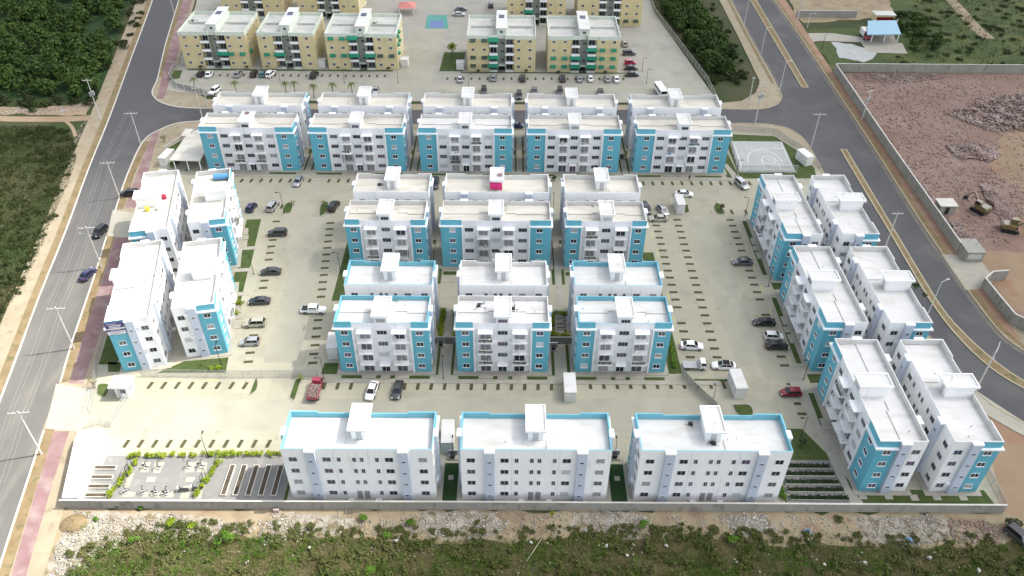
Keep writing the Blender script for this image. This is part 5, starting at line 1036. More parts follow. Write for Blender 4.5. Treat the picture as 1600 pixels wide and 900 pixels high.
def make_car(kind):
    K = {'sedan': dict(L=4.65, st=[(-2.32, .70, .80, .38), (-2.2, .82, .95, .27), (-1.75, .88, 1.0, .22), (-1.0, .9, .97, .22), (.8, .9, .95, .22), (1.5, .88, .88, .22), (2.1, .8, .76, .26), (2.32, .62, .62, .36)], g=(-1.85, -1.05, .35, 1.2), h=1.44, wz=.95),
         'hatch': dict(L=3.95, st=[(-1.96, .72, .85, .38), (-1.88, .82, 1.0, .27), (-1.4, .85, 1.0, .22), (.8, .86, .97, .22), (1.3, .84, .9, .22), (1.8, .76, .78, .26), (1.97, .6, .64, .36)], g=(-1.88, -1.55, .3, 1.1), h=1.5, wz=.98),
         'suv': dict(L=4.6, st=[(-2.3, .76, .95, .42), (-2.2, .88, 1.1, .32), (-1.6, .92, 1.12, .28), (.9, .93, 1.08, .28), (1.5, .91, 1.02, .28), (2.1, .84, .92, .32), (2.3, .68, .78, .42)], g=(-2.18, -1.85, .45, 1.15), h=1.74, wz=1.08)}[kind]
    parts = []; body = loft([s for s in K['st']], car_prof)
    x0, x1, x2, x3 = K['g']; zb = K['wz']; zt = K['h']; wb, wt = .80, .62
    if kind == 'suv': wb, wt = .85, .70
    bt = [(x0, -wb, zb - .03), (x3, -wb, zb - .06), (x3, wb, zb - .06), (x0, wb, zb - .03)]; tp = [(x1, -wt, zt), (x2, -wt, zt), (x2, wt, zt), (x1, wt, zt)]
    o = len(body.v); body.v += bt + tp; xm = (x1 + x2) / 2; body.v += [(xm, -wt * .96, zt + .04), (xm, wt * .96, zt + .04)]
    for f in ((0, 1, 5, 4), (1, 2, 6, 5), (2, 3, 7, 6), (3, 0, 4, 7)): body.f.append(tuple(o + k for k in f)); body.m.append(0)
    for f in ((4, 5, 8), (5, 6, 9, 8), (6, 7, 9), (7, 4, 8, 9)): body.f.append(tuple(o + k for k in f)); body.m.append(0)
    parts.append(('body', body.mesh('body', 'car_white', True), (0, 0, 0)))
    parts[0][1].set_sharp_from_angle(angle=R(38))
    def inset(a, c, d, e, k0=.08, k1=.10, out=(0, 0, 0)):
        A, B_, C_, D_ = map(Vector, (a, c, d, e)); U = lambda s, q: (A.lerp(B_, s)).lerp(D_.lerp(C_, s), q) + Vector(out); return [U(k0, k1), U(1 - k0, k1), U(1 - k0, 1 - k1 * .8), U(k0, 1 - k1 * .8)]
    q = MB(); q.quad(inset(bt[1], bt[2], tp[2], tp[1], .05, .06, (.02, 0, .02))); parts.append(('windscreen', q.mesh('windscreen', 'car_glass'), None))
    q = MB(); q.quad(inset(bt[3], bt[0], tp[0], tp[3], .07, .08, (-.02, 0, .02))); parts.append(('rear_window', q.mesh('rear_window', 'car_glass'), None))
    for s, ids in ((-1, (0, 1, 5, 4)), (1, (2, 3, 7, 6))):
        P = (bt + tp); a, c, d, e = [P[k] for k in ids]; q = MB(); F = inset(a, c, d, e, .05, .10, (0, s * .02, .01))
        mid0 = Vector(F[0]).lerp(Vector(F[1]), .5); mid1 = Vector(F[3]).lerp(Vector(F[2]), .5); gap = Vector((.035, 0, 0)) * (1 if a[0] < c[0] else -1)
        q.quad([F[0], mid0 - gap, mid1 - gap, F[3]]); q.quad([mid0 + gap, F[1], F[2], mid1 + gap]); parts.append(('side_window', q.mesh('side_window', 'car_glass'), None))
    L = K['L'] / 2; wx = L * .62; wr = .31 if kind != 'suv' else .36; ww = K['st'][3][1]
    wm = MB().tube((0, -.11, 0), (0, .11, 0), wr, n=14).mesh('wheel', 'tyre'); rm = MB().tube((0, -.125, 0), (0, .125, 0), wr * .62, n=10).mesh('rim', 'rim')
    for sx in (-1, 1):
        for sy in (-1, 1): parts.append(('wheel', wm, (sx * wx, sy * (ww - .06), wr), rm))
    zf, zr = K['st'][-2][2], K['st'][1][2]
    for s in (-1, 1):
        q = MB(); q.box(L - .28, s * .60 - .16, zf - .17, L - .06, s * .60 + .16, zf - .03); parts.append(('headlight', q.mesh('headlight', 'lamp_glass'), None))
        q = MB(); q.box(-L - .005, s * .62 - .14, zr - .26, -L + .16, s * .62 + .14, zr - .06); parts.append(('tail_light', q.mesh('tail_light', 'tail_red'), None))
        q = MB(); q.box(x3 - .45, s * (wb + .05) - .1, zb + .0, x3 - .3, s * (wb + .05) + .1, zb + .14); parts.append(('mirror', q.mesh('mirror', 'pole_dark'), None))
    return parts
CARK = {k: make_car(k) for k in ('sedan', 'hatch', 'suv')}
def car(kind, pos, deg, paint, label, cat='car', z=.108):
    t = thing('parked_car', label, cat, (pos[0], pos[1], z), R(deg), 'cars')
    for p in CARK[kind]:
        o = put(p[0], p[1], t, p[2] or (0, 0, 0))
        if p[0] == 'body': setmat(o, paint)
        if len(p) > 3: put('rim', p[3], o)
    return t
def place(px, py): return (px, py)
CARS = [
 ('hatch', (-98.32, 242.40), 90, 'car_black', 'black hatchback at the left end of the row before the yellow blocks'), ('sedan', (-95.63, 242.21), 90, 'car_white', 'white sedan beside the black hatchback before the yellow blocks'), ('suv', (-86.54, 242.38), 90, 'car_silver', 'silver SUV parked alone before the leftmost yellow block'),
 ('suv', (-81.54, 242.71), 90, 'car_black', 'black SUV beside the teal car before the yellow blocks'), ('hatch', (-78.75, 242.53), 90, 'car_teal', 'teal hatchback between the black and white cars before the yellow blocks'), ('suv', (-76.22, 242.58), 78, 'car_white', 'white SUV right of the teal hatchback before the yellow blocks'),
 ('suv', (-62.31, 242.13), 80, 'car_black', 'black SUV parked before the gap between two left yellow blocks'), ('suv', (-90.49, 230.22), -110, 'car_white', 'white SUV driving behind the top left white block'), ('sedan', (-15.88, 240.18), 90, 'car_silver', 'silver sedan at the left of the row right of the access road'),
 ('suv', (-5.39, 241.31), 90, 'car_silver', 'silver SUV below the dark awnings of the yellow block'), ('suv', (3.85, 241.01), 90, 'car_dark', 'dark grey SUV alone before the yellow block right of the access road'), ('suv', (16.52, 241.01), 90, 'car_dark', 'dark grey SUV left of the silver one before the green-awninged block'),
 ('sedan', (21.91, 241.11), 90, 'car_silver', 'silver sedan between dark SUV and white sedan before the green-awninged block'), ('sedan', (25.38, 241.41), 90, 'car_white', 'white sedan in the middle of the row before the green-awninged block'), ('sedan', (30.75, 241.28), 90, 'car_silver', 'silver sedan second from the right before the green-awninged block'), ('sedan', (33.58, 241.09), 90, 'car_white', 'white sedan at the right end of the row before the green-awninged block'),
 ('suv', (39.84, 261.03), 5, 'car_dark', 'dark SUV at the top of the four cars right of the yellow blocks'), ('hatch', (39.33, 253.57), 5, 'car_crimson', 'crimson hatchback right of the yellow blocks'), ('sedan', (39.17, 249.34), 5, 'car_black', 'black sedan just below the crimson hatchback'), ('sedan', (38.94, 244.50), 5, 'car_black', 'black sedan at the bottom of the four cars right of the yellow blocks'),
 ('suv', (39.18, 269.08), 90, 'car_beige', 'beige car tucked against the right side of the yellow block'), ('suv', (-8.16, 231.69), -90, 'car_dark', 'dark car behind the middle far white block'), ('suv', (2.67, 228.82), -90, 'car_dark', 'dark SUV driving between the far white blocks, behind them'), ('sedan', (7.42, 231.97), -90, 'car_grey', 'grey car behind the far white block second from the right, at its left'), ('suv', (15.30, 231.67), -90, 'car_dark', 'dark car behind the far white block second from the right, at its centre'), ('sedan', (27.90, 231.46), -90, 'car_grey', 'grey car behind the far white block second from the right, at its right'), ('sedan', (-41.42, 231.54), -90, 'car_silver', 'silver car behind the second far white block from the left'),
 ('sedan', (-57.04, 304.47), 5, 'car_white', 'white car at the top edge left of the gazebo'), ('suv', (-56.84, 299.87), 5, 'car_dark', 'dark car just below the white car at the top edge'), ('sedan', (-19.14, 294.95), 0, 'car_silver', 'silver car right of the far sport court'), ('suv', (-7.56, 304.29), 90, 'car_dark', 'dark SUV at the top edge right of the sport court'), ('sedan', (-18.69, 300.09), 10, 'car_grey', 'grey car at the top edge above the silver one'),
 ('sedan', (-54.39, 178.78), -97, 'car_silver', 'silver sedan in the top row between the first two balcony blocks'), ('hatch', (-63.37, 166.67), 80, 'car_navy', 'purple-blue hatchback beside the sunlit left balcony block'), ('suv', (-58.30, 167.17), 80, 'car_silver', 'silver SUV beside the green island in the top left car park'), ('suv', (-43.30, 167.37), 76, 'car_black', 'black SUV right of the green island by the cream-roofed block'),
 ('suv', (-54.56, 155.83), 184, 'car_dark', 'dark grey SUV at the top of the left car park column'), ('sedan', (-52.77, 141.22), 184, 'car_dark', 'upper dark grey sedan in the left car park column'), ('sedan', (-52.80, 131.13), 184, 'car_dark', 'lower dark grey sedan in the left car park column'), ('suv', (-52.07, 124.02), 184, 'car_beige', 'beige SUV in the left car park column'), ('hatch', (-51.66, 118.47), 184, 'car_silver', 'silver hatchback lowest in the left car park column'),
 ('sedan', (-25.56, 105.42), -98, 'car_white', 'white sedan in the lower row before the left balcony block'), ('sedan', (-20.78, 105.63), -95, 'car_dark', 'dark grey sedan in the lower row beside the white one'), ('suv', (-96.29, 155.82), -104, 'car_black', 'black SUV driving on the left road'), ('sedan', (-92.66, 139.85), 76, 'car_navy', 'dark blue sedan driving on the left road'), ('suv', (-95.46, 172.45), 182, 'car_black', 'black car on the driveway behind the far left block'),
 ('suv', (-19.12, 178.04), -92, 'car_dark', 'dark grey SUV in the gap between the upper centre blocks'), ('sedan', (44.22, 174.20), -3, 'car_white', 'white sedan crossing the top of the right car park'), ('suv', (59.84, 178.85), -68, 'car_silver', 'silver SUV parked askew by the basketball court'), ('sedan', (37.72, 166.75), -72, 'car_silver', 'silver sedan parked left of the white shed, top right car park'), ('sedan', (36.20, 163.12), 180, 'car_beige', 'beige sedan parked beside the right cream-roofed block'), ('suv', (33.61, 167.26), -75, 'car_dark', 'dark car half hidden behind the right cream-roofed block'), ('sedan', (52.82, 145.96), 180, 'car_grey', 'grey sedan in the right car park before the farthest balcony block'),
 ('sedan', (52.86, 125.50), 180, 'car_black', 'black sedan upper of the dark pair in the right car park'), ('hatch', (53.79, 121.22), -2, 'car_white', 'small white hatchback between the two black sedans'), ('sedan', (53.72, 118.40), -2, 'car_black', 'black sedan just below the small white hatchback'), ('sedan', (36.64, 118.23), -4, 'car_white', 'white sedan beside the right lower balcony block'), ('sedan', (41.93, 112.67), 177, 'car_white', 'white sedan with black roof behind the flatbed truck'), ('hatch', (53.11, 105.64), 180, 'car_red', 'dark red hatchback by the nearest right-hand balcony block'),
 ('suv', (81.17, 74.73), -60, 'car_dark', 'dark vehicle in the bush at the lower right corner'), ('hatch', (2.02, 209.63), 0, 'car_navy', 'blue vehicle in the gap between middle far blocks')]
for kd, pos, dg, pt, lb in CARS:
    o = car(kd, pos, dg, pt, lb)
    if 'black roof' in lb: MB().box(-1.0, -.6, 1.445, .33, .6, 1.50).build('roof_panel', 'car_glass', o)
def wheels(t, xs, wd, r, m='tyre'):
    wm = MB().tube((0, -.13, 0), (0, .13, 0), r, n=12).mesh('wheel', m); rm = MB().tube((0, -.14, 0), (0, .14, 0), r * .55, n=8).mesh('rim', 'rim')
    for x in xs:
        for s in (-1, 1): put('rim', rm, put('wheel', wm, t, (x, s * (wd - .1), r)))
def cab(t, x0, x1, wd, z0, z1, paint, hood=0.0):
    b_ = MB(); b_.v += [(x0, -wd, z0), (x1, -wd, z0), (x1, wd, z0), (x0, wd, z0), (x0, -wd, (z0 + z1) / 2), (x1, -wd, (z0 + z1) / 2), (x1, wd, (z0 + z1) / 2), (x0, wd, (z0 + z1) / 2), (x0 + .06, -wd * .86, z1), (x1 - .45, -wd * .86, z1), (x1 - .45, wd * .86, z1), (x0 + .06, wd * .86, z1)]
    for f in ((0, 1, 5, 4), (1, 2, 6, 5), (2, 3, 7, 6), (3, 0, 4, 7), (4, 5, 9, 8), (5, 6, 10, 9), (6, 7, 11, 10), (7, 4, 8, 11), (8, 9, 10, 11)): b_.f.append(f); b_.m.append(0)
    c = b_.build('cab', paint, t); zm = (z0 + z1) / 2
    q = MB(); q.quad([(x1 + .012 - .03, -wd * .86, zm + .06), (x1 + .012 - .03, wd * .86, zm + .06), (x1 - .40, wd * .78, z1 - .06), (x1 - .40, -wd * .78, z1 - .06)]); q.build('windscreen', 'car_glass', c)
    for s in (-1, 1):
        q = MB(); q.quad([(x0 + .2, s * (wd - .0), zm + .06), (x1 - .18, s * (wd - .0), zm + .06), (x1 - .52, s * (wd * .875 + .01), z1 - .08), (x0 + .22, s * (wd * .875 + .01), z1 - .08)][::s]); q.build('side_window', 'car_glass', c)
        MB().box(x1 - .02 + hood, s * wd * .7 - .15, z0 + .3, x1 + .02 + hood, s * wd * .7 + .15, z0 + .5).build('headlight', 'lamp_glass', c)
    return c
# white pickup
t = thing('pickup_truck', 'white double-cab pickup parked in the left car park', 'pickup truck', (*(-40.83, 128.35), .108), R(-2))
body = loft([(-2.6, .86, .95, .5), (-2.5, .9, 1.0, .42), (-.85, .92, 1.0, .42), (1.2, .92, 1.05, .42), (2.3, .88, 1.0, .42), (2.6, .7, .8, .5)], car_prof).build('body', 'car_white', t)
MB().box(-2.45, -.76, .9, -1.0, .76, 1.012).build('truck_bed', 'pole_dark', t); cab(t, -1.0, 1.15, .85, .98, 1.78, 'car_white'); wheels(t, (-1.6, 1.65), .93, .38)
# red truck with a load of rubble
t = thing('cargo_truck', 'red cargo truck loaded with rubble in the lower parking row', 'truck', (*(-36.05, 105.30), .108), R(87))
cab(t, 1.2, 2.9, 1.0, .55, 2.3, 'truck_red'); MB().box(-3.0, -1.05, .75, 1.1, 1.05, .95).build('chassis', 'pole_dark', t)
t.scale = (.88, .92, .9)
bd = MB().box(-3.0, -1.1, .95, 1.1, -1.02, 1.7).box(-3.0, 1.02, .95, 1.1, 1.1, 1.7).box(-3.0, -1.02, .95, -2.92, 1.02, 1.7).box(1.02, -1.02, .95, 1.1, 1.02, 1.9).build('cargo_bed', 'truck_red', t)
rs = np.random.default_rng(11); n = 260; ld = put('load', rocks_mesh('load', rs.uniform(-2.8, .95, n), rs.uniform(-.95, .95, n), rs.uniform(1.35, 1.75, n), rs.uniform(.12, .28, n), rs, 'stone_pink'), t); ld['kind'] = 'stuff'
MB().box(-2.9, -1.0, .96, 1.0, 1.0, 1.45).build('load_base', 'rock_pink', t); wheels(t, (-1.9, 1.9), 1.05, .45)
# white flatbed
t = thing('flatbed_truck', 'small white flatbed truck by the right lower balcony block', 'truck', (*(36.31, 112.62), .108), R(-2))
cab(t, .8, 2.3, .88, .5, 2.0, 'car_white'); MB().box(-2.4, -.95, .72, .7, .95, .86).build('flatbed', 'metal_grey', t); MB().box(.55, -.9, .86, .66, .9, 1.5).build('headboard', 'frame_grey', t); MB().box(-2.3, -.35, .5, .7, .35, .71).build('chassis', 'pole_dark', t); wheels(t, (-1.5, 1.4), .92, .36)
# white bus and red lorry in the distance
t = thing('minibus', 'white minibus at the far right of the yellow complex', 'bus', (*(46.26, 232.07), .1), R(-80))
MB().box(-3.4, -1.05, .4, 3.4, 1.05, 2.5).build('body', 'car_white', t); MB().box(-3.2, -1.07, 1.5, 3.0, -1.055, 2.15).build('side_window', 'car_glass', t); MB().box(-3.2, 1.055, 1.5, 3.0, 1.07, 2.15).build('side_window', 'car_glass', t); MB().box(3.405, -.9, 1.4, 3.42, .9, 2.25).build('windscreen', 'car_glass', t); wheels(t, (-2.2, 2.2), 1.0, .42)
t = thing('lorry', 'red and white lorry parked left of the blue carport', 'truck', (*(124.76, 277.42), .1), R(-90))
cab(t, 1.4, 3.0, 1.1, .6, 2.6, 'truck_red'); MB().box(-2.8, -1.15, .9, 1.3, 1.15, 2.9).build('cargo_box', 'box_white', t); wheels(t, (-1.8, 2.0), 1.1, .48)
# excavators on the lot
def excavator(pos, rz, label):
    t = thing('excavator', label, 'excavator', (pos[0], pos[1], 0), R(rz))
    for s in (-1, 1):
        tr = MB()
        pr = [(-1.9, .25), (-1.6, 0), (1.6, 0), (1.9, .25), (1.9, .6), (1.6, .85), (-1.6, .85), (-1.9, .6)]; y0, y1 = sorted((s * .75, s * 1.35)); o = len(tr.v)
        tr.v += [(p[0], y0, p[1]) for p in pr] + [(p[0], y1, p[1]) for p in pr]
        for k in range(8): tr.f.append((o + k, o + (k + 1) % 8, o + 8 + (k + 1) % 8, o + 8 + k)); tr.m.append(0)
        tr.f.append(tuple(o + k for k in reversed(range(8)))); tr.f.append(tuple(o + 8 + k for k in range(8))); tr.m += [0, 0]; tr.build('track', 'tyre', t)
    MB().tube((0, 0, .8), (0, 0, 1.0), .9, n=12).build('turntable', 'pole_dark', t)
    hs = MB().box(-2.1, -1.3, 1.0, .9, 1.3, 1.9).box(-2.2, -1.1, 1.1, -2.1, 1.1, 2.0).box(-1.9, -1.1, 1.9, -.4, 1.1, 2.15).build('house', 'machine_yellow', t)
    cb = MB().box(-.3, .25, 1.9, 1.2, 1.28, 3.1).build('cab', 'machine_yellow', t); MB().box(1.205, .35, 2.1, 1.22, 1.18, 3.0).build('windscreen', 'car_glass', cb); MB().box(-.2, 1.285, 2.2, 1.1, 1.3, 2.95).build('side_window', 'car_glass', cb)
    b1, b2, b3 = Vector((.8, -.3, 1.7)), Vector((3.0, -.3, 4.0)), Vector((4.6, -.3, 2.2))
    MB().tube(b1, b2, .3, .22, 4).build('boom', 'machine_yellow', t); MB().tube(b2, b3, .22, .16, 4).build('arm', 'machine_yellow', t); MB().tube((1.6, -.3, 1.6), (2.3, -.3, 2.9), .09, n=6).build('ram', 'rim', t)
    bk = MB(); bk.prism([(4.2, -.8), (5.0, -.8), (5.0, .2), (4.2, .2)], 1.2, 2.1); bk.build('bucket', 'pole_dark', t); return t
excavator((116.64, 168.10), 120, 'yellow excavator at the edge of the rubble in the brown lot'); excavator((120.23, 159.90), -20, 'yellow excavator nearest the camera at the right of the brown lot')

# ------------------------------------------------------------------ roof clutter and small things
def tank(x, y, z, r, h, m, label): 
    t = thing('water_tank', label, 'water tank', (x, y, z)); MB().tube((0, 0, 0), (0, 0, h * .85), r, n=14).build('body', m, t); MB().tube((0, 0, h * .85), (0, 0, h), r * .95, r * .35, 14).build('lid', m, t); return t
RT = RZ + .1
tank(*(-79.44, 148.52), RT, .5, 1.1, 'tank_yellow', 'yellow drum on the roof of the far left block'); tank(*(-77.09, 149.06), RT, .55, .9, 'box_white', 'white tank beside the yellow drum on the far left block roof'); tank(*(-79.67, 154.98), RT, .6, 1.2, 'tank_black', 'black tank on the roof of the far left block'); tank(*(-77.42, 153.43), RT, .5, 1.1, 'tank_red', 'red drum on the roof of the far left block')
tank(*(-68.29, 161.69), RT, .45, 1.0, 'metal_grey', 'small grey tank beside the blue tank on the left block roof')
t = thing('roof_tank', 'long blue water tank in the corner of the sunlit left block roof', 'water tank', (*(-66.96, 161.70), RT), R(8)); MB().tube((-1.6, 0, .75), (1.6, 0, .75), .72, n=14).build('body', 'tank_blue', t)
for x in (-1.0, 1.0): MB().box(x - .15, -.6, 0, x + .15, .6, .3).build('saddle', 'wall_grey', t)
t = thing('roof_awning', 'pink cloth awning hung under the stair head of a white block roof', 'awning', (*(-2.98, 158.19), RT)); aw = MB(); aw.quad([(-1.5, -.6, 1.5), (1.3, -.7, 1.2), (1.3, .5, 2.1), (-1.5, .5, 2.2)]); aw.quad([(-1.5, -.6, 1.5), (-1.5, -.7, .5), (1.2, -.8, .3), (1.3, -.7, 1.2)]); aw.build('cloth', 'pink_cloth', t)
for p in ((-1.5, -.6), (1.3, -.7)): MB().tube((*p, 0), (*p, 1.4), .03, n=5).build('post', 'metal_grey', t)
tank(*(-2.95, 156.30), RT, .3, .5, 'box_white', 'small white bucket below the pink awning on the roof')
t = thing('satellite_dish', 'pink disc lying on the stair head of the left balcony block', 'dish', (*(-67.49, 189.38), 14.45)); MB().tube((0, 0, 0), (0, 0, .1), .55, .6, 14).build('dish', 'pink_paving', t)
t = thing('satellite_dish', 'pink disc lying on the stair head above the pink awning', 'dish', (*(-2.26, 160.03), 14.45)); MB().tube((0, 0, 0), (0, 0, .1), .55, .6, 14).build('dish', 'pink_paving', t)
def clutter(pos, z, label, n=10, r=1.2, seed=1):
    rr = random.Random(seed); t = thing('roof_scrap', label, 'scrap pile', (pos[0], pos[1], z)); mb = MB()
    for i in range(n):
        a = (rr.uniform(-r, r), rr.uniform(-r, r), .05); c = (a[0] + rr.uniform(-.9, .9), a[1] + rr.uniform(-.7, .7), .08 + rr.uniform(0, .25)); mb.tube(a, c, rr.uniform(.03, .07), n=4)
    mb.build('bars', 'pole_dark', t); MB().box(-.35, -.3, .0, .3, .3, .35).build('crate', 'pole_dark', t)
clutter((-5.71, 116.94), RT, 'dark scrap of bars on the roof of the middle lower block', 14, 1.0, 2); clutter((0.85, 116.26), RT, 'dark bits lying along the roof step of the middle lower block', 6, .9, 3)
clutter((-103.52, 259.07), 11.2, 'dark metal scrap on the roof of the far left yellow block', 14, 1.2, 4); clutter((-44.30, 258.17), 11.2, 'dark bits on the roof of the yellow block by the access road', 7, 1.0, 5); clutter((-30.01, 159.73), RT, 'dark plant pots against the stair head of the left white roof', 8, .4, 6); clutter((29.65, 87.95), RT, 'small dark bird-shaped bit on the right front block roof', 2, .2, 7); clutter((32.62, 83.86), RT, 'small litter by the stair head of the right front block', 8, .5, 8); clutter((17.86, 152.12), RT, 'thin wires lying on the roof of the right cream block', 8, .8, 9)
def person(pos, top, legs, rz, label):
    t = thing('person', label, 'person', (pos[0], pos[1], .15), rz); me = bpy.data.meshes.new('body')
    J = {'pel': (0, 0, .92, .13), 'ch': (0, .01, 1.28, .16), 'nk': (0, 0, 1.48, .06), 'hd': (0, .02, 1.62, .10), 'ht': (0, .02, 1.72, .07), 'ls': (-.19, 0, 1.4, .065), 'le': (-.25, .02, 1.13, .05), 'lh': (-.25, .1, .88, .04), 'rs': (.19, 0, 1.4, .065), 're': (.25, .0, 1.13, .05), 'rh': (.24, .08, .88, .04), 'lk': (-.1, .04, .5, .075), 'lf': (-.1, 0, .07, .055), 'lt': (-.1, .14, .04, .04), 'rk': (.1, -.02, .5, .075), 'rf': (.11, -.12, .07, .055), 'rt': (.11, .02, .04, .04), 'lhip': (-.09, 0, .86, .1), 'rhip': (.09, 0, .86, .1)}
    nm = list(J); E = [('pel', 'ch'), ('ch', 'nk'), ('nk', 'hd'), ('hd', 'ht'), ('ch', 'ls'), ('ls', 'le'), ('le', 'lh'), ('ch', 'rs'), ('rs', 're'), ('re', 'rh'), ('pel', 'lhip'), ('lhip', 'lk'), ('lk', 'lf'), ('lf', 'lt'), ('pel', 'rhip'), ('rhip', 'rk'), ('rk', 'rf'), ('rf', 'rt')]
    me.from_pydata([J[k][:3] for k in nm], [(nm.index(a), nm.index(c)) for a, c in E], []); o = put('body', me, t); me.materials.append(MATS['skin'])
    md = o.modifiers.new('skin', 'SKIN'); 
    for i, k in enumerate(nm): me.skin_vertices[0].data[i].radius = (J[k][3], J[k][3])
    me.skin_vertices[0].data[0].use_root = True; o.modifiers.new('sub', 'SUBSURF').levels = 1
    MB().tube((0, 0, .88), (0, .01, 1.46), .19, .2, 10).build('shirt', top, t)
    for s, y in ((-1, .03), (1, -.05)): MB().tube((s * .09, 0, .93), (s * .1, y * .8, .12), .115, .08, 8).build('trouser_leg', legs, t)
    MB().tube((0, .02, 1.66), (0, .02, 1.78), .115, .06, 10).build('hair', 'pole_dark', t); return t
person((46.73, 181.34), 'cloth_dark', 'cloth_tan', R(20), 'person in dark top walking on the kerb below the top right block'); person((9.09, 123.27), 'cloth_dark', 'cloth_dark', R(150), 'person in dark clothes on the walk right of the middle lower block')

# ------------------------------------------------------------------ exercise garden, beds and hedges
def planter(cx_, cy_, lx, ly, rz, label, plants=None):
    t = thing('planter_box', label, 'planter', (cx_, cy_, .128), rz); k = .1
    b_ = MB().box(-lx / 2, -ly / 2, 0, lx / 2, -ly / 2 + k, .32).box(-lx / 2, ly / 2 - k, 0, lx / 2, ly / 2, .32).box(-lx / 2, -ly / 2 + k, 0, -lx / 2 + k, ly / 2 - k, .32).box(lx / 2 - k, -ly / 2 + k, 0, lx / 2, ly / 2 - k, .32); b_.build('kerb', 'kerb_white', t)
    MB().box(-lx / 2 + k, -ly / 2 + k, .0, lx / 2 - k, ly / 2 - k, .22).build('soil', 'soil', t)
    if plants is not None: o = put('leaves', quads_mesh('leaves', plants, 'leaf_bed'), t); o['kind'] = 'stuff'
    return t
for i, (cx_, cy_, lx) in enumerate(((-68.7, 87.4, 4.1), (-68.5, 85.4, 4.0), (-68.2, 83.5, 3.9), (-67.9, 81.75, 3.6))): planter(cx_, cy_, lx, .85, R(0), ['farthest of four short soil planters at the left of the exercise garden', 'second farthest short soil planter left of the exercise garden', 'second nearest short soil planter left of the exercise garden', 'short soil planter nearest the front wall, far left'][i])
for i, cx_ in enumerate((-47.0, -45.0, -42.9, -40.8, -38.7)): planter(cx_, 85.0, .95, 6.3, 0, ORD[i] + ' of five long soil planters left of the front block')
rs = np.random.default_rng(21)
for i, y in enumerate((88.6, 87.0, 85.3, 83.7, 82.1)):
    lx = 8.4 + .35 * i; n = 900; P = np.stack([rs.uniform(-lx / 2, lx / 2, n), rs.uniform(-.42, .42, n), rs.uniform(.2, .6, n)], 1); planter(51.2 + .1 * i, y, lx, 1.0, 0, ['farthest', 'second farthest', 'middle', 'second nearest', 'nearest'][i] + ' of five leafy beds right of the front blocks', leaf_quads(P, unit(rs.normal(size=(n, 3)) + [0, 0, 1]), .16, rs))
for i, y in enumerate((126.6, 125.0, 123.6)): planter(10.9, y, 2.2, .7, 0, ['farthest', 'middle', 'nearest'][i] + ' of three small planters between the middle and right lower blocks')
MACH = [((-61.54, 87.53), 0, 'cycle'), ((-59.47, 87.55), 0, 'walker'), ((-54.40, 87.72), 0, 'walker'), ((-52.26, 87.87), 0, 'cycle'), ((-63.18, 82.51), 40, 'press'), ((-60.28, 82.40), 30, 'walker'), ((-58.12, 82.29), 20, 'cycle'), ((-56.33, 82.30), 20, 'cycle'), ((-53.74, 82.84), 0, 'bench'), ((-51.59, 83.11), 0, 'bench'), ((-64.01, 85.63), 90, 'bars'), ((-51.06, 84.94), 90, 'bars'), ((-64.12, 86.84), 90, 'bars')]
MN = {'cycle': 'exercise bike', 'walker': 'walking trainer', 'press': 'push trainer', 'bench': 'sit-up bench', 'bars': 'frame of bars'}
WHERE = ['at the upper left pad', 'on the second upper pad', 'on the third upper pad', 'at the upper right pad', 'at the lower left corner', 'second in the lower row', 'third in the lower row', 'fourth in the lower row', 'fifth in the lower row', 'at the lower right corner', 'by the left hedge, nearer', 'by the right hedge', 'by the left hedge, farther']
for i, (p, rz, kd) in enumerate(MACH):
    t = thing('exercise_machine', 'dark outdoor %s %s of the exercise garden' % (MN[kd], WHERE[i]), 'exercise machine', (p[0], p[1], .15), R(rz)); r_ = .045; mb = MB()
    if kd == 'bars':
        for x in (-1.1, 0, 1.1): mb.tube((x, 0, 0), (x, 0, 2.1), r_, n=6)
        mb.tube((-1.1, 0, 2.1), (1.1, 0, 2.1), r_, n=6).tube((-1.1, 0, 1.3), (0, 0, 1.3), r_, n=6); mb.build('frame', 'pole_dark', t)
    elif kd == 'bench':
        mb.tube((-.7, -.3, 0), (-.7, -.3, .9), r_, n=6).tube((-.7, .3, 0), (-.7, .3, .9), r_, n=6).tube((.7, 0, 0), (.7, 0, .45), r_, n=6); mb.build('frame', 'pole_dark', t)
        MB().box(-.7, -.25, .45, .8, .25, .52).build('seat', 'pole_dark', t); MB().box(-.95, -.3, .5, -.85, .3, 1.1).build('backrest', 'frame_grey', t)
    else:
        mb.tube((0, 0, 0), (0, 0, 1.6), r_ * 1.3, n=6).tube((0, -.45, 1.35), (0, .45, 1.35), r_, n=6).tube((-.6, 0, .35), (.6, 0, .35), r_, n=6); mb.build('frame', 'pole_dark', t)
        for s in (-1, 1): MB().tube((.0, s * .45, 1.35), (.35, s * .45, 1.15), r_, n=6).build('handle', 'pole_dark', t); MB().box(-.25, s * .3 - .1, .18, .3, s * .3 + .1, .23).build('pedal', 'frame_grey', t)
        if kd == 'cycle': MB().box(-.7, -.16, .75, -.3, .16, .85).build('seat', 'pole_dark', t); MB().tube((-.5, 0, .35), (-.5, 0, .75), r_, n=6).build('seat_post', 'pole_dark', t)
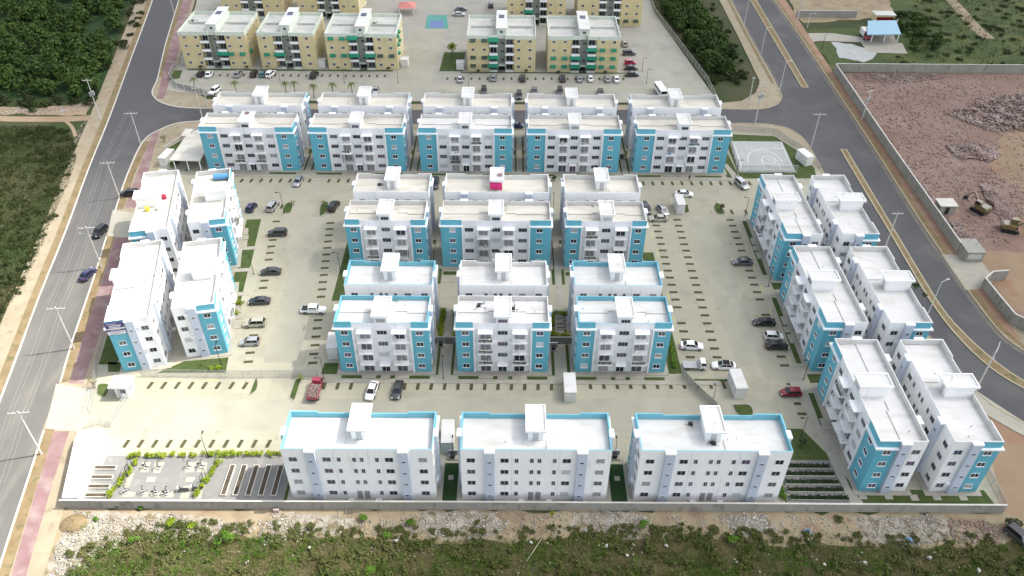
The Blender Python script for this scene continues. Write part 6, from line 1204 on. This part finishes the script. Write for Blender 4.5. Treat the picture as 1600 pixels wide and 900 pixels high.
def hedge(label, pts, wd, h, dens=130, m='leaf_hedge', seed=3, size=.13, cat='hedge'):
    rs = np.random.default_rng(seed); t = thing('hedge', label, cat, (pts[0][0], pts[0][1], .1)); V = []; stem = MB()
    for i in range(len(pts) - 1):
        a = np.array(pts[i]); c = np.array(pts[i + 1]); L = np.linalg.norm(c - a); n = max(2, int(L / .55))
        for j in range(n):
            if rs.random() < .07: continue
            p = a + (c - a) * (j + rs.uniform(.2, .8)) / n - np.array(pts[0]); s = rs.uniform(.75, 1.25)
            V.append(crown((p[0] + rs.normal() * .08, p[1] + rs.normal() * .08, h * .5 * s), (wd * .85 * s, wd * .85 * s, h * .62 * s), dens, size, rs, 5)); stem.tube((p[0], p[1], 0), (p[0], p[1], h * .5), .03, n=4)
    o = put('foliage', quads_mesh('foliage', np.concatenate(V), m), t); stem.build('stems', 'bark', t); return t
hedge('sunlit hedge along the parking row above the exercise garden, left part', [(-65.6, 89.9), (-54.0, 90.2)], .75, 1.0, seed=1); hedge('sunlit hedge above the exercise garden, right part by the front block', [(-52.6, 90.3), (-36.2, 90.6)], .75, 1.0, seed=2)
hedge('sunlit hedge between the short planters and the exercise garden', [(-63.6, 89.0), (-65.6, 81.4)], .75, .95, seed=3); hedge('sunlit hedge between the exercise garden and the long planters', [(-49.6, 89.2), (-51.4, 81.4)], .8, .95, seed=4)
hedge('hedge left of the rear-facing block with blue parapet, left centre', [(-34.4, 121.5), (-34.0, 130.5)], 1.0, 1.4, 150, seed=5); hedge('hedge in the gap left of the middle rear-facing block', [(-13.9, 120.6), (-13.9, 129)], 1.0, 1.2, seed=6); hedge('second hedge in the gap left of the middle rear-facing block', [(-10.9, 120.6), (-11.0, 129)], 1.0, 1.2, seed=7)
hedge('hedge framing the small planters between middle and right lower blocks', [(12.4, 128.0), (9.2, 128.0), (9.0, 121.6), (12.4, 121.2)], .8, 1.0, seed=8); hedge('low hedge on the lawn right of the right lower balcony block', [(32.3, 112), (32.6, 124)], .7, .9, 100, 'leaf_bright', 9)
hedge('yellow-green hedge beside the narrow white shed at the far left', [(-89.0, 186.5), (-88.6, 196)], .9, 1.3, 110, 'leaf_bright', 10, .2); hedge('yellow-green shrubs at the path by the sunlit left block', [(-60.2, 130.4), (-56.5, 130.8)], .9, .8, 110, 'leaf_hedge', 11, .16); hedge('second yellow-green shrubs at the path by the sunlit left block', [(-59.6, 127.8), (-56.4, 128.1)], .9, .8, 110, 'leaf_hedge', 12, .16)
hedge('small bright hedge at the right corner of the right front block', [(45.6, 81.4), (45.6, 84.8)], .8, 1.1, 110, 'leaf_bright', 13); hedge('shrubs on the lawn at the lamp post under the sunlit left block', [(-57.5, 111.2), (-55.4, 111.6)], .7, .7, 90, 'leaf_hedge', 14)
def tree(pos, h, r, label, m='leaf_bright', n=500, size=.22, seed=1, bare=0.0, cat='tree', z=.1):
    rs = np.random.default_rng(seed); t = thing('tree', label, cat, (pos[0], pos[1], z)); tr = MB(); tr.tube((0, 0, 0), (.05 * h, 0, h * .5), r * .09 + .03, r * .05 + .02, 6)
    for k in range(5):
        a = k * 1.26 + rs.uniform(0, .6); tr.tube((.05 * h, 0, h * (.35 + .04 * k)), (.05 * h + math.cos(a) * r * .75, math.sin(a) * r * .75, h * (.6 + .07 * k)), .05 * r + .015, .015, 5)
    tr.build('trunk', 'bark', t); put('crown', quads_mesh('crown', crown((.05 * h, 0, h * .68), (r, r, h * .34), n, size, rs, 8), m), t); return t
tree((52.25, 167.42), 2.2, .9, 'small tree on the green island in the right car park', 'leaf_scrub', 200, .16, 1); tree((51.69, 93.46), 1.6, .8, 'dark young tree on the lawn right of the front blocks', 'leaf_bed', 320, .15, 2); tree((-19.57, 257.84), 5.5, 1.6, 'tall light green tree on the lawn right of the access road', 'leaf_hedge', 300, .3, 3)
tree((-95.88, 199.69), 2.2, 1.2, 'reddish bare shrub on the corner pavement, far left', 'leaf_dry', 90, .16, 4); tree((-53.46, 168.29), 1.7, .8, 'thin shrub on the left green island', 'leaf_dry', 60, .12, 5); tree((-46.19, 168.38), 1.7, .8, 'thin shrub on the right green island', 'leaf_dry', 60, .12, 6); tree((43.76, 167.88), 1.5, .6, 'small shrub on the island by the top right shed', 'leaf_scrub', 90, .12, 7); tree((-39.55, 108.29), 1.6, .9, 'thin pale shrub on the island beside the red truck', 'leaf_hedge', 70, .13, 8); tree((-78.07, 106.27), 2.6, 1.3, 'bare wiry shrub left of the guard house', 'leaf_dry', 60, .12, 9)
tree((11.58, 180.84), 1.5, .8, 'dark green shrub against the blue corner of a top balcony block', 'leaf_bed', 260, .15, 10)
def palm(pos, h, label, seed):
    rs = random.Random(seed); t = thing('palm_tree', label, 'palm tree', (pos[0], pos[1], .1)); MB().tube((0, 0, 0), (.15, 0, h), .16, .09, 6).build('trunk', 'bark', t); cr = MB()
    for k in range(15):
        a = k * .419 + rs.uniform(-.15, .15); L = rs.uniform(1.5, 2.1); up = rs.uniform(.2, .9); prev = Vector((.15, 0, h)); dr = Vector((math.cos(a), math.sin(a), 0)); sd = Vector((-dr.y, dr.x, 0))
        for j in range(1, 5):
            tt = j / 4; p = Vector((.15, 0, h)) + dr * L * tt + Vector((0, 0, up * tt * 1.4 - 1.6 * tt * tt)); wv = .26 * (1.1 - tt); wp = .26 * (1.1 - (tt - .25)); cr.quad([prev - sd * wp, p - sd * wv, p + sd * wv, prev + sd * wp]); prev = p
    cr.build('crown', 'leaf_palm', t); return t
for i, (x, y) in enumerate(((-83.61, 229.17), (-68.23, 228.57), (-65.42, 228.19), (-59.62, 227.43), (-53.88, 227.96), (-47.98, 227.63))): palm((x, y), 4.0 + .3 * (i % 3), ['leftmost palm behind the top left white block', 'second palm from the left behind the top left white block', 'third palm from the left behind the top left white block', 'palm at the right end of the top left white block', 'palm behind the left end of the second far white block', 'palm near the stair head of the second far white block'][i], i)
palm((-97.30, 232.44), 3.5, 'palm by the corner railing of the yellow complex', 9)
for i, (q, l) in enumerate((((-100.14, 247.27), 'round bush before the leftmost yellow block, left'), ((-85.15, 247.56), 'round bush before the leftmost yellow block, right'), ((-78.47, 248.17), 'round bush at the right of the narrow yellow block'), ((-55.81, 247.63), 'round bush at the left of the green-awninged yellow block'), ((-39.44, 247.45), 'round bush at the right of the green-awninged yellow block'), ((-10.43, 246.07), 'round bush before the yellow block right of the access road, left'), ((5.04, 246.36), 'round bush before the yellow block right of the access road, right'), ((15.33, 245.59), 'round bush before the rightmost yellow block, left'), ((30.40, 245.87), 'round bush before the rightmost yellow block, right'))):
    tree(q, 1.1, .75, l, 'leaf_bed', 120, .18, 30 + i, cat='bush')
tree((-103.74, 283.85), 6.0, 2.0, 'green crown behind the roofs of the top left yellow blocks', 'leaf_forest', 260, .35, 41)

# ------------------------------------------------------------------ woodland, scrub and rubble
rs = np.random.default_rng(77)
def wood(name, poly, ncr, rad, hgt, leaves, size, m, label, cat, seed=1, gaps=None):
    rs = np.random.default_rng(seed); x, y = scatter(poly, ncr, rs); V = []
    if gaps is not None: k = patch(x + 40, y) < gaps; x, y = x[k], y[k]; ncr = len(x)
    for i in range(ncr):
        r = rad * rs.uniform(.6, 1.35); h = hgt * rs.uniform(.55, 1.3)
        V.append(crown((x[i], y[i], h * .5), (r, r, h * .55), int(leaves * (r / rad) ** 1.3), size, rs, 8, -.5))
    o = put(name, quads_mesh(name, np.concatenate(V), m)); o['kind'] = 'stuff'; o['label'] = label; o['category'] = cat; return o
FOREST = [(-240, 225), (-135, 226), (-124, 224), (-131, 252), (-141, 290), (-153, 340), (-175, 420), (-320, 430), (-320, 240)]
sheet('woodland_floor', FOREST, -0.02, 'turf')
wood('woodland', FOREST, 2300, 2.9, 5.4, 170, .55, 'leaf_forest', 'dense dark green woodland filling the top left beside the road', 'woodland', 1)
FOREST2 = [(64.5, 236), (72, 232), (77, 243), (77.6, 280), (77, 330), (77, 420), (57, 420), (56, 330), (57, 300), (63, 250)]
wood('woodland', [(64.5, 246), (71, 246), (74.5, 258), (72, 300), (70, 420), (57, 420), (56, 330), (57.5, 300), (63, 255)], 620, 2.1, 4.6, 150, .45, 'leaf_forest', 'dense green trees between the yellow complex and the right road', 'woodland', 2)
wood('scrub', FOREST2, 170, 1.5, 1.7, 150, .34, 'leaf_field', 'low dull scrub round the trees beside the right road', 'scrub', 3)
FIELD = [(-179.8,204.6),(-156.6,208.4),(-141.9,208.2),(-130.9,208.0),(-125.3,205.5),(-120.1,198.6),(-116.0,189.7),(-113.0,176.9),(-110.9,165.3),(-108.4,154.1),(-106.7,144.8),(-105.5,134.6),(-104.6,124.3),(-103.4,107.0),(-120.2,106.9)]
wood('scrub', FIELD, 650, 1.2, .5, 90, .20, 'leaf_field', 'dark low scrub on the field left of the left road', 'scrub', 4)
wood('scrub', [(-330, 215), (-137, 217), (-126, 221), (-124, 224), (-131, 252), (-128.5, 262), (-134, 290), (-146, 340), (-152, 338), (-140, 290), (-132, 256), (-128, 228), (-330, 232)], 260, 1.6, 1.5, 130, .32, 'leaf_field', 'brownish scrub fringing the woodland along the left pavement', 'scrub', 5)
TR = [(106.5, 250.5), (135, 263), (150, 300), (165, 330), (180, 440), (420, 440), (330, 251)]
wood('scrub', TR, 1100, 1.5, .55, 80, .28, 'leaf_field', 'green scrubby field behind the lot wall at the top right', 'scrub', 6)
wood('scrub', [(138, 268), (150, 268), (152, 300), (141, 300)], 36, 1.9, 2.6, 200, .4, 'leaf_forest', 'dense green bushes right of the blue carport', 'bushes', 7)
NEAR = [(-66, 71.8), (-58, 74.8), (-46, 74.0), (-30, 74.0), (-12, 73.4), (8, 73.9), (28, 74.6), (44, 73.2), (62, 72.8), (76, 73.0), (92, 76), (110, 60), (110, 50), (-70, 50)]
wood('scrub', NEAR, 1500, .8, .75, 95, .21, 'leaf_scrub', 'olive brown scrub covering the foreground below the rubble', 'scrub', 8, .45)
BAND = [(-66, 71.8), (-60, 76.2), (-46, 77.2), (-30, 76.4), (-12, 76.2), (8, 76.4), (28, 76.9), (44, 76.0), (62, 75.2), (78, 75.6), (76, 73.0), (62, 72.8), (44, 73.2), (28, 74.2), (8, 73.6), (-12, 73.2), (-30, 73.6), (-46, 73.6), (-58, 74.2)]
wood('scrub', BAND, 330, .6, .5, 80, .16, 'leaf_scrub', 'sparse weeds growing through the rubble strip', 'weeds', 18)
def stuff_quads(name, V, m, label): o = put(name, quads_mesh(name, V, m)); o['kind'] = 'stuff'; o['label'] = label; return o
stuff_quads('dry_grass', tufts(NEAR, 15000, 10, .66, .03, 12, mask=-1), 'leaf_dry', 'pale dry grass tufts among the foreground scrub')
stuff_quads('green_grass', tufts(NEAR, 22000, 10, .55, .04, 14, mask=1), 'leaf_bright', 'green grass tufts among the foreground scrub')
stuff_quads('weed_grass', tufts(BAND, 900, 9, .42, .026, 15, .18), 'leaf_dry', 'thin grass tufts in the rubble strip')
stuff_quads('field_grass', tufts(TR, 9000, 8, .6, .09, 19, .6), 'leaf_field', 'tufted green grass on the field at the top right')
x, y = scatter(FIELD, 60000, np.random.default_rng(16)); o = put('field_grass', quads_mesh('field_grass', blades(x, y, -.06, .6, .06, np.random.default_rng(17)), 'leaf_field')); o['kind'] = 'stuff'; o['label'] = 'dark grass on the field left of the left road'
for i, (p, rr_) in enumerate((((79.42, 123.05), .9), ((79.99, 120.33), .7), ((79.76, 126.27), .5))):
    tree(p, 1.5 - .2 * i, rr_, ['tall dark potted plant on the roof of the middle right-hand road block', 'lower dark potted plant on the roof of the middle right-hand road block', 'small dark potted plant by the stair head of the middle right-hand road block'][i], 'leaf_bed', 260, .15, 80 + i, cat='potted plant', z=11.65)
# bushes one can tell apart in the foreground
for i, (q, r, h, m, lb) in enumerate((((-44.49, 73.19), 1.5, 1.9, 'leaf_bright', 'bright green bush standing out of the foreground scrub at the lower left'), ((-23.31, 77.57), .75, 1.2, 'leaf_bright', 'green bush alone on the sand below the left front block'), ((-31.36, 75.96), .7, 1.0, 'leaf_scrub', 'olive bush at the edge of the rubble below the left front block'), ((-15.68, 76.66), .9, .9, 'leaf_bright', 'low green bush right of the lone bush, below the left front block'), ((-19.02, 74.51), .7, .8, 'leaf_bright', 'small green bush among white stones below the gap of the front blocks'), ((7.20, 78.27), .45, 1.6, 'leaf_hedge', 'tall thin yellow-green weed below the middle front block'), ((21.65, 76.68), .9, 1.3, 'leaf_bright', 'green bush in the rubble below the right front block'), ((35.66, 73.72), 1.1, 1.1, 'leaf_bright', 'green bush below the right part of the right front block'), ((39.47, 74.91), .9, .9, 'leaf_scrub', 'dark olive bush right of the green bush below the right front block'), ((-54.15, 76.63), 1.0, .7, 'leaf_hedge', 'low yellow-green weeds in the white rubble at the lower left'), ((-66.18, 77.27), .5, .5, 'leaf_bright', 'small green weed in the white rubble by the corner of the wall'), ((-50.42, 76.18), .8, .6, 'leaf_hedge', 'low yellow-green weeds right of the others at the lower left'), ((81.33, 76.61), 1.7, 1.5, 'leaf_bed', 'dark bush around the vehicle at the lower right corner'), ((-4.90, 76.98), .5, .9, 'leaf_scrub', 'small olive bush in the pale rubble below the middle front block'), ((-63.67, 79.61), .45, .7, 'leaf_bright', 'small weed at the foot of the front wall, left'), ((-59.74, 79.39), .5, .7, 'leaf_bright', 'weed at the foot of the front wall, right of the first'), ((-67.55, 70.77), .8, .9, 'leaf_scrub', 'olive bush at the lower left edge of the scrub'), ((-58.59, 73.32), .9, 1.1, 'leaf_bright', 'green bush at the upper left of the foreground scrub'), ((-21.20, 68.33), 1.1, .9, 'leaf_bright', 'bright green bush at the bottom edge below the left front block'), ((53.73, 78.11), .8, .6, 'leaf_scrub', 'scraggly weeds on the sand below the leafy beds'))):
    tree(q, h, r, lb, m, int(650 * r), .12, 60 + i, cat='bush', z=-.05)
# rubble
def rubble(label, poly, n, s0, s1, m, seed, z=-.02):
    rs = np.random.default_rng(seed); x, y = scatter(poly, n, rs); s = s0 + (s1 - s0) * rs.uniform(0, 1, n) ** 4
    o = put('rubble', rocks_mesh('rubble', x, y, np.full(n, z) + s * .25, s, rs, m)); o['kind'] = 'stuff'; o['label'] = label; return o
rubble('white broken rubble at the lower left below the wall', rough_edge([(-70.1,78.7),(-61.3,78.0),(-53.1,78.1),(-46.1,77.0),(-40.5,77.4),(-40.0,75.3),(-46.8,74.1),(-53.6,73.5),(-60.4,72.8),(-64.1,69.5),(-67.1,64.1),(-68.5,64.1),(-70.4,72.8)], 2, .6, 1), 5200, .04, .30, 'stone_mix', 31)
rubble('pale scattered rubble along the front of the boundary wall', rough_edge([(-40.9,78.9),(-9.7,79.1),(21.6,79.1),(52.9,78.8),(79.8,78.3),(80.8,73.8),(71.6,73.7),(51.5,74.2),(36.4,74.7),(21.1,74.3),(0.8,74.9),(-19.5,74.5),(-39.6,73.6)], 2, .6, 2), 5200, .03, .26, 'stone_mix', 32)
for i, pts in enumerate(([(-20.9,77.6),(-14.8,78.1),(-9.6,77.3),(-10.4,74.9),(-16.4,74.1),(-20.6,74.7)], [(-10.7,79.1),(-3.4,79.4),(-0.3,76.8),(-4.3,73.8),(-9.4,74.9)], [(12.2,79.3),(18.5,79.6),(22.5,77.9),(19.6,75.1),(14.0,75.4)], [(35.2,78.8),(41.5,79.2),(41.7,75.9),(36.5,75.1)], [(60.3,79.0),(68.8,79.4),(70.3,75.5),(63.3,73.1),(56.8,74.8)], [(71.3,77.9),(79.7,77.9),(78.8,73.8),(70.6,73.7)], [(-40.4,77.1),(-33.3,77.5),(-32.7,74.4),(-38.4,73.0)])):
    rubble(['pile of pale stones below the left front block', 'pile of pale stones below the gap of left and middle front blocks', 'white stones below the gap of middle and right front blocks', 'grey stones below the right front block', 'grey stones below the nearest right-hand block', 'pinkish stones at the lower right corner', 'white stones at the left end of the sandy strip'][i], rough_edge(pts, 1.2, .7, i), 900, .04, .27, 'stone_mix' if i != 5 else 'stone_pink', 40 + i)
x, y = scatter(NEAR, 2600, np.random.default_rng(50)); rs = np.random.default_rng(51); k = rs.uniform(0, 1, 2600) < np.clip((y - 64) / 11, .12, 1) ** 2
o = put('stones', rocks_mesh('stones', x[k], y[k], np.full(int(k.sum()), .3), rs.uniform(.05, .2, int(k.sum())) * rs.uniform(.6, 1.4, int(k.sum())), rs, 'stone_mix')); o['kind'] = 'stuff'; o['label'] = 'pale stones thrown about in the foreground scrub'
BOULDERS = ['large pale boulder in the scrub below the lone green bush', 'large pale boulder in the scrub below the middle front block', 'pale boulder by the rubble edge below the gap of middle and right front blocks', 'pale boulder in the scrub below the right front block', 'largest pale boulder, low in the scrub under the nearest right-hand blocks', 'pale boulder just above the largest one at the lower right', 'pale boulder at the rubble edge below the gap of left and middle front blocks', 'pale boulder low in the scrub under the leafy beds', 'pale boulder at the bottom edge below the leafy beds', 'pale boulder at the bottom edge in the lower right corner', 'small pale boulder low in the scrub under the right front block', 'small square pale stone below the left end of the right front block', 'small pale stone at the foot of the long pale stick', 'small pale stone in the scrub right of the leafy beds']
for i, (q, s) in enumerate((((-30.82, 72.14), .42), ((15.65, 72.90), .5), ((18.59, 71.22), .45), ((25.02, 72.96), .4), ((65.51, 71.08), .55), ((66.73, 71.88), .4), ((-17.39, 73.60), .4), ((55.25, 70.24), .42), ((48.80, 69.87), .45), ((72.34, 68.92), .5), ((35.39, 70.11), .32), ((19.81, 73.16), .3), ((3.69, 73.39), .4), ((55.38, 71.80), .35))):
    rs = np.random.default_rng(90 + i); o = put('boulder', rocks_mesh('boulder', np.array([0.]), np.array([0.]), np.array([.1]), np.array([s]), rs, 'rock_pale'), None, (*q, .2)); tag(o, BOULDERS[i], 'boulder', 'boulders in the foreground scrub')
t = thing('dirt_mound', 'brown earth mound at the corner of the front wall, lower left', 'mound', (*(-69.37, 76.53), -.04)); rs = np.random.default_rng(5); mb = MB()
for k in range(5):
    for j in range(14):
        a = j * 2 * math.pi / 14; r0 = [1.0, .82, .58, .3, .05][k]; mb.v.append((math.cos(a) * r0 * 2.3 * rs.uniform(.88, 1.1), math.sin(a) * r0 * 1.8 * rs.uniform(.88, 1.1), [0, .35, .65, .85, .95][k] * rs.uniform(.9, 1.1)))
for k in range(4):
    for j in range(14): mb.f.append((k * 14 + j, k * 14 + (j + 1) % 14, (k + 1) * 14 + (j + 1) % 14, (k + 1) * 14 + j)); mb.m.append(0)
mb.f.append(tuple(56 + j for j in range(14))); mb.m.append(0); mb.build('earth', 'strip_soil', t)
for p0, p1, lb in (((3.04, 70.12), (5.42, 73.87), 'long pale stick lying in the scrub below the middle front block'), ((47.59, 74.03), (48.87, 76.39), 'pale post sticking up by the rubble below the leafy beds'), ((59.11, 75.04), (60.25, 77.43), 'pale plank standing in the rubble below the nearest right-hand block'), ((-25.90, 76.35), (-24.75, 77.56), 'thin plank beside the lone green bush'), ((28.14, 76.73), (26.75, 78.41), 'thin pale board in the rubble below the right front block')):
    t = thing('plank', lb, 'plank', (p0[0], p0[1], .25)); MB().tube((0, 0, 0), (p1[0] - p0[0], p1[1] - p0[1], .3), .07, n=5).build('board', 'dead_wood', t)
t = thing('brick_stack', 'small stack of pale blocks at the foot of the front wall', 'block stack', (*(-37.58, 79.05), -.03)); 
for k in range(3): MB().box(-.45, -.25 + .02 * k, .2 * k, .45, .25, .2 * k + .19).build('block', 'rock_pink', t)
for i, q in enumerate(((48.02, 75.91), (63.82, 74.26))): t = thing('plastic_sheet', ['crumpled blue plastic in the rubble below the leafy beds', 'crumpled blue plastic in the rubble below the nearest right-hand block'][i], 'plastic sheet', (*q, .1)); rs = np.random.default_rng(i); put('sheet', quads_mesh('sheet', leaf_quads(rs.normal(size=(14, 3)) * [.35, .3, .06], unit(rs.normal(size=(14, 3)) * .4 + [0, 0, 1]), .3, rs), 'tank_blue'), t)
# the brown lot: rubble heaps
LOT = [(106, 247.5), (240, 248), (230, 150), (140, 152), (120, 170), (106, 175)]
rubble('fine pinkish stones spread over the brown lot', LOT, 16000, .06, .42, 'stone_pink', 61)
rubble('scattered mid-sized rock over the left part of the brown lot', rough_edge([(110.1,246.4),(135.1,246.9),(151.3,232.4),(131.6,205.8),(115.7,177.1),(108.3,171.0),(105.7,194.7)], 3, 1, 9), 2600, .1, .45, 'stone_pink', 62)
rubble('scattered rock round the excavators in the brown lot', rough_edge([(119.4,189.8),(134.8,189.4),(134.4,168.5),(125.5,157.0),(111.7,153.5),(107.1,156.8)], 3, 1, 10), 1500, .1, .45, 'stone_pink', 63)
def heap(label, poly, n, hgt, s0, s1, seed):
    rs = np.random.default_rng(seed); x, y = scatter(poly, n, rs); cx_ = sum(p[0] for p in poly) / len(poly); cy_ = sum(p[1] for p in poly) / len(poly); rx = max(abs(p[0] - cx_) for p in poly); ry = max(abs(p[1] - cy_) for p in poly)
    e = np.clip(1 - ((x - cx_) / rx) ** 2 - ((y - cy_) / ry) ** 2, 0, 1); z = hgt * e * (0.65 + .5 * np.sin(x * .9) * np.cos(y * .7)); s = s0 + (s1 - s0) * rs.uniform(0, 1, n) ** 3
    o = put('rubble_heap', rocks_mesh('rubble_heap', x, y, z, s, rs, 'stone_pink')); o['kind'] = 'stuff'; o['label'] = label; return o
heap('large heap of broken pinkish rock at the right of the brown lot', rough_edge([(130.3,220.2),(143.3,228.0),(169.6,237.2),(174.6,224.3),(155.7,210.0),(137.0,209.7)], 2, .8, 1), 5200, 2.2, .2, .7, 71)
heap('long low heap of rock in the middle of the brown lot', rough_edge([(121.4,200.9),(132.3,203.3),(135.1,196.9),(131.1,192.7),(122.9,193.9)], 2, .8, 2), 1700, 1.5, .18, .6, 72); heap('ridge of rock between the two excavators', rough_edge([(122.1,180.2),(125.7,180.9),(123.6,164.2),(120.3,162.2),(120.5,171.2)], 1.5, .5, 3), 1800, 1.3, .16, .5, 73); heap('line of rock along the lot wall', rough_edge([(106.1,195.7),(107.6,181.6),(107.7,169.6),(108.0,162.6),(106.8,162.0),(106.1,171.6),(104.8,194.7)], 1.5, .4, 4), 1400, .8, .12, .4, 74)
heap('low rock spread at the top of the brown lot', rough_edge([(111.4,247.4),(133.8,248.8),(140.6,245.1),(122.2,240.0),(111.3,240.8)], 1.5, .5, 5), 1200, .5, .12, .45, 75); heap('small rock line below the site hut', rough_edge([(107.0,164.0),(110.1,164.0),(109.1,157.3),(113.2,156.8),(110.7,154.7),(106.7,156.0)], 1.5, .4, 6), 900, .6, .12, .4, 76)
rubble('small pale stones along the edge of the left pavement', [(-122.5,214.4),(-120.4,203.7),(-116.8,189.7),(-112.7,173.9),(-110.1,162.5),(-108.7,154.1),(-109.9,154.1),(-112.1,165.2),(-115.6,180.0),(-119.5,194.7),(-123.0,207.4)], 700, .06, .26, 'stone_mix', 81); rubble('stones along the dirt path left of the road', [(-151.1,219.5),(-137.6,218.9),(-126.1,223.3),(-124.2,218.4),(-136.2,215.7),(-149.2,215.5)], 900, .07, .35, 'stone_mix', 82)
